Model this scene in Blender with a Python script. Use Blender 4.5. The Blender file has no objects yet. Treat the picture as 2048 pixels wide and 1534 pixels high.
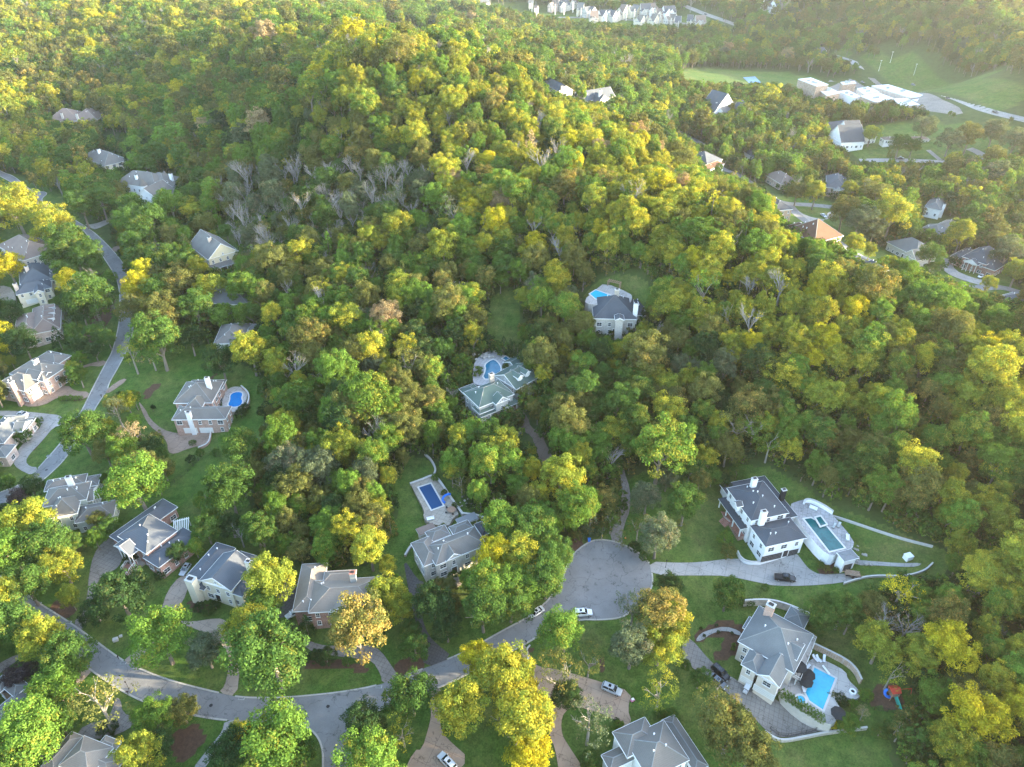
import bpy, bmesh, math, random
import numpy as np
from mathutils import Vector, Matrix
from mathutils.geometry import delaunay_2d_cdt
R = math.radians
# ------------------------------------------------------------------ camera, world, sun, exposure
PITCH = R(35); FPX = 1420.0; CH = 160.0
SUN_AZ, SUN_EL = R(94), R(11.5)          # azimuth clockwise from the view direction (+Y)
sc = bpy.context.scene
cam = bpy.data.objects.new('camera', bpy.data.cameras.new('camera'))
sc.collection.objects.link(cam); sc.camera = cam
cam.location = (0, 0, CH); cam.rotation_euler = (R(90) - PITCH, 0, 0)
cam.data.sensor_width = 36; cam.data.lens = FPX / 2048 * 36
cam.data.clip_start = 1; cam.data.clip_end = 9000
w = bpy.data.worlds.new('World'); sc.world = w; w.use_nodes = True
nt = w.node_tree; bg = nt.nodes['Background']
sky = nt.nodes.new('ShaderNodeTexSky'); sky.sky_type = 'NISHITA'; sky.sun_disc = False
sky.sun_elevation = SUN_EL; sky.sun_rotation = SUN_AZ
sky.altitude = 200; sky.dust_density = 1.5; sky.air_density = 1.0
nt.links.new(sky.outputs[0], bg.inputs[0]); bg.inputs[1].default_value = 0.15
sun = bpy.data.objects.new('sun', bpy.data.lights.new('sun', 'SUN'))
sc.collection.objects.link(sun)
sun.data.energy = 3.0; sun.data.angle = R(0.6); sun.data.color = (1.0, 0.82, 0.54)
sd = Vector((math.sin(SUN_AZ) * math.cos(SUN_EL), math.cos(SUN_AZ) * math.cos(SUN_EL), math.sin(SUN_EL)))
sun.rotation_euler = sd.to_track_quat('Z', 'Y').to_euler(); sun.location = (0, 0, 300)
vs = sc.view_settings; vs.view_transform = 'Standard'; vs.look = 'None'; vs.gamma = 1; vs.use_curve_mapping = False
vs.exposure = 3.36
cy = sc.cycles
cy.use_denoising = True; cy.use_adaptive_sampling = False; cy.max_bounces = 6; cy.diffuse_bounces = 4; cy.transmission_bounces = 4; cy.glossy_bounces = 2
cy.transparent_max_bounces = 6; cy.volume_bounces = 0; cy.caustics_reflective = False; cy.caustics_refractive = False
cy.sample_clamp_indirect = 4
# ------------------------------------------------------------------ projection and terrain
sp, cp = math.sin(PITCH), math.cos(PITCH)
def unproj(u, v, z):
    d = (np.asarray(v, float) - 767) / FPX
    zc = (CH - z) / (sp + d * cp)
    return (np.asarray(u, float) - 1024) / FPX * zc, zc * (cp - d * sp)
def proj(x, y, z):
    zc = y * cp + (CH - z) * sp
    return 1024 + FPX * x / zc, 767 + FPX * ((CH - z) * cp - y * sp) / zc, zc
# terrain heights: (pixel u, v, height) and (x, y, height)
CTRL=[(100,1200,1),(300,1370,0),(640,1420,-1),(900,1330,1),(1100,1200,3),(1220,1130,4),(110,900,0),(200,780,2),(240,650,5),(240,560,8),(180,460,11),(90,390,15),(20,350,16),
(60,600,2),(20,750,-1),(405,820,4),(300,1000,2),(560,1180,1),(980,790,12),(1000,620,21),(1225,620,24),(890,1100,5),(870,985,6),(700,750,12),(700,580,20),(560,700,10),(450,560,14),(420,430,18),(305,390,15),
(600,380,32),(760,440,34),(700,160,73),(860,110,72),(950,200,67),(500,110,53),(1050,300,52),(1150,430,42),(1250,500,40),(1400,510,42),(1600,580,40),(1790,640,37),(1950,720,36),
(1430,340,1),(1560,400,0),(1700,490,0),(1850,560,0),(1990,590,0),(2100,650,0),(1500,420,10),(1300,300,22),(1180,230,30),(1000,90,22),(800,50,20),
(1240,40,0),(1450,160,0),(1750,190,0),(1400,60,0),(1900,170,0),(1700,300,0),(1950,400,0),(1800,20,35),(2000,60,40),(2200,60,60),(1500,-50,50),(800,-60,40),(300,-60,60),(1950,-80,90),
(150,245,18),(100,100,40),(300,100,42),(400,30,50),(30,20,50),(300,260,20),(450,300,27),(-200,300,30),(-300,100,50),
(1750,1100,8),(1500,850,14),(1350,800,14),(1900,1300,7),(2040,1500,8),(1700,1400,2),(1500,1450,1),(1600,1505,-3),(1660,1530,-3),(1250,1480,-2),
(1530,1080,5),(1250,950,8),(1250,750,17),(1400,650,28),
(-200,900,-2),(-300,500,8),(-200,1400,0),(2500,600,0),(1024,1700,-3),(0,1600,-1)]
WCTRL=[(60,200,21),(80,200,26),(110,200,29),(150,200,30),(200,200,31),(250,200,32),(70,172,12),(100,170,18),(130,170,22),(180,165,26),(230,168,27),(100,132,9),(130,130,14),(170,130,23),(220,125,33),(270,135,38),(270,95,54),(270,60,55),(200,70,25),(150,90,15),(420,100,15),(430,250,0),(400,400,-2),(600,300,0),(900,300,0),(900,600,0),(600,500,0),(900,900,10),(600,800,5),(1200,1400,50),(900,1300,50),(-500,200,10),(-500,400,20),(-700,700,50),(-600,1200,60),(100,1700,60),(-100,-50,-3),(300,-50,15),(1200,0,0),(1400,700,10),(-900,300,20)]  # hill out of view at right is shaped to shade the near valley

def tps(X, Y):
    s = 300.0
    a = np.array(CTRL, float); x, y = unproj(a[:, 0], a[:, 1], a[:, 2]); z = a[:, 2]
    w_ = np.array(WCTRL, float); x = np.r_[x, w_[:, 0]] / s; y = np.r_[y, w_[:, 1]] / s; z = np.r_[z, w_[:, 2]]
    n = len(x)
    phi = lambda r2: .5 * r2 * np.log(r2 + 1e-12)
    A = np.zeros((n + 3, n + 3)); A[:n, :n] = phi((x[:, None] - x) ** 2 + (y[:, None] - y) ** 2) + np.eye(n) * 0.002
    A[:n, n] = A[n, :n] = 1; A[:n, n + 1] = A[n + 1, :n] = x; A[:n, n + 2] = A[n + 2, :n] = y
    c = np.linalg.solve(A, np.r_[z, 0, 0, 0])
    o = np.zeros(X.shape); Xs = X / s; Ys = Y / s
    for i in range(n): o += c[i] * phi((Xs - x[i]) ** 2 + (Ys - y[i]) ** 2)
    return np.clip(o + c[n] + c[n + 1] * Xs + c[n + 2] * Ys, -12, 130)
GS = 8.0; GX0, GX1, GY0, GY1 = -1400, 1800, -100, 2600
_gx = np.arange(GX0, GX1 + 1, GS); _gy = np.arange(GY0, GY1 + 1, GS)
_X, _Y = np.meshgrid(_gx, _gy); _Z = tps(_X, _Y)
_edge = np.clip((np.hypot(_X, np.maximum(_Y - 800, 0)) - 1250) / 500, 0, 1)
_Z = _Z * (1 - _edge) + 55 * _edge
def _cub(t):
    return (-.5 * t + t * t - .5 * t ** 3, 1 - 2.5 * t * t + 1.5 * t ** 3, .5 * t + 2 * t * t - 1.5 * t ** 3, -.5 * t * t + .5 * t ** 3)
def H(x, y):
    x = np.asarray(x, float); y = np.asarray(y, float)
    i = np.clip((x - GX0) / GS, 1, len(_gx) - 3.001); j = np.clip((y - GY0) / GS, 1, len(_gy) - 3.001)
    i0 = i.astype(int); j0 = j.astype(int); wi = _cub(i - i0); wj = _cub(j - j0)
    o = 0
    for b in range(4):
        r = 0
        for a in range(4): r = r + wi[a] * _Z[j0 + b - 1, i0 + a - 1]
        o = o + wj[b] * r
    return o
def ground(u, v, up=0.0):
    """pixel -> point where that sight line meets the terrain raised by up"""
    u = np.atleast_1d(np.asarray(u, float)); v = np.atleast_1d(np.asarray(v, float))
    dd = (v - 767) / FPX; dx = (u - 1024) / FPX; dy = cp - dd * sp; dz = -(sp + dd * cp)
    t = np.full(u.shape, 60.0)
    for k in range(260):
        gap = CH + dz * t - H(dx * t, dy * t) - up
        t = t + np.clip(gap * .8, -8, 14)
    return np.stack([dx * t, dy * t, CH + dz * t], 1)
def gpt(u, v, up=0.0): return ground([u], [v], up)[0]
# ------------------------------------------------------------------ materials
MATS = {}
def newmat(name):
    m = bpy.data.materials.new(name); m.use_nodes = True; MATS[name] = m
    n = m.node_tree.nodes; l = m.node_tree.links; b = n['Principled BSDF']
    b.inputs['Specular IOR Level'].default_value = 0.2
    return m, n, l, b
def mat(name, col, rough=.8, var=.12, scale=1.0, metal=0.0, spec=.25, var2=0.0, scale2=.08, bump=0.0):
    if name in MATS: return MATS[name]
    m, n, l, b = newmat(name)
    b.inputs['Roughness'].default_value = rough; b.inputs['Metallic'].default_value = metal; b.inputs['Specular IOR Level'].default_value = spec
    if var <= 0: b.inputs['Base Color'].default_value = (*col, 1); return m
    tc = n.new('ShaderNodeTexCoord')
    nz = n.new('ShaderNodeTexNoise'); nz.inputs['Scale'].default_value = scale; nz.inputs['Detail'].default_value = 6; nz.inputs['Roughness'].default_value = .65
    l.new(tc.outputs['Object'], nz.inputs['Vector'])
    mr = n.new('ShaderNodeMapRange'); mr.inputs[1].default_value = .3; mr.inputs[2].default_value = .7
    mr.inputs[3].default_value = 1 - var; mr.inputs[4].default_value = 1 + var
    l.new(nz.outputs[0], mr.inputs[0]); fac = mr.outputs[0]
    if var2 > 0:
        n2 = n.new('ShaderNodeTexNoise'); n2.inputs['Scale'].default_value = scale2; n2.inputs['Detail'].default_value = 3
        l.new(tc.outputs['Object'], n2.inputs['Vector'])
        m2 = n.new('ShaderNodeMapRange'); m2.inputs[1].default_value = .3; m2.inputs[2].default_value = .7
        m2.inputs[3].default_value = 1 - var2; m2.inputs[4].default_value = 1 + var2
        l.new(n2.outputs[0], m2.inputs[0])
        mm = n.new('ShaderNodeMath'); mm.operation = 'MULTIPLY'; l.new(fac, mm.inputs[0]); l.new(m2.outputs[0], mm.inputs[1]); fac = mm.outputs[0]
    vm = n.new('ShaderNodeVectorMath'); vm.operation = 'SCALE'; vm.inputs[0].default_value = col
    l.new(fac, vm.inputs['Scale']); l.new(vm.outputs[0], b.inputs['Base Color'])
    if bump > 0:
        bp = n.new('ShaderNodeBump'); bp.inputs['Strength'].default_value = bump; bp.inputs['Distance'].default_value = .1
        l.new(nz.outputs[0], bp.inputs['Height']); l.new(bp.outputs[0], b.inputs['Normal'])
    return m
def shingle(name, col, col2=None):
    """roof shingles: rows across the slope, mottled, a few paler streaks"""
    if name in MATS: return MATS[name]
    m, n, l, b = newmat(name); b.inputs['Roughness'].default_value = .85
    tc = n.new('ShaderNodeTexCoord')
    sx = n.new('ShaderNodeSeparateXYZ'); l.new(tc.outputs['Object'], sx.inputs[0])
    wv = n.new('ShaderNodeMath'); wv.operation = 'MULTIPLY'; wv.inputs[1].default_value = 5.2; l.new(sx.outputs[2], wv.inputs[0])
    fr = n.new('ShaderNodeMath'); fr.operation = 'FRACT'; l.new(wv.outputs[0], fr.inputs[0])
    nz = n.new('ShaderNodeTexNoise'); nz.inputs['Scale'].default_value = 3.5; nz.inputs['Detail'].default_value = 5; nz.inputs['Roughness'].default_value = .8
    l.new(tc.outputs['Object'], nz.inputs['Vector'])
    n2 = n.new('ShaderNodeTexNoise'); n2.inputs['Scale'].default_value = .35; n2.inputs['Detail'].default_value = 4; l.new(tc.outputs['Object'], n2.inputs['Vector'])
    a = n.new('ShaderNodeMath'); a.operation = 'MULTIPLY_ADD'; a.inputs[1].default_value = .16; a.inputs[2].default_value = .42; l.new(fr.outputs[0], a.inputs[0])
    c = n.new('ShaderNodeMath'); c.operation = 'MULTIPLY_ADD'; c.inputs[1].default_value = .62; l.new(nz.outputs[0], c.inputs[0]); l.new(a.outputs[0], c.inputs[2])
    d = n.new('ShaderNodeMath'); d.operation = 'MULTIPLY_ADD'; d.inputs[1].default_value = .5; l.new(n2.outputs[0], d.inputs[0]); l.new(c.outputs[0], d.inputs[2])
    vm = n.new('ShaderNodeVectorMath'); vm.operation = 'SCALE'; vm.inputs[0].default_value = [q * .95 for q in col]
    l.new(d.outputs[0], vm.inputs['Scale']); l.new(vm.outputs[0], b.inputs['Base Color'])
    return m
def brick(name, col, mortar=(.45, .42, .38)):
    if name in MATS: return MATS[name]
    m, n, l, b = newmat(name); b.inputs['Roughness'].default_value = .9
    tc = n.new('ShaderNodeTexCoord'); sx = n.new('ShaderNodeSeparateXYZ'); l.new(tc.outputs['Object'], sx.inputs[0])
    ad = n.new('ShaderNodeMath'); ad.operation = 'ADD'; l.new(sx.outputs[0], ad.inputs[0]); l.new(sx.outputs[1], ad.inputs[1])
    cb = n.new('ShaderNodeCombineXYZ'); l.new(ad.outputs[0], cb.inputs[0]); l.new(sx.outputs[2], cb.inputs[1])
    bt = n.new('ShaderNodeTexBrick'); bt.inputs['Scale'].default_value = 2.2; bt.inputs['Mortar Size'].default_value = .03
    bt.inputs['Color1'].default_value = (*[q * 1.2 for q in col], 1); bt.inputs['Color2'].default_value = (*[q * .72 for q in col], 1); bt.inputs['Mortar'].default_value = (*mortar, 1)
    l.new(cb.outputs[0], bt.inputs['Vector'])
    nz = n.new('ShaderNodeTexNoise'); nz.inputs['Scale'].default_value = .6; nz.inputs['Detail'].default_value = 6; l.new(tc.outputs['Object'], nz.inputs['Vector'])
    mr = n.new('ShaderNodeMapRange'); mr.inputs[1].default_value = .3; mr.inputs[2].default_value = .7; mr.inputs[3].default_value = .78; mr.inputs[4].default_value = 1.22; l.new(nz.outputs[0], mr.inputs[0])
    vm = n.new('ShaderNodeVectorMath'); vm.operation = 'SCALE'; l.new(bt.outputs[0], vm.inputs[0]); l.new(mr.outputs[0], vm.inputs['Scale'])
    l.new(vm.outputs[0], b.inputs['Base Color'])
    return m
def glassy(name, col, rough=.08, spec=.6):
    if name in MATS: return MATS[name]
    m, n, l, b = newmat(name)
    b.inputs['Base Color'].default_value = (*col, 1); b.inputs['Roughness'].default_value = rough; b.inputs['Specular IOR Level'].default_value = spec
    return m
def pool_mat(name, col, deep):
    if name in MATS: return MATS[name]
    m, n, l, b = newmat(name); b.inputs['Roughness'].default_value = .06; b.inputs['Specular IOR Level'].default_value = .5
    tc = n.new('ShaderNodeTexCoord'); nz = n.new('ShaderNodeTexNoise'); nz.inputs['Scale'].default_value = .35; nz.inputs['Detail'].default_value = 3; l.new(tc.outputs['Object'], nz.inputs['Vector'])
    vo = n.new('ShaderNodeTexVoronoi'); vo.inputs['Scale'].default_value = 1.6; vo.feature = 'SMOOTH_F1'; l.new(tc.outputs['Object'], vo.inputs['Vector'])
    mx = n.new('ShaderNodeMath'); mx.operation = 'MULTIPLY_ADD'; mx.inputs[1].default_value = .5; l.new(vo.outputs[0], mx.inputs[0]); l.new(nz.outputs[0], mx.inputs[2])
    cr = n.new('ShaderNodeValToRGB'); cr.color_ramp.elements[0].position = .35; cr.color_ramp.elements[1].position = .95
    cr.color_ramp.elements[0].color = (*deep, 1); cr.color_ramp.elements[1].color = (*col, 1)
    l.new(mx.outputs[0], cr.inputs[0]); l.new(cr.outputs[0], b.inputs['Base Color'])
    n3 = n.new('ShaderNodeTexNoise'); n3.inputs['Scale'].default_value = 4; l.new(tc.outputs['Object'], n3.inputs['Vector'])
    bp = n.new('ShaderNodeBump'); bp.inputs['Strength'].default_value = .15; bp.inputs['Distance'].default_value = .05; l.new(n3.outputs[0], bp.inputs['Height']); l.new(bp.outputs[0], b.inputs['Normal'])
    return m
# ------------------------------------------------------------------ object helpers
C = sc.collection
def link(name, me, parent=None, loc=None, rz=0.0):
    o = bpy.data.objects.new(name, me); C.objects.link(o)
    if parent is not None: o.parent = parent
    if loc is not None: o.location = loc
    if rz: o.rotation_euler = (0, 0, rz)
    return o
def tag(o, label, cat, group=None, kind=None):
    if label: o['label'] = label
    if cat: o['category'] = cat
    if group: o['group'] = group
    if kind: o['kind'] = kind
    return o
def thing(name, label, cat, loc=(0, 0, 0), rz=0.0, group=None):
    o = bpy.data.objects.new(name, None); C.objects.link(o); o.empty_display_size = .5
    o.location = loc; o.rotation_euler = (0, 0, rz)
    return tag(o, label, cat, group)
class MB:
    def __init__(s): s.v = []; s.f = []; s.m = []
    def add(s, vs, fs, m=0):
        k = len(s.v); s.v += [tuple(q) for q in vs]
        for f in fs: s.f.append([k + i for i in f]); s.m.append(m)
        return s
    def box(s, x0, x1, y0, y1, z0, z1, m=0):
        return s.add([(x0, y0, z0), (x1, y0, z0), (x1, y1, z0), (x0, y1, z0), (x0, y0, z1), (x1, y0, z1), (x1, y1, z1), (x0, y1, z1)],
                     [(0, 3, 2, 1), (4, 5, 6, 7), (0, 1, 5, 4), (1, 2, 6, 5), (2, 3, 7, 6), (3, 0, 4, 7)], m)
    def bar(s, a, b, r=.05, n=6, r2=None, m=0):
        a = Vector(a); b = Vector(b); d = (b - a)
        if d.length < 1e-6: return s
        q = d.to_track_quat('Z', 'Y'); r2 = r if r2 is None else r2
        ring = [Vector((math.cos(i * 2 * math.pi / n), math.sin(i * 2 * math.pi / n), 0)) for i in range(n)]
        vs = [a + q @ (p * r) for p in ring] + [b + q @ (p * r2) for p in ring]
        return s.add(vs, [(i, (i + 1) % n, n + (i + 1) % n, n + i) for i in range(n)] + [tuple(range(n - 1, -1, -1)), tuple(range(n, 2 * n))], m)
    def prism(s, poly, z0, z1, m=0, mtop=None):
        n = len(poly); a = sum(poly[i][0] * poly[(i + 1) % n][1] - poly[(i + 1) % n][0] * poly[i][1] for i in range(n))
        if a < 0: poly = poly[::-1]
        vs = [(p[0], p[1], z0) for p in poly] + [(p[0], p[1], z1) for p in poly]
        s.add(vs, [(i, (i + 1) % n, n + (i + 1) % n, n + i) for i in range(n)] + [tuple(range(n - 1, -1, -1))], m)
        return s.add(vs[n:], [tuple(range(n))], m if mtop is None else mtop)
    def lathe(s, prof, n=16, cx=0, cy=0, m=0, sx=1, sy=1):
        vs = [(cx + r * sx * math.cos(i * 2 * math.pi / n), cy + r * sy * math.sin(i * 2 * math.pi / n), z) for r, z in prof for i in range(n)]
        fs = [(k * n + i, k * n + (i + 1) % n, (k + 1) * n + (i + 1) % n, (k + 1) * n + i) for k in range(len(prof) - 1) for i in range(n)]
        return s.add(vs, fs, m)
    def mesh(s, name, mats, smooth=False):
        me = bpy.data.meshes.new(name); me.from_pydata(s.v, [], s.f)
        for mm in (mats if isinstance(mats, (list, tuple)) else [mats]): me.materials.append(mm)
        me.polygons.foreach_set('material_index', s.m)
        if smooth: me.polygons.foreach_set('use_smooth', [True] * len(s.f))
        me.update(); return me
    def obj(s, name, mats, parent=None, loc=None, rz=0.0, smooth=False):
        return link(name, s.mesh(name, mats, smooth), parent, loc, rz)
def resample(P, step, closed=True):
    out = []; n = len(P)
    for i in range(n if closed else n - 1):
        a, b = P[i], P[(i + 1) % n]; L = math.dist(a[:2], b[:2]); k = max(1, int(L / step))
        for j in range(k): out.append((a[0] + (b[0] - a[0]) * j / k, a[1] + (b[1] - a[1]) * j / k))
    if not closed: out.append(tuple(P[-1][:2]))
    return out
def chaikin(P, it=2, closed=True):
    for _ in range(it):
        Q = []; n = len(P)
        for i in range(n if closed else n - 1):
            a, b = P[i], P[(i + 1) % n]
            Q += [(a[0] * .75 + b[0] * .25, a[1] * .75 + b[1] * .25), (a[0] * .25 + b[0] * .75, a[1] * .25 + b[1] * .75)]
        P = Q if closed else [P[0]] + Q + [P[-1]]
    return P
def pip(poly, X, Y):
    X = np.asarray(X, float); Y = np.asarray(Y, float); ins = np.zeros(X.shape, bool); n = len(poly)
    for i in range(n):
        x0, y0 = poly[i][:2]; x1, y1 = poly[(i + 1) % n][:2]
        if y0 == y1: continue
        ins ^= ((Y < y0) != (Y < y1)) & (X < (x1 - x0) * (Y - y0) / (y1 - y0) + x0)
    return ins
def w2(px):
    """list of pixels -> list of ground points (x, y)"""
    g = ground([p[0] for p in px], [p[1] for p in px]); return [(a[0], a[1]) for a in g]
def drape(P, step=2.5, off=.05):
    """ground polygon -> mesh data lying on the terrain"""
    B = resample(P, step); xs = [p[0] for p in B]; ys = [p[1] for p in B]
    gx = np.arange(min(xs), max(xs), step); gy = np.arange(min(ys), max(ys), step)
    XX, YY = np.meshgrid(gx, gy); XX = XX.ravel(); YY = YY.ravel(); k = pip(B, XX, YY)
    pts = [Vector(b) for b in B] + [Vector((a, b)) for a, b in zip(XX[k], YY[k])]
    n = len(B)
    vs, es, fs, *_ = delaunay_2d_cdt(pts, [(i, (i + 1) % n) for i in range(n)], [], 1, 1e-4)
    vx = np.array([q.x for q in vs]); vy = np.array([q.y for q in vs]); z = H(vx, vy) + off
    F = []
    for f in fs:
        a, b, c = [vs[i] for i in f]
        F.append(tuple(f) if (b - a).cross(c - a) > 0 else tuple(f[::-1]))
    return list(zip(vx, vy, z)), F
def edge_strip(mb, P, wd, off0, off1, closed=False, m=0):
    """kerb: a raised band of width wd along P, following the ground"""
    P = resample(P, 2.0, closed); n = len(P); V = []
    for i in range(n):
        a = P[(i - 1) % n] if closed or i > 0 else P[i]; b = P[(i + 1) % n] if closed or i < n - 1 else P[i]
        d = Vector((b[0] - a[0], b[1] - a[1])); d = d.normalized() if d.length > 1e-9 else Vector((1, 0)); q = Vector((-d.y, d.x)) * wd / 2
        x, y = P[i]; z = float(H(x, y))
        V += [(x - q.x, y - q.y, z + off0), (x - q.x, y - q.y, z + off1), (x + q.x, y + q.y, z + off1), (x + q.x, y + q.y, z + off0)]
    F = []
    for i in range(n if closed else n - 1):
        a = 4 * i; b = 4 * ((i + 1) % n)
        F += [(a + 1, a + 2, b + 2, b + 1), (a, a + 1, b + 1, b), (a + 2, a + 3, b + 3, b + 2)]
    mb.add(V, F, m)
# ------------------------------------------------------------------ ground zones (pixel outlines of what lies on the ground)
RES = [[(-300,1900),(-300,480),(0,330),(110,370),(150,430),(235,500),(262,560),(300,640),(400,690),(520,740),(535,800),(525,880),(470,960),(560,1100),(640,1150),(790,1110),(790,930),(850,905),(900,960),(960,1060),(1120,1060),(1150,1090),(1230,1075),(1240,960),(1300,940),(1430,960),(1470,925),(1560,935),(1650,1010),(1760,1045),(1880,1095),(1905,1130),(1800,1200),(1700,1200),(1740,1290),(1850,1400),(1760,1480),(1820,1600),(1820,1900)],
       [(975,590),(1030,570),(1042,640),(1050,740),(1000,700),(970,690)],[(1165,575),(1230,548),(1300,552),(1310,620),(1250,640),(1170,620)],
       [(1350,138),(1480,136),(1620,150),(1700,180),(1680,215),(1560,190),(1440,168),(1350,160)],
       [(1500,380),(1700,400),(1720,470),(1800,520),(1900,500),(2060,560),(2060,640),(1900,590),(1700,540),(1560,450)],
       [(1690,240),(2060,250),(2060,345),(1700,345)],[(1640,100),(1760,140),(1900,190),(2060,240),(2060,190),(1900,140),(1750,105)],
       [(1040,20),(1250,30),(1450,40),(1450,60),(1240,55),(1040,35)],[(380,430),(480,440),(480,560),(380,560)]]
BEDS = [[(1388,1270),(1420,1252),(1455,1243),(1485,1245),(1500,1260),(1480,1300),(1440,1322),(1400,1300)],[(610,1325),(650,1318),(735,1325),(738,1338),(700,1340),(640,1338),(610,1336)],
        [(1750,1370),(1800,1368),(1815,1400),(1805,1428),(1755,1418),(1742,1395)],[(1194,1300),(1206,1320),(1204,1348),(1190,1350)],[(785,1325),(845,1300),(848,1340),(810,1360),(795,1345)],
        [(340,1460),(395,1440),(410,1470),(370,1520),(335,1515)],[(1049,1298),(1068,1290),(1072,1305),(1060,1312)],[(365,1210),(380,1190),(430,1225),(400,1232)],
        [(1620,1140),(1660,1125),(1690,1140),(1650,1152)],[(30,905),(85,860),(90,885),(40,920)],[(425,755),(445,690),(470,650),(505,640),(420,770)],[(280,800),(300,770),(330,760),(300,800)],
        [(95,1240),(110,1200),(150,1205),(150,1235)],[(160,690),(200,600),(232,590),(220,640),(180,700)],[(120,790),(170,790),(170,800),(120,800)],[(1130,1085),(1165,1060),(1172,1082),(1150,1110)]]
PATCH = [[(1390,1285),(1430,1276),(1450,1282),(1440,1303),(1400,1310),(1390,1300)]]   # lawn inside a bed
ROAD_NEAR = [(-60,1120),(0,1153),(8,1158),(75,1205),(135,1242),(175,1270),(245,1322),(282,1339),(340,1362),(437,1386),(475,1394),(511,1396),(560,1396),(612,1392),(687,1384),(762,1370),(837,1341),(905,1315),(937,1300),(1023,1252),(1056,1235),(1090,1208),(1111,1182),(1125,1160),(1134,1130),(1144,1110),(1174,1085),(1199,1078),(1239,1085),(1274,1103),(1299,1123),(1305,1150),(1305,1175),(1286,1200),(1261,1225),(1239,1237),(1200,1240),(1166,1239),(1130,1246),(1089,1265),(1044,1292),(1024,1302),(960,1335),(920,1356),(867,1380),(820,1400),(777,1412),(744,1427),(715,1445),(700,1475),(702,1534),(706,1640),(648,1640),(646,1534),(646,1500),(637,1475),(620,1457),(594,1447),(560,1443),(495,1442),(450,1441),(390,1432),(295,1407),(252,1387),(182,1342),(130,1295),(80,1248),(30,1205),(-60,1148)]
ROAD_LEFT = [(-40,315),(5,345),(30,352),(62,383),(100,384),(79,401),(100,411),(125,426),(160,446),(175,456),(190,466),(220,494),(245,524),(255,544),(256,579),(262,620),(267,654),(265,671),(250,709),(237,734),(217,768),(215,783),(200,800),(172,850),(140,905),(120,930),(85,962),(50,985),(0,1012),(-60,1030),(-60,1010),(0,985),(44,968),(65,953),(75,938),(125,883),(145,848),(164,822),(180,788),(190,768),(212,726),(225,704),(235,664),(240,634),(240,600),(239,579),(232,554),(220,534),(200,504),(185,484),(160,452),(110,430),(77,409),(60,396),(30,368),(0,352),(-40,330)]
ROADS_LINE = [([(1350,258),(1375,272),(1409,290),(1425,318),(1440,336),(1486,352),(1515,380),(1544,397),(1575,408),(1617,409),(1665,414),(1720,420)],6.5),([(1575,408),(1602,436),(1632,455),(1661,474),(1684,489),(1705,504),(1740,520),(1763,533),(1800,543),(1830,550),(1864,557),(1898,567),(1924,574),(1950,577),(1996,572),(2048,588),(2110,600)],7),
    ([(1370,12),(1414,30),(1471,49),(1600,92),(1731,137),(1786,157),(1861,185),(1946,213),(1993,227),(2046,239),(2120,258)],8),([(1719,321),(1792,320),(1857,323),(1889,325)],7),([(1938,297),(1960,306),(1985,328),(2030,345)],6),
    ([(1856,300),(1880,320)],3),([(1640,163),(1700,158),(1790,163)],7),([(770,38),(800,42),(870,60)],5),([(1040,34),(1160,33),(1260,38),(1400,50)],6),([(1610,196),(1640,204),(1690,216)],7)]
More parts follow.
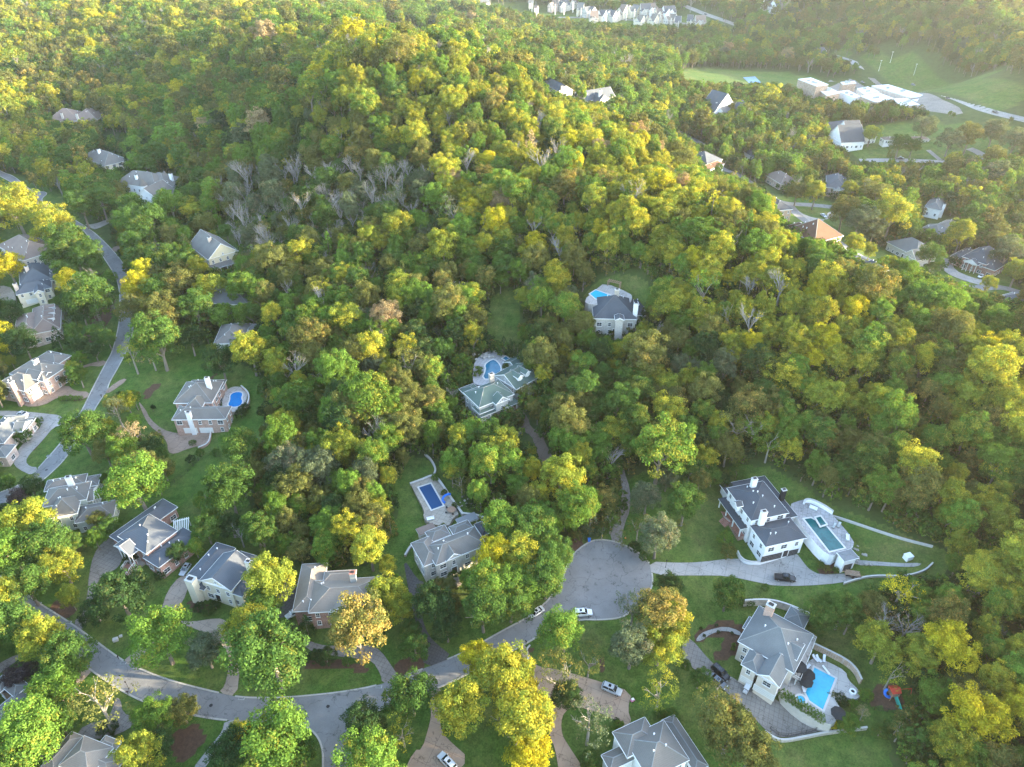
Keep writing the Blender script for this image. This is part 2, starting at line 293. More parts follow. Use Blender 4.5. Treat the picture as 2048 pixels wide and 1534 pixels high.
PAVE = [ # name, material, outline
 ('concrete_driveway','conc',[(1299,1123),(1349,1126),(1400,1125),(1475,1115),(1505,1128),(1521,1130),(1592,1107),(1598,1113),(1612,1132),(1620,1140),(1640,1150),(1687,1147),(1707,1148),(1717,1156),(1685,1166),(1612,1172),(1550,1172),(1525,1167),(1457,1152),(1400,1151),(1303,1152)]),
 ('concrete_path','conc',[(1712,1120),(1737,1122),(1800,1127),(1845,1126),(1835,1134),(1800,1134),(1750,1131),(1712,1131)]),
 ('tan_driveway','tan',[(856,1385),(882,1374),(882,1400),(880,1440),(884,1465),(902,1485),(939,1517),(900,1560),(800,1560),(829,1500),(844,1500),(859,1450),(863,1425)]),
 ('tan_driveway','tan',[(1038,1294),(1052,1290),(1062,1318),(1078,1335),(1110,1338),(1154,1350),(1204,1365),(1264,1384),(1255,1420),(1264,1445),(1249,1457),(1219,1432),(1149,1412),(1128,1425),(1122,1445),(1124,1470),(1134,1487),(1172,1545),(1118,1545),(1111,1500),(1099,1470),(1090,1430),(1074,1385),(1062,1345),(1045,1315)]),
 ('paved_driveway','gravel',[(1366,1278),(1380,1275),(1424,1327),(1456,1350),(1482,1366),(1545,1398),(1553,1400),(1656,1458),(1611,1470),(1566,1476),(1543,1470),(1520,1450),(1499,1425),(1449,1382),(1421,1357),(1381,1335),(1362,1310)]),
 ('tan_driveway','tan2',[(262,1310),(245,1324),(281,1340),(283,1318),(300,1295),(330,1262),(370,1250),(400,1262),(430,1275),(452,1300),(460,1320),(457,1340),(450,1372),(437,1386),(474,1394),(480,1335),(470,1300),(462,1260),(454,1242),(435,1236),(380,1245),(350,1240),(350,1227),(375,1187),(378,1152),(360,1152),(335,1182),(322,1222),(318,1250),(290,1285)]),
 ('concrete_driveway','gravel',[(225,1072),(205,1085),(187,1110),(178,1150),(176,1185),(168,1225),(145,1247),(163,1264),(176,1235),(190,1190),(196,1160),(215,1148),(238,1135),(246,1115),(240,1090)]),
 ('concrete_driveway','gravel',[(605,1275),(625,1285),(650,1292),(690,1292),(740,1290),(762,1302),(784,1333),(796,1352),(785,1367),(764,1366),(762,1350),(745,1322),(720,1318),(690,1315),(655,1310),(615,1302)]),
 ('paved_driveway','darkpave',[(806,1115),(835,1160),(850,1165),(845,1195),(842,1230),(856,1270),(875,1290),(907,1315),(847,1338),(846,1290),(835,1260),(825,1215),(815,1170)]),
 ('asphalt_driveway','darkpave',[(575,1150),(596,1160),(596,1228),(548,1240),(556,1200)]),
 ('asphalt_driveway','gravel',[(1218,1079),(1229,1043),(1241,1023),(1244,980),(1239,943),(1236,915),(1246,915),(1248,943),(1261,980),(1260,1023),(1250,1045),(1241,1086)]),
 ('brown_driveway','brownpave',[(1034,808),(1042,820),(1056,835),(1061,855),(1081,865),(1094,893),(1106,915),(1120,940),(1090,940),(1074,918),(1069,893),(1064,872),(1039,860),(1049,843),(1041,828),(1022,826)]),
 ('brown_driveway','brownpave2',[(275,800),(292,820),(300,838),(325,860),(357,868),(420,862),(417,888),(375,898),(350,909),(336,905),(335,885),(320,868),(300,853),(288,833)]),
 ('brown_driveway','brownpave2',[(217,776),(246,757),(256,760),(222,785),(210,788)]),
 ('concrete_driveway','conc',[(-30,822),(37,822),(139,833),(127,850),(107,855),(87,880),(60,908),(51,923),(60,934),(77,935),(67,953),(35,938),(26,925),(32,908),(42,893),(65,868),(85,853),(75,840),(37,832),(-30,832)]),
 ('brown_driveway','brownpave2',[(47,800),(107,778),(135,770),(150,783),(180,784),(174,798),(150,798),(120,793),(85,813),(47,814)]),
 ('brown_driveway','brownpave2',[(160,734),(185,726),(214,720),(207,734),(175,732),(160,744)]),
 ('concrete_path','conc',[(168,448),(185,450),(222,437),(227,443),(192,460),(182,457)]),('brown_driveway','brownpave2',[(222,496),(243,490),(243,497),(230,506)]),
 ('concrete_path','gravel',[(-20,1338),(37,1307),(45,1315),(-20,1362)]),('tan_driveway','tan2',[(184,1343),(176,1352),(158,1370),(150,1362),(172,1338)]),
 ('concrete_driveway','gravel',[(232,1395),(242,1400),(246,1427),(272,1436),(268,1452),(240,1468),(200,1480),(150,1475),(170,1450),(215,1440),(225,1420)]),
 ('concrete_driveway','conc',[(450,1441),(496,1442),(478,1465),(436,1500),(404,1545),(380,1545),(425,1488),(445,1464)]),
 ('concrete_path','conc',[(1390,1283),(1400,1268),(1420,1260),(1450,1253),(1478,1262),(1486,1272),(1478,1272),(1450,1261),(1422,1268),(1402,1283)]),
 ('concrete_driveway','conc',[(1590,418),(1612,432),(1650,440),(1665,435),(1668,422),(1655,425),(1652,436),(1640,448),(1625,450),(1618,442)]),
 ('concrete_driveway','conc',[(1882,515),(1905,520),(1908,540),(1945,556),(1975,562),(1965,572),(1930,562),(1895,548),(1883,535)]),
 ('school_yard','gravel',[(1610,185),(1700,150),(1790,163),(1870,195),(1935,225),(1900,232),(1700,200),(1640,205)]),
 ('sports_court','court',[(1486,155),(1510,153),(1522,165),(1500,168)]),
 ('tan_driveway','tan2',[(1790,515),(1815,535),(1850,530),(1870,548),(1850,552),(1800,540)]),
]
# ------------------------------------------------------------------ the ground sheet
def gpoly(px, it=1):
    P = w2(px); return chaikin(P, it) if it else P
def lines(a, b, s): return list(np.arange(a, b, s))
gxl = [-9000, -5000, -3000, -2000] + lines(-1400, -420, 20) + lines(-420, -240, 3) + lines(-240, 170, 1.25) + lines(170, 300, 3) + lines(300, 1800, 20) + [1800, 2500, 4000, 9000]
gyl = [-6000, -2000, -600] + lines(-100, 60, 10) + lines(60, 300, 1.25) + lines(300, 480, 2.5) + lines(480, 800, 5) + lines(800, 2600, 20) + [2600, 3500, 6000, 12000]
GXg, GYg = np.meshgrid(np.array(gxl), np.array(gyl)); nX, nY = len(gxl), len(gyl)
GZg = H(GXg, GYg)
zone = np.zeros(GXg.shape)                 # 0 woodland floor, 1 lawn, 2 mulch bed
rng = np.random.default_rng(5)
wob = lambda x, y: 1.2 * np.sin(x * .31 + 2 * np.sin(y * .17)) + 1.0 * np.sin(y * .41 + 1.7 * np.sin(x * .23))
def paint(px, val, it=2, wobble=True):
    P = gpoly(px, it); x0, x1 = min(p[0] for p in P) - 3, max(p[0] for p in P) + 3; y0, y1 = min(p[1] for p in P) - 3, max(p[1] for p in P) + 3
    k = (GXg > x0) & (GXg < x1) & (GYg > y0) & (GYg < y1); xx, yy = GXg[k], GYg[k]
    if wobble: xx, yy = xx + .35 * wob(xx, yy), yy + .35 * wob(yy, xx)
    z = zone[k]; z[pip(P, xx, yy)] = val; zone[k] = z
for q in RES: paint(q, 1)
for q in BEDS: paint(q, 2)
for q in PATCH: paint(q, 1)
me = bpy.data.meshes.new('ground')
nv = nX * nY; me.vertices.add(nv); me.vertices.foreach_set('co', np.stack([GXg, GYg, GZg], -1).ravel())
ii, jj = np.meshgrid(np.arange(nX - 1), np.arange(nY - 1)); a = (jj * nX + ii).ravel()
qd = np.stack([a, a + 1, a + nX + 1, a + nX], 1).ravel()
me.loops.add(len(qd)); me.loops.foreach_set('vertex_index', qd); me.polygons.add(len(a))
me.polygons.foreach_set('loop_start', np.arange(len(a)) * 4); me.polygons.foreach_set('loop_total', np.full(len(a), 4)); me.polygons.foreach_set('use_smooth', np.ones(len(a), bool))
me.update(calc_edges=True)
at = me.attributes.new('zone', 'FLOAT', 'POINT'); at.data.foreach_set('value', zone.ravel().astype(np.float32))
def ground_mat():
    m, n, l, b = newmat('ground'); b.inputs['Roughness'].default_value = .95; b.inputs['Specular IOR Level'].default_value = .1
    at = n.new('ShaderNodeAttribute'); at.attribute_name = 'zone'
    tc = n.new('ShaderNodeTexCoord')
    def noise(s, d=5, r=.6):
        q = n.new('ShaderNodeTexNoise'); q.inputs['Scale'].default_value = s; q.inputs['Detail'].default_value = d; q.inputs['Roughness'].default_value = r
        l.new(tc.outputs['Object'], q.inputs['Vector']); return q.outputs[0]
    def ramp(f, cols, lo=.3, hi=.7):
        r = n.new('ShaderNodeValToRGB'); e = r.color_ramp.elements; e[0].position = lo; e[1].position = hi
        e[0].color = (*cols[0], 1); e[1].color = (*cols[-1], 1)
        for i, c in enumerate(cols[1:-1]): q = e.new(lo + (hi - lo) * (i + 1) / (len(cols) - 1)); q.color = (*c, 1)
        l.new(f, r.inputs[0]); return r.outputs[0]
    def mixn(a, bb, f, mode='MIX'):
        q = n.new('ShaderNodeMix'); q.data_type = 'RGBA'; q.blend_type = mode
        if isinstance(f, float): q.inputs[0].default_value = f
        else: l.new(f, q.inputs[0])
        l.new(a, q.inputs[6]); l.new(bb, q.inputs[7]); return q.outputs[2]
    wood = ramp(noise(.25, 8, .7), [(.034, .040, .016), (.045, .070, .020), (.055, .085, .024), (.080, .080, .036)])
    grass = ramp(noise(.05, 5, .7), [(.040, .105, .017), (.062, .125, .026), (.095, .135, .038), (.13, .13, .055)], .28, .75)
    g2 = ramp(noise(2.2, 6, .8), [(.42, .50, .42), (1.45, 1.32, 1.2)])
    grass = mixn(grass, g2, 1.0, 'MULTIPLY')
    g3 = ramp(noise(.35, 6, .75), [(.55, .60, .5), (1.0, 1.0, 1.0), (1.7, 1.35, 1.4)], .3, .75)
    grass = mixn(grass, g3, 1.0, 'MULTIPLY')
    rgb = n.new('ShaderNodeRGB'); rgb.outputs[0].default_value = (.26, .20, .06, 1)
    lf = n.new('ShaderNodeMath'); lf.operation = 'MULTIPLY'
    for i_, (f_, lo_, hi_) in enumerate(((noise(5.5, 4, .8), .56, .64), (noise(.07, 4, .65), .47, .60))):
        q = n.new('ShaderNodeMapRange'); q.inputs[1].default_value = lo_; q.inputs[2].default_value = hi_; q.inputs[4].default_value = .85; l.new(f_, q.inputs[0]); l.new(q.outputs[0], lf.inputs[i_])
    grass = mixn(grass, rgb.outputs[0], lf.outputs[0])
    mul = ramp(noise(1.5, 6, .8), [(.055, .035, .025), (.13, .075, .05)])
    def step(th):
        q = n.new('ShaderNodeMapRange'); q.inputs[1].default_value = th - .12; q.inputs[2].default_value = th + .12; l.new(at.outputs['Fac'], q.inputs[0]); return q.outputs[0]
    c = mixn(wood, grass, step(.5)); c = mixn(c, mul, step(1.5)); l.new(c, b.inputs['Base Color'])
    bp = n.new('ShaderNodeBump'); bp.inputs['Strength'].default_value = .6; bp.inputs['Distance'].default_value = .25; l.new(noise(1.8, 6, .8), bp.inputs['Height']); l.new(bp.outputs[0], b.inputs['Normal'])
    return m
me.materials.append(ground_mat()); tag(link('ground', me), None, None, kind='structure')
# ------------------------------------------------------------------ roads and paving
def road_mat(name, col, seam=0, var=.10):
    m, n, l, b = newmat(name); b.inputs['Roughness'].default_value = .9
    tc = n.new('ShaderNodeTexCoord')
    def nz(s, d, r): q = n.new('ShaderNodeTexNoise'); q.inputs['Scale'].default_value = s; q.inputs['Detail'].default_value = d; q.inputs['Roughness'].default_value = r; l.new(tc.outputs['Object'], q.inputs['Vector']); return q.outputs[0]
    def mr(f, a, c, lo=.3, hi=.7): q = n.new('ShaderNodeMapRange'); q.inputs[1].default_value = lo; q.inputs[2].default_value = hi; q.inputs[3].default_value = a; q.inputs[4].default_value = c; l.new(f, q.inputs[0]); return q.outputs[0]
    def mul(a, c): q = n.new('ShaderNodeMath'); q.operation = 'MULTIPLY'; l.new(a, q.inputs[0]); l.new(c, q.inputs[1]); return q.outputs[0]
    f = mul(mr(nz(3.0, 6, .8), 1 - var, 1 + var), mr(nz(.12, 4, .6), .78, 1.15))
    vc = n.new('ShaderNodeTexVoronoi'); vc.feature = 'DISTANCE_TO_EDGE'; vc.inputs['Scale'].default_value = .16
    wn = n.new('ShaderNodeVectorMath'); wn.operation = 'MULTIPLY_ADD'; wn.inputs[1].default_value = (5, 5, 0); wt = n.new('ShaderNodeTexNoise'); wt.inputs['Scale'].default_value = .5; l.new(tc.outputs['Object'], wt.inputs['Vector'])
    l.new(wt.outputs[1], wn.inputs[0]); l.new(tc.outputs['Object'], wn.inputs[2]); l.new(wn.outputs[0], vc.inputs['Vector']); f = mul(f, mr(vc.outputs[0], .55, 1.0, 0, .016))
    f = mul(f, mr(nz(.5, 6, .75), .6, 1.02, .3, .42))          # dark stains and patches
    if seam:
        vo = n.new('ShaderNodeTexBrick'); vo.inputs['Scale'].default_value = 1.0; vo.inputs['Brick Width'].default_value = seam; vo.inputs['Row Height'].default_value = seam; vo.offset = 0
        vo.inputs['Mortar Size'].default_value = .05; vo.inputs['Color1'].default_value = (1, 1, 1, 1); vo.inputs['Color2'].default_value = (.93, .93, .93, 1); vo.inputs['Mortar'].default_value = (.62, .62, .62, 1)
        rt = n.new('ShaderNodeVectorRotate'); rt.inputs['Angle'].default_value = .4; l.new(tc.outputs['Object'], rt.inputs['Vector']); l.new(rt.outputs[0], vo.inputs['Vector']); f = mul(f, vo.outputs[0])
    vm = n.new('ShaderNodeVectorMath'); vm.operation = 'SCALE'; vm.inputs[0].default_value = col; l.new(f, vm.inputs['Scale']); l.new(vm.outputs[0], b.inputs['Base Color'])
    return m
road_mat('asphalt', (.19, .19, .19)); road_mat('conc', (.30, .29, .275), 3.4); road_mat('tan', (.36, .26, .19), 4.5); road_mat('tan2', (.31, .25, .20), 4.0)
road_mat('gravel', (.22, .20, .18), 1.1); road_mat('darkpave', (.105, .10, .098), .8); road_mat('brownpave', (.17, .13, .10), 3.5); road_mat('brownpave2', (.27, .20, .155), 3.5)
road_mat('patio', (.33, .29, .24), 1.5); road_mat('patio2', (.34, .33, .33), 1.2); road_mat('patio3', (.42, .39, .36), 2.6); road_mat('court', (.16, .28, .42)); road_mat('kerb', (.36, .345, .31))
def lay(name, m, P, off, step=2.5):
    V, F_ = drape(P, step, off); mb = MB(); mb.add(V, F_)
    o = mb.obj(name, MATS[m], smooth=True); o['kind'] = 'structure'; return o
def line_poly(px, wd):
    P = chaikin(w2(px), 2, False); L = []; Rr = []
    for i, p in enumerate(P):
        a = P[max(0, i - 1)]; b = P[min(len(P) - 1, i + 1)]; d = Vector((b[0] - a[0], b[1] - a[1])).normalized(); L.append((p[0] - d.y * wd / 2, p[1] + d.x * wd / 2)); Rr.append((p[0] + d.y * wd / 2, p[1] - d.x * wd / 2))
    return L + Rr[::-1], L, Rr
kb = MB(); drive_polys = []
roadP = []
for px in (ROAD_NEAR, ROAD_LEFT):
    P = gpoly(px, 2); roadP.append(P); lay('road', 'asphalt', P, .045)
for px, wd in ROADS_LINE:
    P, L, Rr = line_poly(px, wd); roadP.append(P); lay('road', 'conc' if wd == 8 or px[0][0] in (1719,) else 'asphalt', P, .05 + .004 * len(roadP), 4)
for nm, m, px in PAVE:
    P = gpoly(px, 1 if 'court' not in nm else 0); drive_polys.append((P, nm)); lay(nm, m, P, .06 + .004 * len(drive_polys) % .1 + .045, 2.0)
# kerbs run along the road edges but stop where a driveway meets the road
for P in roadP[:2]:
    Q = resample(P, 1.5); X = np.array([q[0] for q in Q]); Y = np.array([q[1] for q in Q]); cut = np.zeros(len(Q), bool)
    for D, _ in drive_polys: cut |= pip(D, X, Y)
    run = []
    for i in range(len(Q)):
        if cut[i]:
            if len(run) > 2: edge_strip(kb, run, .42, -.1, .15)
            run = []
        else: run.append(Q[i])
    if len(run) > 2: edge_strip(kb, run, .42, -.1, .15)
tag(kb.obj('kerb', MATS['kerb']), None, None, kind='structure')
# storm drains and manhole are flush details of the road
# ------------------------------------------------------------------ what must stay open to view (pixel outlines): no woodland crown may cover these
OPEN = [[(925,775),(960,755),(945,730),(950,705),(985,695),(1010,705),(1040,710),(1052,760),(1035,800),(1055,830),(1080,865),(1100,905),(1075,910),(1060,870),(1030,825),(1010,835),(960,840),(925,800)],
 [(978,592),(1030,575),(1038,640),(1035,700),(985,690),(965,680)],[(1165,590),(1185,570),(1235,552),(1292,554),(1300,600),(1282,645),(1240,665),(1190,655),(1183,615)],
 [(795,945),(850,912),(880,930),(905,1000),(990,1035),(1010,1075),(940,1100),(960,1130),(830,1170),(785,1100),(800,1050),(788,990)],
 [(1236,930),(1262,960),(1262,1030),(1240,1085),(1215,1080),(1240,1020)],[(1262,960),(1300,950),(1440,965),(1500,940),(1560,940),(1640,1000),(1700,1040),(1860,1080),(1900,1110),(1850,1155),(1760,1180),(1660,1200),(1740,1300),(1740,1470),(1560,1500),(1380,1480),(1310,1120),(1280,1090)],
 [(1740,1360),(1820,1365),(1815,1430),(1745,1420)],[(1560,1490),(1740,1465),(1760,1530),(1560,1534)],
 [(250,345),(355,340),(360,400),(300,415),(255,395)],[(175,295),(250,300),(255,345),(215,345),(180,320)],[(100,228),(205,224),(215,245),(110,245)],[(200,255),(260,262),(240,290),(205,280)],
 [(0,340),(40,340),(50,375),(0,362)],[(62,380),(100,378),(150,420),(230,440),(228,475),(260,560),(262,660),(225,640),(210,520),(180,470)],[(402,475),(460,475),(468,545),(420,545)],[(420,580),(490,582),(496,606),(422,608)],
 [(425,690),(440,655),(500,645),(535,650),(490,680)],[(530,790),(500,745),(460,745),(380,690),(420,900),(440,940),(480,880),(520,860)],
 [(1395,305),(1415,310),(1440,330),(1425,352),(1403,335)],[(1350,258),(1412,288),(1405,296),(1348,266)],[(1430,320),(1450,330),(1490,350),(1545,370),(1530,390),(1490,365),(1440,350)],
 [(1530,370),(1600,390),(1700,395),(1690,420),(1660,440),(1700,470),(1760,520),(1790,545),(1760,535),(1690,512),(1640,485),(1575,460),(1555,440),(1545,400)],[(1770,485),(1800,475),(1850,490),(1870,510),(1850,525),(1790,510)],
 [(1880,545),(1880,505),(1920,495),(1960,490),(2010,520),(2000,560),(2040,580),(2048,618),(2000,610),(1960,582),(1900,572),(1830,552),(1880,555)],[(1655,250),(1715,245),(1725,280),(1700,310),(1660,290)],
 [(1690,300),(1890,300),(1890,328),(1760,328),(1700,330)],[(1780,250),(1950,255),(1950,272),(1780,275)],[(1595,155),(1640,150),(1790,135),(1870,170),(1960,205),(2040,235),(1990,230),(1900,225),(1800,215),(1700,203),(1610,192)],
 [(1365,145),(1480,138),(1600,150),(1600,170),(1500,168),(1370,158)],[(1640,102),(1760,145),(1900,192),(2048,238),(2048,192),(1900,142),(1750,108),(1650,98)],[(1090,162),(1132,180),(1128,196),(1090,190)],
 [(1145,182),(1165,195),(1218,185),(1218,205),(1180,213),(1140,197)],[(1425,200),(1450,203),(1448,228),(1425,230)],[(950,0),(1050,0),(1160,10),(1400,32),(1410,50),(1250,50),(1140,38),(1040,22)],[(1368,10),(1475,48),(1460,54),(1362,18)],[(770,38),(870,56),(866,62),(770,44)],
 [(1430,318),(1445,322),(1442,332),(1428,330)],[(1840,445),(1890,470),(1930,440),(1880,410),(1850,400)],[(1645,345),(1690,348),(1690,385),(1650,385)],[(1530,348),(1575,350),(1570,375),(1530,370)],[(1478,300),(1510,318),(1500,328),(1480,315)]]
OPEN_RES = [[(20,475),(55,472),(85,480),(95,530),(55,545),(20,520)],[(0,570),(25,530),(110,528),(120,565),(110,605),(40,610)],[(30,620),(70,612),(122,622),(125,665),(90,700),(60,690),(30,650)],[(20,760),(60,705),(130,705),(130,735),(105,780),(50,800)],
 [(140,630),(232,640),(225,690),(180,655)],[(130,690),(170,655),(180,700),(150,720)],[(170,735),(205,737),(180,780),(150,780)],[(60,800),(170,800),(160,825),(60,815)],[(-10,830),(60,825),(70,850),(15,915),(-10,915)],[(52,920),(110,860),(125,855),(125,890),(75,935)],[(120,935),(150,905),(205,945),(190,955),(130,960)],[(0,915),(40,950),(0,970)],
 [(88,950),(190,945),(205,985),(235,1000),(230,1035),(170,1060),(95,1055),(90,1000)],[(220,1070),(330,995),(370,1010),(385,1045),(385,1075),(300,1150),(240,1140)],[(350,1230),(365,1150),(430,1085),(510,1110),(500,1180),(450,1210)],[(330,975),(440,885),(440,940),(375,1005),(340,990)],[(355,760),(500,765),(500,820),(430,880),(355,860)],
 [(240,760),(400,700),(460,745),(350,770),(350,860),(290,790)],[(520,750),(532,800),(500,850),(440,880)],[(160,1255),(260,1225),(270,1310),(245,1318),(175,1265)],[(283,1340),(440,1290),(460,1330),(430,1380),(340,1360)],[(480,1330),(560,1345),(700,1335),(760,1350),(755,1370),(480,1390)],[(590,1130),(760,1145),(760,1200),(640,1260),(600,1220)],
 [(80,1534),(150,1465),(250,1480),(260,1534)],[(-10,1350),(60,1380),(60,1430),(-10,1470)],[(400,1445),(450,1445),(400,1534),(340,1534)],[(595,1450),(640,1480),(645,1534),(600,1534)],[(780,1230),(1060,1240),(1150,1240),(1300,1200),(1380,1200),(1740,1480),(1740,1590),(780,1590)],[(1110,1120),(1320,1080),(1320,1250),(1080,1280)],
 [(205,1120),(345,1130),(350,1230),(280,1230),(200,1200)]] + [q for q in (ROAD_NEAR, ROAD_LEFT)] + [q[2] for q in PAVE[:22]]
OPEN += OPEN_RES
oy, ox = np.mgrid[0:384, -25:537]; ox = ox * 4.0 + 2; oy = oy * 4.0 + 2
openm = np.zeros(ox.shape, bool)
for q in OPEN: openm |= pip(q, ox, oy)
opts = np.stack([ox[openm], oy[openm]], 1)
# ------------------------------------------------------------------ tree shapes
def leaf_faces(pts, nrm, size, rg, jit=.9):
    n = len(pts); nn = nrm + rg.normal(0, jit, (n, 3)) * .55; nn[:, 2] += .25; nn /= np.linalg.norm(nn, axis=1)[:, None] + 1e-9
    t = rg.normal(0, 1, (n, 3)); t -= (t * nn).sum(1)[:, None] * nn; t /= np.linalg.norm(t, axis=1)[:, None] + 1e-9; bt = np.cross(nn, t)
    s = size * rg.uniform(.65, 1.3, n)[:, None]
    c = [pts - t * s - bt * s * .55, pts + t * s * .2 - bt * s * .8, pts + t * s * 1.1 + bt * s * .1, pts + t * s * .1 + bt * s * .75]
    return np.stack(c, 1)
def crown_data(kind, seed, ncl, nlf, size):
    rg = np.random.default_rng(seed); P = []; N = []; V = []
    cl = []
    if kind == 'broad' or kind == 'thin' or kind == 'round':
        lob = [(rg.uniform(-.42, .42), rg.uniform(-.42, .42), rg.uniform(1.15, 1.95), rg.uniform(.55, .75)) for _ in range(6)] + [(0, 0, 1.55, .85)]
        if kind == 'round': lob = [(0, 0, 1.15, 1.0), (.15, -.1, 1.3, .9), (-.2, .1, 1.1, .9)]
        for k in range(ncl):
            l = lob[rg.integers(len(lob))]; d = rg.normal(0, 1, 3); d /= np.linalg.norm(d)
            if d[2] < -.55: d[2] *= -.5
            r = l[3] * rg.uniform(.72, 1.02); zs = 1.1
            c = np.array([l[0] + d[0] * r, l[1] + d[1] * r, l[2] + d[2] * r * zs]); h = math.hypot(c[0], c[1])
            if h > 1.02: c[:2] *= 1.02 / h
            cl.append((c, d, rg.uniform(.15, .30) if kind != 'thin' else rg.uniform(.13, .24), rg.uniform(0, 1)))
    elif kind == 'conifer':
        for k in range(ncl):
            z = .12 + 2.75 * (k + rg.uniform()) / ncl; rr = (1 - (z / 3.0) ** 1.6) * .95; a = rg.uniform(0, 6.283); d = np.array([math.cos(a), math.sin(a), .25])
            cl.append((np.array([d[0] * rr * .85, d[1] * rr * .85, z]), d, rg.uniform(.16, .26) * (1.15 - .2 * z), rg.uniform(0, 1)))
    for c, d, r, v in cl:
        n = max(4, int(nlf * (r / .22) ** 2)); q = rg.normal(0, 1, (n, 3)); q /= np.linalg.norm(q, axis=1)[:, None]
        q[:, 2] = np.abs(q[:, 2]) * np.where(rg.uniform(size=n) < .78, 1, -1); q = q + d * .55
        q /= np.linalg.norm(q, axis=1)[:, None]; rad = r * rg.uniform(.55, 1.12, n)[:, None]
        P.append(c + q * rad * np.array([1, 1, .8])); N.append(q); V.append(np.clip(v + rg.normal(0, .13, n), 0, 1))
    P = np.concatenate(P); N = np.concatenate(N); V = np.concatenate(V)
    return leaf_faces(P, N, size, rg), V
def branches(seed, kind, spread=.75, levels=3):
    """trunk with limbs (and, for a bare tree, the whole fan of twigs)"""
    rg = random.Random(seed); mb = MB()
    def grow(a, d, L, r, lv):
        b = a + d * L; mb.bar(a, b, r, (7, 5, 4, 4, 3, 3, 3)[lv], r * .62)
        if lv >= levels: return
        for k in range((2 if kind != 'bare' or lv > 4 else 3) if lv else (4 if kind != 'bare' else 5)):
            nd = (d * .9 + Vector((rg.uniform(-1, 1), rg.uniform(-1, 1), rg.uniform(-.15, .55))) * spread).normalized()
            if nd.z < .15: nd.z = .15; nd.normalize()
            grow(a + d * L * rg.uniform(.6, 1.0), nd, L * rg.uniform(.5, .72), r * .5, lv + 1)
    h = {'broad': .95, 'thin': 1.15, 'bare': 1.05, 'round': .7, 'conifer': 2.4}[kind]
    if kind == 'conifer': mb.bar((0, 0, -.3), (0, 0, 2.5), .06, 6, .015)
    else:
        mb.bar((0, 0, -.3), (0, 0, .1), .095, 7, .072)
        grow(Vector((0, 0, .1)), Vector((rg.uniform(-.06, .06), rg.uniform(-.06, .06), 1)).normalized(), h, .072, 0)
    return mb
def leaf_mat():
    m = bpy.data.materials.new('foliage'); m.use_nodes = True; n = m.node_tree.nodes; l = m.node_tree.links; n.clear()
    out = n.new('ShaderNodeOutputMaterial')
    def at(nm, ty): q = n.new('ShaderNodeAttribute'); q.attribute_name = nm; q.attribute_type = ty; return q
    t1 = at('tint', 'INSTANCER'); t2 = at('tint2', 'INSTANCER'); au = at('autumn', 'INSTANCER'); v = at('var', 'GEOMETRY')
    # a clump turns to the autumn colour when its own value falls under the tree's autumn share
    sb = n.new('ShaderNodeMath'); sb.operation = 'SUBTRACT'; l.new(au.outputs['Fac'], sb.inputs[0]); l.new(v.outputs['Fac'], sb.inputs[1])
    mr = n.new('ShaderNodeMapRange'); mr.inputs[1].default_value = -.06; mr.inputs[2].default_value = .06; l.new(sb.outputs[0], mr.inputs[0])
    mx = n.new('ShaderNodeMix'); mx.data_type = 'RGBA'; l.new(mr.outputs[0], mx.inputs[0]); l.new(t1.outputs['Color'], mx.inputs[6]); l.new(t2.outputs['Color'], mx.inputs[7])
    hv = n.new('ShaderNodeMath'); hv.operation = 'MULTIPLY'; hv.inputs[1].default_value = 7.31; l.new(v.outputs['Fac'], hv.inputs[0])
    fr = n.new('ShaderNodeMath'); fr.operation = 'FRACT'; l.new(hv.outputs[0], fr.inputs[0])
    br = n.new('ShaderNodeMapRange'); br.inputs[3].default_value = .70; br.inputs[4].default_value = 1.38; l.new(fr.outputs[0], br.inputs[0])
    vm = n.new('ShaderNodeVectorMath'); vm.operation = 'SCALE'; l.new(mx.outputs[2], vm.inputs[0]); l.new(br.outputs[0], vm.inputs['Scale'])
    di = n.new('ShaderNodeBsdfDiffuse'); tr = n.new('ShaderNodeBsdfTranslucent'); ms = n.new('ShaderNodeMixShader'); ms.inputs[0].default_value = .36
    tv = n.new('ShaderNodeVectorMath'); tv.operation = 'MULTIPLY'; tv.inputs[1].default_value = (1.45, 1.35, .6); l.new(vm.outputs[0], tv.inputs[0])
    l.new(vm.outputs[0], di.inputs[0]); l.new(tv.outputs[0], tr.inputs[0]); l.new(di.outputs[0], ms.inputs[1]); l.new(tr.outputs[0], ms.inputs[2]); l.new(ms.outputs[0], out.inputs[0])
    MATS['leaf'] = m; return m
leaf_mat(); mat('bark', (.20, .17, .14), .9, .25, 1.2); mat('barebark', (.25, .235, .22), .9, .2, 1.2); mat('palebark', (.25, .225, .19), .9, .2, 1.2)
def crown_mesh(name, kind, seed, ncl, nlf, size):
    Q, V = crown_data(kind, seed, ncl, nlf, size); n = len(Q); me = bpy.data.meshes.new(name)
    me.vertices.add(4 * n); me.vertices.foreach_set('co', Q.ravel()); me.loops.add(4 * n); me.loops.foreach_set('vertex_index', np.arange(4 * n))
    me.polygons.add(n); me.polygons.foreach_set('loop_start', np.arange(n) * 4); me.polygons.foreach_set('loop_total', np.full(n, 4)); me.update(calc_edges=True)
    a = me.attributes.new('var', 'FLOAT', 'FACE'); a.data.foreach_set('value', V.astype(np.float32)); me.materials.append(MATS['leaf']); return me
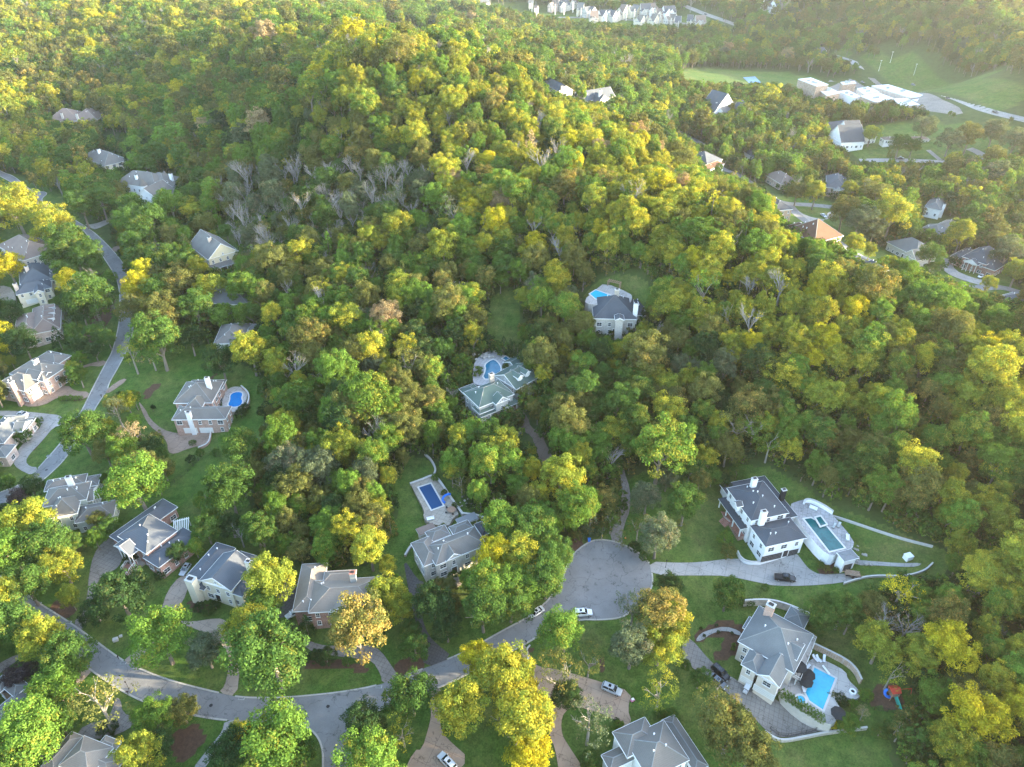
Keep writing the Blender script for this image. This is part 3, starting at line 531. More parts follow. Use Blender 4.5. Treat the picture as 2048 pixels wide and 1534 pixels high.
# kinds: name -> list of (trunk mesh, crown mesh or None)
def make_kind(kind, seeds, ncl, nlf, size, bark='bark'):
    o = []
    for s in seeds:
        tm = branches(s, kind, .75, 2 if kind in ('broad', 'round') else 3).mesh('trunk_mesh', MATS[bark])
        o.append((tm, crown_mesh('crown_mesh', kind, s, ncl, nlf, size)))
    return o
TK = {'broad': make_kind('broad', [1, 2, 3, 4, 5, 6], 135, 84, .0325), 'thin': make_kind('thin', [11, 12, 13], 60, 34, .032, 'palebark'),
      'round': make_kind('round', [21, 22], 90, 60, .040), 'conifer': make_kind('conifer', [31, 32], 110, 16, .060)}
bare = []
for s in (41, 42, 43):
    bare.append((branches(s, 'bare', .60, 5).mesh('trunk_mesh', MATS['barebark']), crown_mesh('crown_mesh', 'thin', s, 26, 6, .035)))
TK['bare'] = bare
COL = {'green': ((.056, .110, .026), (.16, .185, .04)), 'bright': ((.092, .168, .030), (.22, .235, .04)), 'dark': ((.030, .062, .022), (.08, .10, .035)), 'olive': ((.105, .118, .036), (.27, .21, .06)),
       'ygreen': ((.155, .195, .032), (.30, .28, .035)), 'yellow': ((.28, .275, .022), (.42, .36, .025)), 'orange': ((.30, .235, .06), (.42, .26, .06)), 'tan': ((.235, .19, .11), (.34, .23, .13)),
       'grey': ((.088, .115, .066), (.20, .18, .11)), 'purple': ((.055, .045, .05), (.07, .06, .05))}
CWORD = {'green': 'green', 'bright': 'bright green', 'dark': 'dark green', 'olive': 'olive green', 'ygreen': 'yellow-green', 'yellow': 'golden yellow', 'orange': 'orange-yellow', 'tan': 'thin tan', 'grey': 'grey-green', 'purple': 'dark purple'}
def tree_thing(x, y, z, s, hz, kind, col, rz, var, aut, jit, name, label, cat, group):
    tm, cm = TK[kind][var % len(TK[kind])]; g = thing(name, label, cat, (x, y, z), rz, group); g.scale = (s, s, s * hz)
    t = link('stem' if 'shrub' in name else 'trunk', tm, g); c = link('crown', cm, g)
    a, b = COL[col]; c['tint'] = [q * jit for q in a]; c['tint2'] = [q * jit for q in b]; c['autumn'] = float(aut); return g
# hand-placed trees and shrubs: crown centre (pixel), crown radius (pixel), kind b/t/r/c/x, colour[, share of autumn clumps]
YARD = [(162,860,42,'b','green'),(232,820,22,'t','grey'),(260,868,30,'t','tan'),(270,963,54,'b','bright'),(250,900,30,'b','bright'),(300,898,22,'b','dark'),(325,933,22,'b','olive'),(62,973,22,'b','dark'),(37,993,18,'b','purple'),
 (50,1043,45,'b','ygreen'),(85,1085,45,'b','green'),(22,1100,45,'b','bright'),(122,1128,36,'b','ygreen'),(142,1088,24,'b','green'),(195,1038,17,'b','olive'),(222,1050,18,'b','green'),(190,1078,18,'b','bright'),(355,1108,20,'b','dark'),
 (458,980,44,'b','green'),(410,1006,19,'t','bright'),(412,1055,28,'b','green'),(478,890,34,'b','green'),(462,1048,24,'b','dark'),(75,843,9,'r','green'),(47,872,14,'r','green'),(482,826,10,'r','dark'),(12,968,15,'b','green'),(8,1022,14,'b','dark'),
 (240,1192,48,'r','dark'),(190,1222,25,'r','dark'),(50,1165,38,'b','green'),(322,1275,54,'b','bright'),(410,1300,36,'b','grey'),(80,1272,42,'b','ygreen'),(137,1305,44,'b','green'),(22,1245,46,'b','green'),(-5,1195,40,'b','ygreen'),
 (108,1370,44,'b','bright'),(195,1400,54,'t','olive'),(55,1470,64,'b','bright'),(115,1440,38,'b','green'),(305,1435,36,'b','bright'),(362,1420,30,'b','olive'),(280,1503,40,'b','ygreen'),(317,1485,30,'b','dark'),(40,1350,28,'b','purple'),(215,1457,16,'r','dark'),(455,1508,40,'b','dark'),
 (492,1255,46,'b','ygreen',.45),(542,1305,74,'b','green'),(520,1200,34,'b','green'),(545,1155,44,'b','ygreen'),(712,1262,56,'b','olive',.4),(612,1250,17,'c','dark'),(757,1258,18,'b','dark'),(775,1185,36,'b','ygreen'),(800,1210,28,'b','ygreen'),
 (829,1290,27,'r','green'),(822,1256,20,'b','green'),(870,1205,38,'b','dark'),(894,1255,28,'b','dark'),(965,1215,45,'b','green'),(988,1165,45,'b','bright',.25),(955,1312,32,'b','yellow',.4),(1003,1350,52,'b','ygreen',.6),(917,1410,50,'b','ygreen',.5),(822,1385,44,'b','green'),
 (727,1450,40,'b','dark'),(804,1462,32,'t','ygreen'),(740,1515,52,'b','bright',.3),(546,1478,66,'b','bright'),(602,1505,28,'b','green'),(1000,1432,24,'t','ygreen'),(652,1312,17,'r','dark'),(632,1313,14,'r','dark'),(695,1322,9,'r','green'),
 (1129,1267,43,'b','bright'),(1030,1350,36,'b','ygreen',.6),(1045,1440,58,'b','ygreen',.65),(1056,1500,42,'b','yellow',.4),(1088,1420,26,'t','tan'),(1179,1320,28,'t','olive'),(1116,1352,42,'t','olive'),(1134,1388,30,'b','dark'),(1179,1440,45,'t','grey'),
 (1312,1222,46,'b','olive',.65),(1345,1250,38,'b','ygreen',.6),(1265,1290,42,'b','grey'),(1322,1288,42,'b','ygreen'),(1268,1212,34,'t','grey'),(1321,1380,38,'t','ygreen'),(1399,1357,20,'b','green'),(1424,1402,42,'t','olive'),(1461,1460,55,'b','olive'),(1500,1505,46,'b','olive'),
 (1336,1170,27,'b','dark'),(1456,1187,32,'b','green'),(1371,1330,10,'r','green'),(1319,1427,9,'r','green'),(1332,1426,8,'r','bright'),(1346,1432,13,'r','green'),(1180,1520,18,'r','green'),(1236,1455,12,'r','bright'),(1234,1442,6,'r','dark'),
 (1060,1060,44,'b','green'),(1040,1108,40,'b','ygreen',.45),(1110,1100,36,'b','green'),(1092,1152,40,'b','green'),(1048,1170,40,'b','bright'),(1022,1205,36,'b','green'),(988,1105,34,'b','yellow'),(1000,1045,40,'b','bright'),(1150,1010,42,'b','bright'),(1120,955,40,'b','ygreen'),
 (1181,1040,20,'c','grey'),(1213,1000,22,'b','olive',.5),(1222,1042,20,'t','green'),(1277,1052,22,'t','olive'),(1294,993,30,'b','grey'),(1371,1003,37,'b','green'),(1316,1068,38,'b','grey'),(1356,1052,18,'t','olive'),(1321,900,56,'b','bright',.2),(1224,918,28,'x','tan'),(1226,863,30,'b','ygreen'),
 (1334,957,20,'b','grey'),(1474,943,15,'r','green'),(1450,1077,14,'r','bright'),(1458,1102,14,'r','olive'),(1643,1225,30,'b','green'),(1686,1220,32,'b','green'),(1631,1257,15,'r','green'),(1741,1212,30,'b','olive'),(1803,1180,38,'t','yellow'),(1761,1287,40,'b','ygreen'),(1778,1248,34,'x','tan'),(1812,1255,34,'x','tan'),
 (1786,1345,28,'t','ygreen'),(1906,1295,48,'b','yellow'),(1834,1305,35,'b','ygreen'),(1831,1410,16,'r','green'),(1731,1390,12,'r','bright'),(1708,1410,10,'r','bright'),(1696,1446,20,'b','bright'),(1761,1462,14,'r','green'),(1801,1462,20,'t','olive'),(1727,1426,14,'t','tan'),(1663,1447,10,'r','yellow'),
 (1961,1437,54,'b','yellow'),(1886,1462,24,'b','ygreen'),(1838,1487,15,'t','grey'),(25,409,42,'b','ygreen',.5),(100,446,38,'b','ygreen',.45),(15,529,28,'b','yellow'),(140,484,36,'b','green'),(116,508,28,'b','green'),(172,512,28,'b','green'),(134,542,24,'b','green'),(5,672,30,'b','yellow'),(45,682,28,'b','dark'),(14,622,26,'b','dark'),
 (180,587,44,'b','green'),(135,562,22,'b','yellow'),(218,588,20,'t','grey'),(160,616,26,'b','dark'),(115,676,15,'c','dark'),(148,664,18,'b','green'),(160,690,17,'b','dark'),(197,664,18,'b','green'),(215,676,17,'b','green'),(188,702,17,'b','dark'),(158,718,13,'b','bright'),(156,748,18,'b','green'),(216,556,14,'r','bright'),
 (268,482,27,'b','green'),(320,516,32,'b','green'),(272,518,24,'b','green'),(375,526,27,'b','green'),(300,441,34,'b','green'),(265,417,28,'b','green'),(342,407,28,'b','bright'),(238,447,20,'b','grey'),(277,571,30,'b','yellow'),(265,622,28,'b','olive'),(322,579,30,'b','green'),(355,566,34,'b','olive'),(332,622,34,'b','olive'),(390,617,32,'b','green'),
 (355,594,18,'x','tan'),(422,574,26,'b','ygreen'),(480,570,28,'b','bright'),(505,560,24,'b','green'),(312,672,44,'b','green'),(380,677,25,'b','dark'),(260,702,27,'t','ygreen'),(300,706,22,'t','tan'),(440,719,30,'b','dark'),(500,698,34,'b','ygreen',.45),(162,412,28,'b','green'),(200,399,27,'b','green'),
 (1595,382,19,'b','olive'),(1632,384,20,'b','ygreen'),(1700,379,16,'b','ygreen'),(1756,389,28,'b','olive'),(1690,418,27,'b','olive'),(1720,440,26,'b','grey'),(1785,428,36,'b','ygreen'),(1712,480,19,'b','ygreen'),(1740,502,13,'b','ygreen'),(1778,525,14,'b','ygreen'),(1749,458,20,'b','grey'),
 (1865,508,22,'b','green'),(1924,468,26,'b','ygreen'),(1944,484,18,'b','olive'),(1988,484,20,'b','olive'),(2016,500,26,'b','grey'),(2035,540,24,'b','ygreen'),(1976,568,15,'b','ygreen'),(1810,541,13,'r','olive'),(1859,536,11,'r','dark'),(1845,540,9,'r','dark'),(1884,531,9,'r','green'),(1910,522,10,'r','dark'),
 (1742,268,16,'b','ygreen'),(1800,286,19,'b','green'),(1826,291,15,'b','green'),(1785,301,8,'c','olive'),(1850,252,20,'b','grey'),(1900,282,22,'b','grey'),(1940,270,24,'b','olive'),(1990,262,24,'b','grey'),(2030,282,24,'b','grey'),(1908,318,14,'b','ygreen'),(1925,322,15,'b','green'),(1992,312,18,'b','olive'),
 (978,690,9,'c','dark'),(1008,690,11,'c','dark'),(1020,694,11,'c','dark'),(1028,699,11,'c','dark'),(1035,706,11,'c','dark'),(1222,655,10,'c','dark'),(1249,652,11,'c','dark'),(1012,735,8,'r','green'),(938,762,9,'r','green'),(935,745,10,'r','dark'),(925,720,14,'r','green'),(122,797,5,'r','bright'),(131,796,5,'r','bright'),(140,795,5,'r','bright'),(150,796,5,'r','bright'),(160,796,5,'r','bright'),(1492,1243,4,'r','bright'),(1490,1252,4,'r','bright'),(1468,1290,4,'r','bright'),(1466,1298,4,'r','bright'),(1402,1257,3,'r','dark'),(1433,1250,3,'r','dark'),(1409,1271,3,'r','dark'),(1437,1264,3,'r','dark'),(1464,1266,3,'r','dark'),(1665,1390,9,'r','olive'),(1682,1400,12,'r','dark'),(1640,1130,8,'r','green'),(1655,1138,7,'r','olive'),(1672,1140,6,'r','green'),(885,1052,6,'r','green'),(870,955,7,'r','bright'),(888,985,6,'r','green'),(910,1010,6,'r','green'),(885,1135,13,'r','dark'),(905,1148,9,'r','green'),(930,1150,10,'r','dark'),(398,1215,10,'r','dark'),(415,1222,9,'r','green'),(430,1210,10,'r','dark'),(262,1115,12,'r','dark'),(280,1160,12,'r','green'),(320,1150,9,'r','dark'),(488,815,9,'r','dark'),(385,885,6,'r','green'),(400,905,8,'r','green'),(380,918,8,'r','dark'),(430,905,8,'r','green'),
 (1245,1078,16,'t','olive'),(1290,1112,11,'r','green'),(1270,1094,11,'r','dark'),(1150,1072,12,'r','olive'),(1205,1062,14,'t','green'),(1425,950,18,'b','green'),(1448,962,14,'r','dark'),(1400,960,20,'b','olive'),(1380,940,24,'b','green'),(1530,1175,7,'r','green'),(1480,1200,9,'r','dark'),(1500,1205,8,'r','green'),(1700,1240,26,'b','green'),(1655,1200,16,'b','green')]

LM = [(1520,1030,'the white house'),(1655,1080,'the dark green pool'),(1545,1290,'the beige house with grey roofs'),(1645,1375,'the bright turquoise pool'),(1780,1388,'the red and blue play set'),(890,1105,'the grey stone house'),(865,990,'the covered blue pool'),
      (680,1190,'the red brick house with tan roof'),(440,1145,'the cream house'),(300,1075,'the red brick house with white columns'),(150,1000,'the grey green siding house'),(405,820,'the brick house with a kidney pool'),(10,860,'the pink house on the loop drive'),
      (75,750,'the orange brick house'),(80,645,'the house with three white dormers'),(70,570,'the cream house with garage doors'),(55,500,'the brown roofed house'),(430,510,'the yellow gabled house'),(305,370,'the white turreted house'),(210,320,'the cream house with chimney'),
      (465,665,'the grey hip roof'),(985,790,'the green roofed house'),(980,740,'the lagoon pool'),(1230,620,'the dark roofed manor'),(1200,1150,'the turning circle'),(1071,1227,'the white sedan'),(1165,1228,'the white car at the kerb'),(1222,1381,'the silver SUV'),
      (1300,1490,'the slate grey hip roof'),(170,1500,'the tan roofed house with skylights'),(20,1390,'the brown house at the picture edge'),(895,1525,'the white car on the tan drive'),(640,1420,'the junction'),(360,1360,'the bend of the street'),(880,1330,'the dark paved drive'),(1440,1348,'the black SUV'),
      (1245,980,'the narrow climbing drive'),(1100,1400,'the planted island'),(235,640,'the left street'),(275,1340,'the cream drive mouth'),(1620,460,'the brown tiled house'),(1955,525,'the brick house with portico'),(1820,495,'the grey stone cottage'),(1750,535,'the low dark roof'),
      (1640,420,'the sunlit lawn loop'),(1690,265,'the white gabled house'),(1800,318,'the parked dark truck'),(1750,180,'the flat roofed school'),(1480,390,'the right hand street'),(1870,450,'the grey slate house'),(1010,630,'the long back lawn'),(1780,1110,'the terraced lawn'),(640,1310,'the mulched island bed')]
used = {}
def near_phrase(u, v):
    d = sorted(LM, key=lambda q: (q[0] - u) ** 2 + ((q[1] - v) * 1.2) ** 2); return d[0][2], d[1][2]
def tree_label(u, v, rp, kind, col):
    a, b = near_phrase(u, v); size = 'large' if rp > 42 else ('medium' if rp > 24 else 'small')
    noun = {'broad': 'tree', 'thin': 'thin tree', 'round': 'round shrub', 'conifer': 'conifer', 'bare': 'bare branched tree'}[kind]
    c = CWORD[col] if kind != 'bare' else 'pale'
    cands = [f'{size} {c} {noun} beside {a}', f'{size} {c} {noun} between {a} and {b}']
    if len(cands[1].split()) > 16: cands[1] = f'{c} {noun} between {a} and {b}'
    lm = [q for q in LM if q[2] == a][0]
    side = ('behind' if v < lm[1] - 18 else 'in front of' if v > lm[1] + 18 else 'next to')
    cands.insert(1, f'{size} {c} {noun} standing {side} {a}')
    cands += [f'{size} {c} {noun} to the {"right" if u > lm[0] else "left"} of {a}', f'{size} {c} {noun} {"farther" if v < lm[1] else "closer"} than {a}, toward the {"right" if u > lm[0] else "left"}']
    cands += [f'{t} {size} {c} {noun} {side} {a}' for t in ('another broad', 'third', 'fourth', 'fifth', 'sixth', 'seventh', 'eighth', 'ninth')]
    cands = [q for q in cands if len(q.split()) <= 16]
    for q in cands:
        if q not in used: used[q] = 1; return q
    return cands[0]
pr = random.Random(9)
placed = []       # world x, y, radius of the hand-placed trees
def place_yard():
    out = []
    for k, rec in enumerate(YARD):
        u, v, rp, kd, col = rec[:5]; kind = {'b': 'broad', 't': 'thin', 'r': 'round', 'c': 'conifer', 'x': 'bare'}[kd]
        hz = {'broad': pr.uniform(.9, 1.1), 'thin': pr.uniform(1.0, 1.2), 'round': .95, 'conifer': 1.15, 'bare': 1.0}[kind]
        s = 5.0; cz = {'round': 1.2, 'conifer': 1.5}.get(kind, 1.6)
        for _ in range(6):
            p = gpt(u, v, cz * s * hz); zc = proj(*p)[2]; s = rp * zc / FPX * 1.1
        z = float(H(p[0], p[1])); aut = rec[5] if len(rec) > 5 else {'yellow': .5, 'ygreen': .25, 'orange': .5}.get(col, .08)
        nm = {'broad': 'deciduous_tree', 'thin': 'deciduous_tree', 'round': 'round_shrub', 'conifer': 'conifer', 'bare': 'bare_tree'}[kind]
        cat = 'shrub' if kind == 'round' else 'tree'
        tree_thing(p[0], p[1], z, s, hz, kind, col, pr.uniform(0, 6.28), pr.randrange(9), aut, pr.uniform(.9, 1.12), nm, tree_label(u, v, rp, kind, col), cat, None)
        placed.append((p[0], p[1], s))
place_yard()
# ------------------------------------------------------------------ the woodland
def inres(x, y):
    i = np.clip(np.searchsorted(np.array(gxl), x) - 1, 0, nX - 2); j = np.clip(np.searchsorted(np.array(gyl), y) - 1, 0, nY - 2)
    return zone[j, i] > .5
def woodland():
    rg = np.random.default_rng(77); pts = []
    for y0, y1, sp_ in ((62, 330, 6.3), (330, 620, 7.2), (620, 1000, 8.8), (1000, 2200, 11.5)):
        ys = np.arange(y0, y1, sp_ * .87)
        for r_, y in enumerate(ys):
            hw = y * .80 + 75; xs = np.arange(-hw, hw + 40, sp_) + (sp_ / 2 if r_ % 2 else 0); n = len(xs)
            pts.append(np.stack([xs + rg.uniform(-.42, .42, n) * sp_, np.full(n, y) + rg.uniform(-.42, .42, n) * sp_, np.full(n, sp_)], 1))
    P = np.concatenate(pts)
    rr = rg.lognormal(0, .26, len(P)) * (P[:, 2] * .34 + 1.85); hz = rg.uniform(.92, 1.35, len(P)) * (4.9 / np.maximum(rr, 3.6)) ** .35
    z = H(P[:, 0], P[:, 1]); res = inres(P[:, 0], P[:, 1]); ok = ~res | (P[:, 0] < 20); rr = np.where(res, rr * rg.uniform(.55, .95, len(P)), rr)
    for D, _ in drive_polys: ok &= ~pip(D, P[:, 0], P[:, 1])
    for D in roadP: ok &= ~pip(D, P[:, 0], P[:, 1])
    for x, y, s in placed: ok &= (P[:, 0] - x) ** 2 + (P[:, 1] - y) ** 2 > (s * .75 + rr * .35) ** 2
    u, v, zc = proj(P[:, 0], P[:, 1], z + 1.6 * rr * hz); rp = rr * FPX / zc
    u0, v0, _ = proj(P[:, 0], P[:, 1], z)
    ok &= (v0 > -60) & (v < 1900) & (zc > 40)
    idx = np.where(ok)[0]; keep = []
    for k in idx:
        a, b, r = u[k], v[k], rp[k]
        if -60 < a < 2110 and -40 < b < 1600:
            d = ((opts[:, 0] - a) / (r * .93)) ** 2 + ((opts[:, 1] - b) / (r * 1.0)) ** 2
            if (d < 1).any():
                # try a smaller tree before leaving the spot empty
                for f in (.7, .5):
                    r2 = rr[k] * f; ua, vb, zz = proj(P[k, 0], P[k, 1], z[k] + 1.6 * r2 * hz[k]); q = r2 * FPX / zz
                    if not ((((opts[:, 0] - ua) / (q * .93)) ** 2 + ((opts[:, 1] - vb) / q) ** 2) < 1).any():
                        rr[k] = r2; u[k], v[k], rp[k] = ua, vb, q; keep.append(k); break
                continue
        keep.append(k)
    k = np.array(keep); return P[k, 0], P[k, 1], z[k], rr[k], hz[k], u[k], v[k], rp[k]
WX, WY, WZ, WR, WH, WU, WV, WP_ = woodland()
names = list(COL)
BAND = [(440,345),(560,330),(700,325),(860,335),(850,430),(760,440),(600,490),(480,520),(440,440)]
RHILL = [(1380,520),(1560,520),(1800,600),(2100,700),(2100,1500),(2000,1400),(1950,1180),(1800,900),(1600,780),(1400,640)]
CREST = [(480,60),(700,60),(900,90),(1200,220),(1500,430),(1400,560),(1050,500),(980,500),(850,330),(700,200)]
TLEFT = [(-100,-50),(560,-50),(480,110),(330,210),(200,330),(60,480),(-100,560)]
rg = np.random.default_rng(3); nW = len(WX)
inb = {k: pip(p, WU, WV) for k, p in (('band', BAND), ('rh', RHILL), ('cr', CREST), ('tl', TLEFT))}
from mathutils import noise as mn
wkind = np.empty(nW, object); wcol = np.empty(nW, object)
PAL = {'def': [('green', .32), ('olive', .16), ('bright', .20), ('ygreen', .12), ('dark', .07), ('grey', .08), ('yellow', .02), ('tan', .03)],
       'rh': [('green', .06), ('olive', .15), ('bright', .14), ('ygreen', .38), ('yellow', .17), ('tan', .05), ('grey', .02), ('orange', .03)],  # autumn mix of the right hill, yellowed further to stand in for sunlight
       'cr': [('green', .14), ('olive', .18), ('bright', .16), ('ygreen', .30), ('yellow', .09), ('tan', .09), ('orange', .03), ('dark', .03)],
       'tl': [('green', .20), ('olive', .22), ('bright', .12), ('ygreen', .26), ('yellow', .08), ('tan', .07), ('dark', .05)],
       'band': [('grey', .52), ('olive', .10), ('green', .24), ('tan', .10), ('dark', .04)]}
for i in range(nW):
    key = next((q for q in ('band', 'rh', 'cr', 'tl') if inb[q][i]), 'def')
    pal = PAL[key]; q = (rg.uniform() * .55 + .45 * (.5 + .9 * mn.noise(Vector((WX[i] * .03, WY[i] * .03, 3.3))))) % 1.0
    acc = 0; c = pal[0][0]; tot = sum(b for _, b in pal)
    for nm, b in pal:
        acc += b / tot
        if q <= acc: c = nm; break
    wcol[i] = c
    pb = {'band': .54, 'rh': .04, 'cr': .045, 'tl': .02, 'def': .035}[key]; t = rg.uniform()
    wkind[i] = 'bare' if t < pb else ('thin' if t < pb + (.16 if c in ('tan', 'grey') else .03) else ('conifer' if (t > .985) else 'broad'))
wvar = rg.integers(0, 6, nW); wrot = rg.uniform(0, 6.283, nW); wjit = rg.uniform(.8, 1.22, nW); waut = np.where(np.isin(wcol, ['yellow', 'orange', 'ygreen']), rg.uniform(.1, .7, nW), np.where(inb['cr'] | inb['rh'] | inb['tl'], np.maximum(0, rg.uniform(-.05, .42, nW)), np.maximum(0, rg.uniform(-.25, .30, nW))))
# the trees that show largest are things of their own, the rest of the wood is one mass
order = np.argsort(-WP_); vis = [k for k in order if 0 < WU[k] < 2048 and 0 < WV[k] < 1545]
N_OWN = max(0, 285 - sum(1 for r in YARD if r[3] != 'r')); own = set(vis[:N_OWN])
for k in sorted(own):
    nm = {'broad': 'woodland_tree', 'thin': 'woodland_tree', 'conifer': 'conifer', 'bare': 'bare_tree'}[wkind[k]]
    tree_thing(WX[k], WY[k], WZ[k], WR[k], WH[k], wkind[k], wcol[k], wrot[k], int(wvar[k]), waut[k], wjit[k], nm, tree_label(WU[k], WV[k], WP_[k], wkind[k], wcol[k]), 'tree', 'trees at the edge of the wood')
# source trees for the mass, kept in a collection that is not part of the scene
src = bpy.data.collections.new('woodland_sources'); vidx = {}
LOD = {'round': [crown_mesh('c', 'round', 90 + s, 45, 14, .10) for s in range(2)], 'broad': [crown_mesh('c', 'broad', 60 + s, 95, 30, .062) for s in range(4)], 'thin': [crown_mesh('c', 'thin', 70 + s, 50, 18, .055) for s in range(2)], 'conifer': [crown_mesh('c', 'conifer', 80, 70, 9, .09)]}
def joined(tm, cm, nm):
    b = bmesh.new(); b.from_mesh(tm); n0 = len(b.faces); b.from_mesh(cm); b.faces.ensure_lookup_table()
    lay_ = b.faces.layers.float.get('var')
    for f in b.faces[n0:]: f.material_index = 1
    me = bpy.data.meshes.new(nm); b.to_mesh(me); b.free(); me.materials.append(tm.materials[0]); me.materials.append(MATS['leaf']); return me
i = 0
for kd in TK:
    for lod in (0, 1):
        lst = TK[kd] if (lod == 0 or kd not in LOD) else [(TK[kd][q % len(TK[kd])][0], LOD[kd][q]) for q in range(len(LOD[kd]))]
        vidx[(kd, lod)] = []
        for tm, cm in lst:
            o = bpy.data.objects.new(f'source_tree_{i:02d}', joined(tm, cm, 'source_tree')); src.objects.link(o); vidx[(kd, lod)].append(i); i += 1
rest = np.array([k for k in range(nW) if k not in own]); n = len(rest)
me = bpy.data.meshes.new('woodland'); 
ug = np.random.default_rng(21); ux = ug.uniform(-330, 330, 44000); uy = ug.uniform(70, 620, 44000); uz = H(ux, uy); ur = ug.uniform(1.2, 3.0, 44000)
uu, uv, uzc = proj(ux, uy, uz + ur); uk = ~inres(ux, uy) & (np.abs(ux) < uy * .8 + 70)
for D, _ in drive_polys: uk &= ~pip(D, ux, uy)
for D in roadP: uk &= ~pip(D, ux, uy)
for q in OPEN: uk &= ~pip(q, uu, uv)
ux, uy, uz, ur = ux[uk], uy[uk], uz[uk], ur[uk]; nu = len(ux)
WX = np.r_[WX, ux]; WY = np.r_[WY, uy]; WZ = np.r_[WZ, uz]; WR = np.r_[WR, ur]; WH = np.r_[WH, ug.uniform(.8, 1.3, nu)]; wrot = np.r_[wrot, ug.uniform(0, 6.28, nu)]; wvar = np.r_[wvar, ug.integers(0, 6, nu)]
wkind = np.r_[wkind, np.array(['round'] * nu, object)]; wcol = np.r_[wcol, ug.choice(np.array(['green', 'dark', 'olive', 'green', 'bright'], object), nu)]; wjit = np.r_[wjit, ug.uniform(.7, 1.15, nu)]; waut = np.r_[waut, ug.uniform(0, .2, nu)]
rest = np.r_[rest, np.arange(nW, nW + nu)]; n = len(rest)
me.vertices.add(n); me.vertices.foreach_set('co', np.stack([WX[rest], WY[rest], WZ[rest]], 1).ravel())
def attr(nm, ty, data, field='value'): a = me.attributes.new(nm, ty, 'POINT'); a.data.foreach_set(field, np.ascontiguousarray(data).ravel())
lod = (np.hypot(WX[rest], WY[rest]) > 420) | (wkind[rest] == 'round')
lod = lod.astype(int)
attr('pick', 'INT', np.array([vidx[(wkind[k], lod[q])][wvar[k] % len(vidx[(wkind[k], lod[q])])] for q, k in enumerate(rest)], np.int32))
attr('rot', 'FLOAT', wrot[rest].astype(np.float32)); attr('scl', 'FLOAT_VECTOR', np.stack([WR[rest], WR[rest], WR[rest] * WH[rest]], 1).astype(np.float32), 'vector')
one = np.ones(n); T1 = np.array([COL[wcol[k]][0] for k in rest]) * wjit[rest][:, None]; T2 = np.array([COL[wcol[k]][1] for k in rest]) * wjit[rest][:, None]
attr('tint', 'FLOAT_COLOR', np.c_[T1, one].astype(np.float32), 'color'); attr('tint2', 'FLOAT_COLOR', np.c_[T2, one].astype(np.float32), 'color'); attr('autumn', 'FLOAT', waut[rest].astype(np.float32))
me.update(); wo = link('woodland', me); tag(wo, None, None, kind='stuff'); wo['label'] = 'dense autumn woodland covering the hills beyond the gardens'
ng = bpy.data.node_groups.new('scatter_trees', 'GeometryNodeTree')
ng.interface.new_socket('Geometry', in_out='INPUT', socket_type='NodeSocketGeometry'); ng.interface.new_socket('Geometry', in_out='OUTPUT', socket_type='NodeSocketGeometry')
N = ng.nodes; L = ng.links; gi = N.new('NodeGroupInput'); go = N.new('NodeGroupOutput'); ci = N.new('GeometryNodeCollectionInfo'); ci.inputs['Collection'].default_value = src
ci.inputs['Separate Children'].default_value = True; ci.inputs['Reset Children'].default_value = True
ip = N.new('GeometryNodeInstanceOnPoints'); ip.inputs['Pick Instance'].default_value = True; L.new(gi.outputs[0], ip.inputs['Points']); L.new(ci.outputs[0], ip.inputs['Instance'])
def na(nm, ty): q = N.new('GeometryNodeInputNamedAttribute'); q.data_type = ty; q.inputs[0].default_value = nm; return q.outputs[0]
L.new(na('pick', 'INT'), ip.inputs['Instance Index']); cx = N.new('ShaderNodeCombineXYZ'); L.new(na('rot', 'FLOAT'), cx.inputs[2]); L.new(cx.outputs[0], ip.inputs['Rotation']); L.new(na('scl', 'FLOAT_VECTOR'), ip.inputs['Scale'])
L.new(ip.outputs[0], go.inputs[0]); md = wo.modifiers.new('scatter', 'NODES'); md.node_group = ng
print('woodland', n, 'own', len(own), 'yard', len(YARD))
# ------------------------------------------------------------------ houses
for nm, c in {'r_slate': (.082, .093, .108), 'r_dark': (.062, .070, .082), 'r_grey': (.135, .128, .118), 'r_tan': (.205, .178, .15), 'r_brown': (.175, .135, .115), 'r_green': (.075, .11, .095), 'r_mid': (.125, .134, .136), 'r_tile': (.12, .066, .042)}.items():
    shingle(nm, c)
mat('ridge', (.20, .21, .21), .85, .15, 2); mat('ridge_dark', (.085, .095, .108), .85, .15, 2); mat('ridge_tan', (.30, .27, .24), .85, .15, 2)
mat('trim', (.78, .78, .76), .55, .05, 1); mat('white_wall', (.78, .78, .77), .8, .06, .8, var2=.05, scale2=.15); mat('cream_wall', (.66, .60, .47), .8, .07, .8); mat('sage_wall', (.42, .47, .43), .8, .06, 1.0)
mat('stone_wall', (.47, .45, .41), .9, .22, 2.4); mat('beige_wall', (.62, .55, .47), .85, .08, .8); mat('grey_wall', (.36, .38, .37), .8, .08, 1.0); mat('yellow_wall', (.58, .52, .36), .8, .08, 1)
brick('red_brick', (.30, .12, .085)); brick('orange_brick', (.44, .25, .185)); brick('pink_brick', (.55, .42, .37)); brick('tan_brick', (.36, .235, .15)); brick('pale_brick', (.55, .44, .36))
glassy('pane', (.035, .045, .055)); mat('garage', (.74, .73, .70), .6, .04, 1.5); mat('dark_door', (.045, .04, .04), .5, .1, 2); mat('wood_deck', (.30, .19, .13), .8, .2, 2.5); mat('metal_roof', (.17, .18, .19), .5, .06, 1.2)
mat('black_metal', (.02, .02, .022), .5, .1, 3); mat('conc_wall', (.46, .44, .41), .9, .12, 1.2); mat('grey_stone', (.34, .32, .29), .9, .3, 2.2); mat('vent', (.7, .7, .7), .4, 0)
WINM = {}
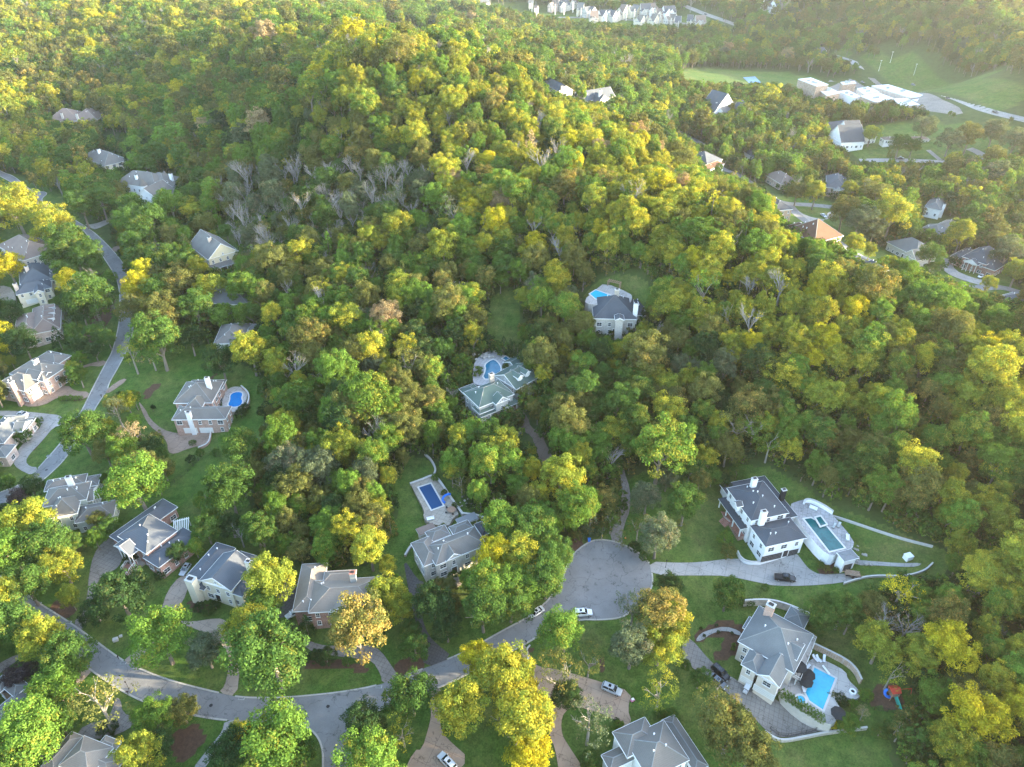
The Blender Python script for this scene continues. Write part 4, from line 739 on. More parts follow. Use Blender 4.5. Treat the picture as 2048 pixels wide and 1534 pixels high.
def win_mesh(w_, h_):
    k = (round(w_, 1), round(h_, 1))
    if k in WINM: return WINM[k]
    f = MB(); t = .11
    f.box(-w_ / 2, w_ / 2, -.07, .04, -h_ / 2, -h_ / 2 + t); f.box(-w_ / 2, w_ / 2, -.07, .04, h_ / 2 - t, h_ / 2)
    f.box(-w_ / 2, -w_ / 2 + t, -.07, .04, -h_ / 2 + t, h_ / 2 - t); f.box(w_ / 2 - t, w_ / 2, -.07, .04, -h_ / 2 + t, h_ / 2 - t)
    f.box(-w_ / 2 + t, w_ / 2 - t, -.05, .03, -.03, .03); f.box(-.025, .025, -.048, .028, -h_ / 2 + t, -.03); f.box(-.025, .025, -.048, .028, .03, h_ / 2 - t)
    f.box(-w_ / 2 - .08, w_ / 2 + .08, -.14, -.075, -h_ / 2 - .07, -h_ / 2 + .02)
    p = MB().box(-w_ / 2 + .05, w_ / 2 - .05, -.02, .0, -h_ / 2 + .05, h_ / 2 - .05)
    WINM[k] = (f.mesh('window_mesh', MATS['trim']), p.mesh('pane_mesh', MATS['pane'])); return WINM[k]
def add_window(root, x, y, z, rz, w_=1.1, h_=1.6):
    a, b = win_mesh(w_, h_); o = link('window', a, root, (x, y, z), rz); link('pane', b, o)
def roof_mb(x0, x1, y0, y1, e, kind, pitch):
    """roof over the eave rectangle; returns mesh builder and ridge height"""
    mb = MB(); W, D = x1 - x0, y1 - y0; t = .22; v = [(x0, y0, e), (x1, y0, e), (x1, y1, e), (x0, y1, e)]
    if kind == 'hip':
        m = min(W, D) / 2 * .995; r = e + m * pitch
        a, b = ((x0 + m, (y0 + y1) / 2), (x1 - m, (y0 + y1) / 2)) if W >= D else (((x0 + x1) / 2, y0 + m), ((x0 + x1) / 2, y1 - m))
        if W >= D: fs = [(0, 1, 5, 4), (1, 2, 5), (2, 3, 4, 5), (3, 0, 4)]; ed = [(0, 4), (3, 4), (1, 5), (2, 5), (4, 5)]
        else: fs = [(0, 1, 4), (1, 2, 5, 4), (2, 3, 5), (3, 0, 4, 5)]; ed = [(0, 4), (1, 4), (2, 5), (3, 5), (4, 5)]
    elif kind == 'gx': r = e + D / 2 * pitch; a, b = (x0, (y0 + y1) / 2), (x1, (y0 + y1) / 2); fs = [(0, 1, 5, 4), (2, 3, 4, 5)]; ed = [(4, 5)]
    elif kind == 'gy': r = e + W / 2 * pitch; a, b = ((x0 + x1) / 2, y0), ((x0 + x1) / 2, y1); fs = [(1, 2, 5, 4), (3, 0, 4, 5)]; ed = [(4, 5)]
    else:  # flat or shed
        r = e + .12; a, b = (x0 + .01, y0 + .01), (x1 - .01, y1 - .01); mb.box(x0, x1, y0, y1, e - .05, e + .14); mb.box(x0 - .03, x1 + .03, y0 - .03, y1 + .03, e - .3, e - .055, 1)
        return mb, r
    v += [(a[0], a[1], r), (b[0], b[1], r)]
    mb.add(v, fs)
    # under side and fascia boards
    u = [(p[0], p[1], e - .02) for p in v[:4]]; mb.add(u, [(3, 2, 1, 0)], 1)
    for i in range(4):
        p, q = v[i], v[(i + 1) % 4]; g = (kind == 'gx' and i in (1, 3)) or (kind == 'gy' and i in (0, 2))
        ox_, oy_ = ((q[1] - p[1]), -(q[0] - p[0])); L_ = math.hypot(ox_, oy_); ox_, oy_ = ox_ / L_ * .07, oy_ / L_ * .07
        if not g: mb.add([(p[0], p[1], e + .04), (q[0], q[1], e + .04), (q[0] + ox_, q[1] + oy_, e + .04), (p[0] + ox_, p[1] + oy_, e + .04), (p[0], p[1], e - t), (q[0], q[1], e - t), (q[0] + ox_, q[1] + oy_, e - t), (p[0] + ox_, p[1] + oy_, e - t)], [(0, 3, 2, 1), (3, 7, 6, 2), (4, 5, 6, 7), (0, 4, 7, 3), (1, 2, 6, 5)], 1)
        else:
            mid = v[4] if (kind == 'gx' and i == 3) or (kind == 'gy' and i == 0) else v[5]
            for s_, e_ in ((p, mid), (mid, q)):
                mb.add([(s_[0], s_[1], s_[2] + .05), (e_[0], e_[1], e_[2] + .05), (e_[0] + ox_, e_[1] + oy_, e_[2] + .05), (s_[0] + ox_, s_[1] + oy_, s_[2] + .05), (s_[0], s_[1], s_[2] - .28), (e_[0], e_[1], e_[2] - .28), (e_[0] + ox_, e_[1] + oy_, e_[2] - .28), (s_[0] + ox_, s_[1] + oy_, s_[2] - .28)], [(0, 3, 2, 1), (3, 7, 6, 2), (4, 5, 6, 7)], 1)
    for i, j in ed:
        p, q = Vector(v[i]), Vector(v[j])
        if (q - p).length > .3: mb.bar(p + Vector((0, 0, .02)), q + Vector((0, 0, .02)), .11, 5, None, 2)
    return mb, r
def roof_z(w_, x, y):
    x0, x1, y0, y1, e, kind, pitch = w_
    if not (x0 <= x <= x1 and y0 <= y <= y1): return -99
    dx, dy = min(x - x0, x1 - x), min(y - y0, y1 - y)
    if kind == 'hip': return e + min(dx, dy) * pitch
    if kind == 'gx': return e + dy * pitch
    if kind == 'gy': return e + dx * pitch
    return e + .14
hr = random.Random(4)
def house(K, label, head, wings, wall, roof, chim=(), cat='house', group=None, name='house', z=None, nowin=False, ridge=None, sill=1.6, win='FLR', pitch=.6):
    """K = (origin u, origin v, scale) turns sketch points into pixels; wings are eave outlines traced in those pixels at their true eave height"""
    px = lambda q: (K[0] + q[0] / K[2], K[1] + q[1] / K[2])
    (ha, hb_, he) = head; w0 = wings[0]; cu = sum(px(q)[0] for q in w0[0]) / len(w0[0]); cv = sum(px(q)[1] for q in w0[0]) / len(w0[0])
    g = gpt(cu, cv, w0[1]); z0 = (g[2] - w0[1]) if z is None else z; z0 += .15
    def up(q, h): a, b = unproj(*px(q), z0 + h); return float(a), float(b)
    a, b = up(ha, he), up(hb_, he); th = math.atan2(b[1] - a[1], b[0] - a[0]); ct, st = math.cos(th), math.sin(th)
    P0 = [up(q, w0[1]) for q in w0[0]]; cx = sum(p[0] for p in P0) / len(P0); cy_ = sum(p[1] for p in P0) / len(P0)
    loc = lambda p: ((p[0] - cx) * ct + (p[1] - cy_) * st, -(p[0] - cx) * st + (p[1] - cy_) * ct)
    root = thing(name, label, cat, (cx, cy_, z0), th, group)
    R_ = []
    for w_ in wings:
        pts = [loc(up(q, w_[1])) for q in w_[0]]
        R_.append([min(p[0] for p in pts), max(p[0] for p in pts), min(p[1] for p in pts), max(p[1] for p in pts), w_[1], w_[2], (w_[3].get('pitch', pitch) if len(w_) > 3 else pitch)])
    inside = lambda x, y, k, zz: any(j != k and r[0] + .4 < x < r[1] - .4 and r[2] + .4 < y < r[3] - .4 and wings[j][2] != 'porch' and r[4] > zz - .8 for j, r in enumerate(R_))
    for k, (w_, r) in enumerate(zip(wings, R_)):
        ex = w_[3] if len(w_) > 3 else {}; x0, x1, y0, y1, e, kind, pt = r; kind_ = kind
        # eaves of neighbouring wings at one height are kept a hair apart
        e += .004 * k; wm = ex.get('wall', wall); o = .42; bz = ex.get('bz', -3.0)
        if kind == 'porch': kind_ = 'flat'
        mb, rz_ = roof_mb(x0, x1, y0, y1, e, kind_, pt); rm = ex.get('roof', roof)
        rc = ridge or {'r_dark': 'ridge_dark', 'r_slate': 'ridge_dark', 'r_tan': 'ridge_tan', 'r_brown': 'ridge_tan', 'r_tile': 'ridge_tan'}.get(rm, 'ridge')
        mb.obj('roof', [MATS[rm], MATS['trim'], MATS[rc if rc in MATS else 'ridge']], root)
        if kind == 'porch':
            fl = ex.get('floor', .5); MB().box(x0 + .3, x1 - .3, y0 + .3, y1 - .3, -2.5, fl).obj('porch_floor', MATS[ex.get('fm', 'wood_deck')], root)
            nx = max(2, int((x1 - x0) / 3.4) + 1); ny = max(2, int((y1 - y0) / 3.4) + 1)
            spots = {(x0 + .45 + (x1 - x0 - .9) * i / (nx - 1), yy) for i in range(nx) for yy in (y0 + .45, y1 - .45)} | {(xx, y0 + .45 + (y1 - y0 - .9) * i / (ny - 1)) for i in range(ny) for xx in (x0 + .45, x1 - .45)}
            for sx_, sy_ in sorted(spots):
                if not inside(sx_, sy_, k, 1): MB().box(-.14, .14, -.14, .14, fl, e - .3).obj('column', MATS['trim'], root, (sx_, sy_, 0))
            continue
        wb = MB(); X0, X1, Y0, Y1 = x0 + o, x1 - o, y0 + o, y1 - o; top = e - .06
        if kind in ('gx', 'gy'):
            rr_ = e + ((y1 - y0) if kind == 'gx' else (x1 - x0)) / 2 * pt - .12; te = e + o * pt - .12
            if kind == 'gy': sec = [(X0, bz), (X1, bz), (X1, te), ((X0 + X1) / 2, rr_), (X0, te)]; V = [(p[0], Y0, p[1]) for p in sec] + [(p[0], Y1, p[1]) for p in sec]
            else: sec = [(Y1, bz), (Y0, bz), (Y0, te), ((Y0 + Y1) / 2, rr_), (Y1, te)]; V = [(X0, p[0], p[1]) for p in sec] + [(X1, p[0], p[1]) for p in sec]
            wb.add(V, [(0, 1, 2, 3, 4), (9, 8, 7, 6, 5)] + [(i, i + 5, (i + 1) % 5 + 5, (i + 1) % 5) for i in range(5)])
        else: wb.box(X0, X1, Y0, Y1, bz, top)
        wb.obj('wall', MATS[wm], root)
        sides = {'F': ((X0, X1), Y0, 0, 'y'), 'B': ((X0, X1), Y1, math.pi, 'y'), 'L': ((Y0, Y1), X0, -math.pi / 2, 'x'), 'R': ((Y0, Y1), X1, math.pi / 2, 'x')}
        taken = []
        def at_side(sd_, f):
            (a0, a1), c, rz2, ax = sides[sd_]; q = a0 + (a1 - a0) * f; return (q, c) if ax == 'y' else (c, q)
        for sd_, f, ww in ex.get('gar', ()):
            x, y = at_side(sd_, f); rz2 = sides[sd_][2]; hh = 2.3; m = MB().box(-ww / 2, ww / 2, -.05, .05, 0, hh)
            for i in range(1, 4): m.box(-ww / 2 + .05, ww / 2 - .05, -.065, -.052, hh * i / 4 - .02, hh * i / 4 + .02, 1)
            m.obj('garage_door', [MATS[ex.get('gm', 'garage')], MATS['grey_wall']], root, (x, y, .05), rz2); taken.append((sd_, f, ww, 0))
        for sd_, f in ex.get('door', ()):
            x, y = at_side(sd_, f); rz2 = sides[sd_][2]; d = MB().box(-.75, .75, -.08, .05, 0, 2.5).obj('door', MATS['dark_door'], root, (x, y, .3), rz2)
            MB().box(-.95, -.76, -.11, .04, 0, 2.75).box(.76, .95, -.11, .04, 0, 2.75).box(-.755, .755, -.11, .04, 2.51, 2.75).obj('door_frame', MATS['trim'], d); taken.append((sd_, f, 2.2, 0))
        if not nowin and kind != 'flat':
            for sd_ in ex.get('win', win):
                (a0, a1), c, rz2, ax = sides[sd_]; L_ = a1 - a0; n = int(L_ / 3.1); floors = [sill] if e < 5.2 else ([sill, sill + 3.1] if e < 8.6 else [sill, sill + 3.1, sill + 5.9])
                for fi, zz in enumerate(floors):
                    for i in range(n):
                        f = (i + .5) / n; x, y = at_side(sd_, f); nx_, ny_ = {'F': (0, -1), 'B': (0, 1), 'L': (-1, 0), 'R': (1, 0)}[sd_]
                        if inside(x + nx_ * .5, y + ny_ * .5, k, zz) or zz + .8 > e - .15: continue
                        if any(t[0] == sd_ and t[3] == fi and abs(t[1] - f) * L_ < t[2] / 2 + .9 for t in taken): continue
                        wide = hr.random() < .25
                        add_window(root, x, y, zz, rz2, 2.0 if wide else 1.1, 1.7)
                if (kind == 'gy' and sd_ in 'FB') or (kind == 'gx' and sd_ in 'LR'):
                    x, y = at_side(sd_, .5); nx_, ny_ = {'F': (0, -1), 'B': (0, 1), 'L': (-1, 0), 'R': (1, 0)}[sd_]
                    if (rr_ - e) > 2.0 and not inside(x + nx_ * .5, y + ny_ * .5, k, e + .8): add_window(root, x, y, e + .75, rz2, .8, 1.1)
        for sd_, f, wd, dp, hh in ex.get('port', ()):
            x, y = at_side(sd_, f); rz2 = sides[sd_][2]; pr_ = thing_part('portico', root, (x, y, 0), rz2)
            m2, _ = roof_mb(-wd / 2 - .4, wd / 2 + .4, -dp - .4, 0.1, hh, 'gy', .55); m2.obj('portico_roof', [MATS[rm], MATS['trim'], MATS['ridge']], pr_)
            MB().add([(-wd / 2, -dp, hh), (wd / 2, -dp, hh), (0, -dp, hh + (wd / 2) * .55)], [(0, 1, 2)]).box(-wd / 2, wd / 2, -dp + .01, -dp + .3, hh - .6, hh - .01).obj('pediment', MATS['trim'], pr_)
            MB().box(-wd / 2, wd / 2, -dp - .2, 0, -2, .35).box(-wd / 4, wd / 4, -dp - 1.4, -dp - .2, -2, .18).obj('porch_floor', MATS['pale_brick'], pr_)
            for cxx in (-wd / 2 + .3, -wd / 6, wd / 6, wd / 2 - .3): MB().lathe([(.24, .35), (.24, .5), (.17, .55), (.15, hh - .7), (.22, hh - .6)], 10).obj('column', MATS['trim'], pr_, (cxx, -dp + .25, 0))
        for sd_, fs, dw in ex.get('dorm', ()):
            for f in fs:
                x, y = at_side(sd_, f); rz2 = sides[sd_][2]; dr = thing_part('dormer', root, (x, y, 0), rz2); d0 = 1.6; zb = e + (d0 + o) * pt - .2; hh = zb + 1.5
                dl = (1.5 + dw * .35) / pt + .6
                m2, _ = roof_mb(-dw / 2 - .25, dw / 2 + .25, d0 - .25, d0 + dl, hh, 'gy', .75); m2.obj('dormer_roof', [MATS[rm], MATS['trim'], MATS['ridge']], dr)
                MB().box(-dw / 2, dw / 2, d0, d0 + dl - .6, zb - .4, hh - .06).add([(-dw / 2, d0, hh), (dw / 2, d0, hh), (0, d0, hh + dw / 2 * .75 + .1)], [(0, 1, 2)]).obj('dormer_wall', MATS['trim'], dr)
                a_, b_ = win_mesh(.8, 1.1); link('window', a_, dr, (0, d0 - .03, hh - .75))
        # plumbing vents on the slopes
        if kind == 'hip' and (x1 - x0) * (y1 - y0) > 60:
            for _ in range(3):
                x = hr.uniform(x0 + 2, x1 - 2); y = hr.uniform(y0 + 2, y1 - 2); zz = max(roof_z(q, x, y) for q in R_)
                MB().lathe([(.13, -.3), (.13, .45), (.2, .46), (.2, .6), (.01, .62)], 8).obj('vent', MATS['vent'], root, (x, y, zz))
    for c in chim:
        (q, h, cw, cm) = c[:4]; x, y = loc(up(q, h)); ch = MB().box(-cw / 2, cw / 2, -cw * .4, cw * .4, -1, h - .25).obj('chimney', MATS[cm], root, (x, y, 0))
        MB().box(-cw / 2 - .1, cw / 2 + .1, -cw * .4 - .1, cw * .4 + .1, h - .25, h - .05).box(-cw * .3, cw * .3, -cw * .2, cw * .2, h - .05, h + .18, 1).obj('chimney_cap', [MATS[c[4] if len(c) > 4 else 'conc_wall'], MATS['black_metal']], ch)
    return root, R_, z0, th, up, loc
def thing_part(name, root, loc, rz):
    o = bpy.data.objects.new(name, None); C.objects.link(o); o.parent = root; o.location = loc; o.rotation_euler = (0, 0, rz); return o
S = dict
K1 = (1430, 940, 6.817)
wh = house(K1, 'large white brick house with charcoal hip roofs and three garage doors', ((690, 1050), (1230, 930), 6.8),
 [([(500, 755), (690, 1050), (1230, 930), (1030, 650)], 6.8, 'hip', S(gar=[('F', .13, 3.6), ('F', .36, 3.6), ('F', .8, 3.4)], gm='dark_door', door=[('F', .60)], pitch=.42)),
  ([(172, 245), (660, 152), (985, 590), (490, 690)], 9.0, 'hip', S(pitch=.36)),
  ([(65, 200), (685, 88), (1100, 635), (800, 640)], 5.6, 'hip', S(pitch=.10)),
  ([(70, 390), (165, 368), (455, 785), (345, 805)], 4.8, 'porch', S(floor=1.3, fm='red_brick')),
  ([(285, 490), (345, 500), (340, 430), (300, 420)], 9.6, 'gx', S(pitch=.8, win='L', bz=7.5))],
 'white_wall', 'r_dark', [((545, 112), 13.2, 1.5, 'white_wall'), ((675, 558), 12.6, 1.5, 'white_wall'), ((945, 262), 10, 1.3, 'black_metal')])
K2 = (1440, 1190, 6.817)
bh = house(K2, 'beige house with grey cross gabled roofs above the turquoise pool', ((285, 945), (815, 1255), 6.4),
 [([(285, 655), (960, 1000), (1280, 540), (520, 170)], 6.9, 'hip', S(pitch=.62, win='FLRB')),
  ([(490, 1080), (815, 1255), (935, 940), (690, 800)], 6.4, 'gy', S(gar=[('F', .5, 5.2)], pitch=.75)),
  ([(285, 945), (505, 1065), (640, 830), (400, 760)], 6.4, 'hip', S(gar=[('F', .55, 3.0)], pitch=.6)),
  ([(780, 510), (1140, 665), (1060, 868), (700, 700)], 7.6, 'gx', S(pitch=.55)),
  ([(320, 450), (400, 292), (560, 400), (460, 480)], 6.0, 'hip', S(pitch=.6)),
  ([(890, 285), (1090, 215), (1198, 355), (1150, 425), (960, 380)], 5.4, 'hip', S(pitch=.5))],
 'beige_wall', 'r_mid', [((700, 125), 12.5, 2.0, 'orange_brick', 'grey_wall')])
K3 = (790, 1020, 8.52)
gh = house(K3, 'pale grey stone house with slate hips in front of the covered blue pool', ((1090, 790), (1310, 700), 6.4),
 [([(680, 920), (1320, 690), (1450, 420), (640, 560)], 6.6, 'hip', S(pitch=.62)),
  ([(300, 560), (490, 960), (700, 880), (590, 440)], 6.2, 'hip', S(pitch=.55)),
  ([(870, 880), (1095, 785), (1020, 560), (860, 640)], 6.7, 'gy', S(pitch=.75, door=[('F', .5)])),
  ([(510, 375), (850, 262), (950, 420), (640, 520)], 6.0, 'hip', S(pitch=.5)),
  ([(930, 285), (1035, 252), (1330, 300), (1000, 430)], 6.0, 'hip', S(pitch=.5)),
  ([(1045, 155), (1325, 45), (1425, 145), (1085, 240)], 3.6, 'porch', S(roof='metal_roof', fm='patio')),
  ([(1370, 280), (1480, 190), (1620, 390), (1470, 420)], 4.2, 'hip', S(pitch=.3, roof='r_dark')),
  ([(380, 350), (600, 232), (690, 300), (420, 440)], 3.4, 'flat', S(roof='r_brown'))],
 'stone_wall', 'r_grey', [])
K4 = (580, 1110, 8.52)
th_ = house(K4, 'red brick house with broad tan shingle roof behind the orange topped tree', ((380, 985), (680, 965), 6.3),
 [([(380, 985), (1490, 900), (1480, 372), (400, 500)], 6.3, 'hip', S(pitch=.55)),
  ([(130, 965), (480, 930), (640, 130), (205, 165)], 5.2, 'hip', S(pitch=.5)),
  ([(590, 292), (1090, 252), (1110, 430), (585, 480)], 6.1, 'hip', S(pitch=.6)),
  ([(690, 985), (1110, 955), (1060, 640), (740, 660)], 6.5, 'gy', S(pitch=.7, door=[('F', .25)]))],
 'red_brick', 'r_tan', [((1060, 290), 11.2, 1.5, 'grey_wall', 'red_brick')])
K5 = (350, 1070, 11.36)
house(K5, 'cream stucco house with arched windows under a deep blue grey roof', ((945, 165), (1380, 295), 6.2),
 [([(605, 1040), (1275, 1275), (1620, 690), (1100, 412)], 7.2, 'gy', S(pitch=.62, door=[('F', .42)])),
  ([(345, 935), (945, 165), (1380, 295), (640, 1050)], 5.6, 'hip', S(pitch=.5)),
  ([(1480, 360), (1828, 468), (1760, 620), (1350, 520)], 6.4, 'hip', S(pitch=.5)),
  ([(1290, 1330), (1690, 1200), (1790, 1080), (1540, 800)], 5.4, 'hip', S(pitch=.5)),
  ([(520, 1195), (655, 1262), (735, 1170), (600, 1060)], 4.6, 'hip', S(pitch=.6))],
 'cream_wall', 'r_slate', [((345, 985), 9.0, 2.4, 'cream_wall', 'grey_wall'), ((1655, 585), 11.5, 1.5, 'cream_wall')])
K6 = (210, 985, 8.52)
house(K6, 'red brick house with white columns and charcoal roofs above a grey court', ((100, 760), (920, 1280), 5.5),
 [([(250, 740), (750, 360), (1220, 640), (700, 1050)], 6.8, 'hip', S(pitch=.42, port=[('F', .42, 6.5, 2.6, 6.2)])),
  ([(100, 760), (985, 103), (1235, 250), (330, 900)], 4.4, 'hip', S(pitch=.4)),
  ([(690, 1140), (920, 1280), (1562, 762), (1330, 590)], 4.8, 'hip', S(pitch=.45))],
 'red_brick', 'r_slate', [])
K7 = (70, 930, 10.58)
house(K7, 'sage green sided house with steep grey hips and white trim', ((280, 1135), (890, 1020), 6.4),
 [([(185, 875), (1090, 722), (1172, 365), (290, 500)], 6.8, 'hip', S(pitch=.6, port=[('R', .5, 6.0, 1.4, 5.2)])),
  ([(280, 1135), (892, 1022), (900, 700), (480, 720)], 6.5, 'hip', S(pitch=.85)),
  ([(205, 560), (258, 352), (1100, 178), (1060, 370)], 5.0, 'hip', S(pitch=.5)),
  ([(900, 1105), (1660, 1082), (1700, 862), (930, 880)], 4.6, 'hip', S(pitch=.5)),
  ([(1040, 255), (1290, 222), (1335, 420), (1060, 400)], 4.2, 'hip', S(pitch=.35))],
 'sage_wall', 'r_grey', [((690, 245), 12, 1.5, 'white_wall')])
K8 = (1190, 1420, 8.90)
house(K8, 'slate grey multi hipped roof cut by the lower picture edge', ((1340, 1010), (1640, 860), 6.2),
 [([(1640, 860), (1225, 182), (985, 292), (960, 1250)], 6.6, 'hip', S(pitch=.6)),
  ([(360, 455), (572, 850), (990, 290), (710, 205)], 6.4, 'hip', S(pitch=.55)),
  ([(1260, 150), (1470, 172), (1990, 1010), (1700, 1000)], 4.4, 'hip', S(pitch=.4)),
  ([(135, 812), (300, 712), (722, 870), (250, 1060)], 4.4, 'hip', S(pitch=.4))],
 'white_wall', 'r_grey', [])
K9 = (60, 1440, 8.53)
house(K9, 'house with tan hipped roofs and skylights at the lower edge', ((720, 200), (1180, 385), 5.2),
 [([(920, 265), (1185, 385), (1000, 1000), (600, 800)], 6.2, 'hip', S(pitch=.6)),
  ([(720, 200), (885, 280), (420, 900), (170, 810)], 5.0, 'hip', S(pitch=.55)),
  ([(1180, 392), (1330, 275), (1528, 425), (1420, 552)], 5.6, 'hip', S(pitch=.55)),
  ([(1180, 480), (1632, 655), (1480, 850), (1000, 900)], 5.4, 'hip', S(pitch=.5))],
 'tan_brick', 'r_tan', [])
K10 = (0, 1330, 10.22)
house(K10, 'grey brown hipped house cut by the left picture edge', ((380, 240), (590, 410), 5.2),
 [([(380, 240), (595, 412), (300, 640), (100, 500)], 5.4, 'hip', S(pitch=.55)),
  ([(430, 510), (622, 680), (0, 1180), (-150, 950)], 5.0, 'hip', S(pitch=.5)),
  ([(-120, 340), (75, 210), (240, 350), (0, 560)], 5.2, 'hip', S(pitch=.55))],
 'tan_brick', 'r_grey', [])
K11 = (330, 740, 5.289)
house(K11, 'salmon brick house with grey hips beside the kidney shaped pool', ((130, 525), (470, 520), 6.3),
 [([(125, 527), (640, 516), (665, 382), (145, 400)], 6.3, 'hip', S(pitch=.55, gar=[('F', .27, 4.6), ('F', .58, 4.6)])),
  ([(150, 352), (500, 338), (582, 120), (200, 170)], 6.7, 'hip', S(pitch=.62)),
  ([(228, 205), (310, 130), (622, 102), (600, 200)], 6.0, 'hip', S(pitch=.55)),
  ([(240, 400), (400, 380), (430, 270), (280, 290)], 6.9, 'hip', S(pitch=.7))],
 'orange_brick', 'r_grey', [((440, 78), 12.8, 1.5, 'white_wall'), ((242, 442), 9.2, 1.5, 'white_wall')])
K12 = (900, 670, 5.01)
gr = house(K12, 'grey shingle house with green roofs and a rounded front porch', ((310, 820), (640, 690), 4.0),
 [([(190, 592), (290, 727), (612, 605), (480, 445)], 7.0, 'hip', S(pitch=.6)),
  ([(120, 572), (190, 500), (300, 545), (200, 640)], 5.2, 'hip', S(pitch=.5)),
  ([(310, 818), (645, 692), (612, 608), (238, 716)], 4.0, 'porch', S(floor=.9)),
  ([(460, 700), (560, 660), (550, 600), (470, 620)], 7.1, 'gy', S(pitch=.8, bz=4)),
  ([(270, 770), (420, 745), (400, 690), (260, 700)], 4.9, 'hip', S(pitch=.5)),
  ],
 'grey_wall', 'r_green', [((415, 385), 11.5, 1.6, 'grey_stone')])
def absorb(a, b):
    """hand the parts of wing b, which stands at its own angle, to house a"""
    M = (Matrix.Translation(a.location) @ Matrix.Rotation(a.rotation_euler.z, 4, 'Z')).inverted() @ Matrix.Translation(b.location) @ Matrix.Rotation(b.rotation_euler.z, 4, 'Z')
    dz = b.rotation_euler.z - a.rotation_euler.z
    for c_ in list(b.children): c_.location = M @ c_.location; c_.rotation_euler = (c_.rotation_euler.x, c_.rotation_euler.y, c_.rotation_euler.z + dz); c_.parent = a
    bpy.data.objects.remove(b)
w2_ = house(K12, 'wing', ((480, 442), (662, 552), 6.2), [([(485, 440), (662, 548), (728, 330), (625, 300)], 6.3, 'gy', S(pitch=.55, dorm=[('R', [.35, .7], 2.2)])), ([(610, 320), (735, 330), (735, 240), (665, 200)], 5.2, 'gy', S(pitch=.5))], 'grey_wall', 'r_green', [], z=gr[2] - .15)
absorb(gr[0], w2_[0])
K13 = (1150, 550, 7.93)
house(K13, 'stone manor with dark slate hip and curved parapet gable in a forest clearing', ((370, 692), (985, 705), 7.3),
 [([(370, 692), (985, 705), (880, 380), (262, 385)], 7.3, 'hip', S(pitch=.72, door=[('F', .52)])),
  ([(930, 640), (1085, 470), (1050, 375), (880, 380)], 5.6, 'hip', S(pitch=.5)),
  ([(520, 420), (830, 420), (760, 335), (600, 335)], 7.0, 'hip', S(pitch=.6)),
  ([(635, 715), (785, 718), (765, 640), (650, 640)], 8.6, 'gy', S(pitch=.5, wall='stone_wall', bz=0))],
 'stone_wall', 'r_dark', [((668, 222), 15, 1.7, 'grey_stone'), ((972, 440), 13, 1.6, 'white_wall')])
K14 = (0, 690, 3.967)
house(K14, 'orange brick house with several grey cross gables above a brown court', ((150, 352), (400, 190), 6.2),
 [([(180, 225), (270, 105), (435, 180), (345, 290)], 7.0, 'hip', S(pitch=.6)),
  ([(108, 342), (150, 357), (330, 280), (165, 190)], 6.0, 'hip', S(pitch=.5, gar=[('F', .35, 4.6)])),
  ([(340, 72), (515, 72), (525, 110), (430, 165)], 6.4, 'hip', S(pitch=.55)),
  ([(240, 265), (320, 262), (345, 215), (290, 190)], 7.2, 'gy', S(pitch=.7)),
  ([(330, 290), (400, 250), (395, 200), (340, 220)], 6.4, 'gy', S(pitch=.6))],
 'orange_brick', 'r_grey', [((275, 112), 12, 1.7, 'conc_wall'), ((82, 288), 10, 1.7, 'orange_brick')])
house(K14, 'pale pink house with tall white portico on the looping drive', ((60, 870), (270, 620), 4.6),
 [([(-60, 760), (20, 780), (150, 640), (110, 560), (0, 600)], 5.4, 'hip', S(pitch=.5, port=[('F', .62, 6, 3.0, 5.4)])),
  ([(112, 580), (180, 578), (255, 600), (190, 690), (150, 680)], 4.6, 'hip', S(pitch=.5)),
  ([(-60, 860), (45, 890), (60, 850), (0, 790)], 4.4, 'hip', S(pitch=.5))],
 'pink_brick', 'r_mid', [])
K15 = (0, 460, 3.967)
house(K15, 'house with brown hip roof and blank pale side wall', ((180, 245), (358, 188), 6.8),
 [([(180, 245), (358, 188), (330, 75), (205, 55), (90, 140)], 6.8, 'hip', S(pitch=.6)), ([(40, 190), (90, 152), (155, 230), (100, 240)], 4.0, 'hip', S(pitch=.4, roof='r_slate'))], 'beige_wall', 'r_brown', [])
house(K15, 'cream house with slate roofs and four white garage doors', ((145, 510), (410, 455), 5.8),
 [([(145, 512), (412, 457), (400, 395), (125, 455)], 5.8, 'hip', S(pitch=.6, gar=[('F', .33, 4.6), ('F', .68, 2.8)])),
  ([(155, 420), (160, 345), (320, 275), (412, 385)], 6.4, 'hip', S(pitch=.65)), ([(360, 320), (455, 292), (468, 355), (400, 400)], 6.0, 'hip', S(pitch=.5)), ([(270, 505), (350, 490), (345, 430), (280, 440)], 6.2, 'gy', S(pitch=.7))],
 'cream_wall', 'r_slate', [((205, 288), 11.5, 1.6, 'pale_brick'), ((115, 425), 9.5, 1.6, 'pale_brick')])
house(K15, 'house with taupe roof and row of three white dormers', ((225, 832), (385, 800), 5.2),
 [([(235, 830), (385, 802), (487, 650), (305, 615)], 5.4, 'hip', S(pitch=.6, dorm=[('R', [.3, .52, .74], 1.8)])), ([(125, 745), (290, 650), (330, 760), (225, 832)], 5.0, 'hip', S(pitch=.5, gar=[('F', .7, 4.8)]))],
 'pink_brick', 'r_brown', [])
K16 = (0, 384, 4)
house(K16, 'pale yellow gabled house with white porch among trees', ((1665, 545), (1850, 490), 6.6),
 [([(1660, 540), (1845, 490), (1820, 408), (1690, 372), (1615, 430)], 6.6, 'gy', S(pitch=.8)), ([(1680, 600), (1860, 572), (1850, 545), (1680, 565)], 3.6, 'porch', S(floor=.6))], 'yellow_wall', 'r_grey', [((1672, 362), 13, 1.5, 'pale_brick')])
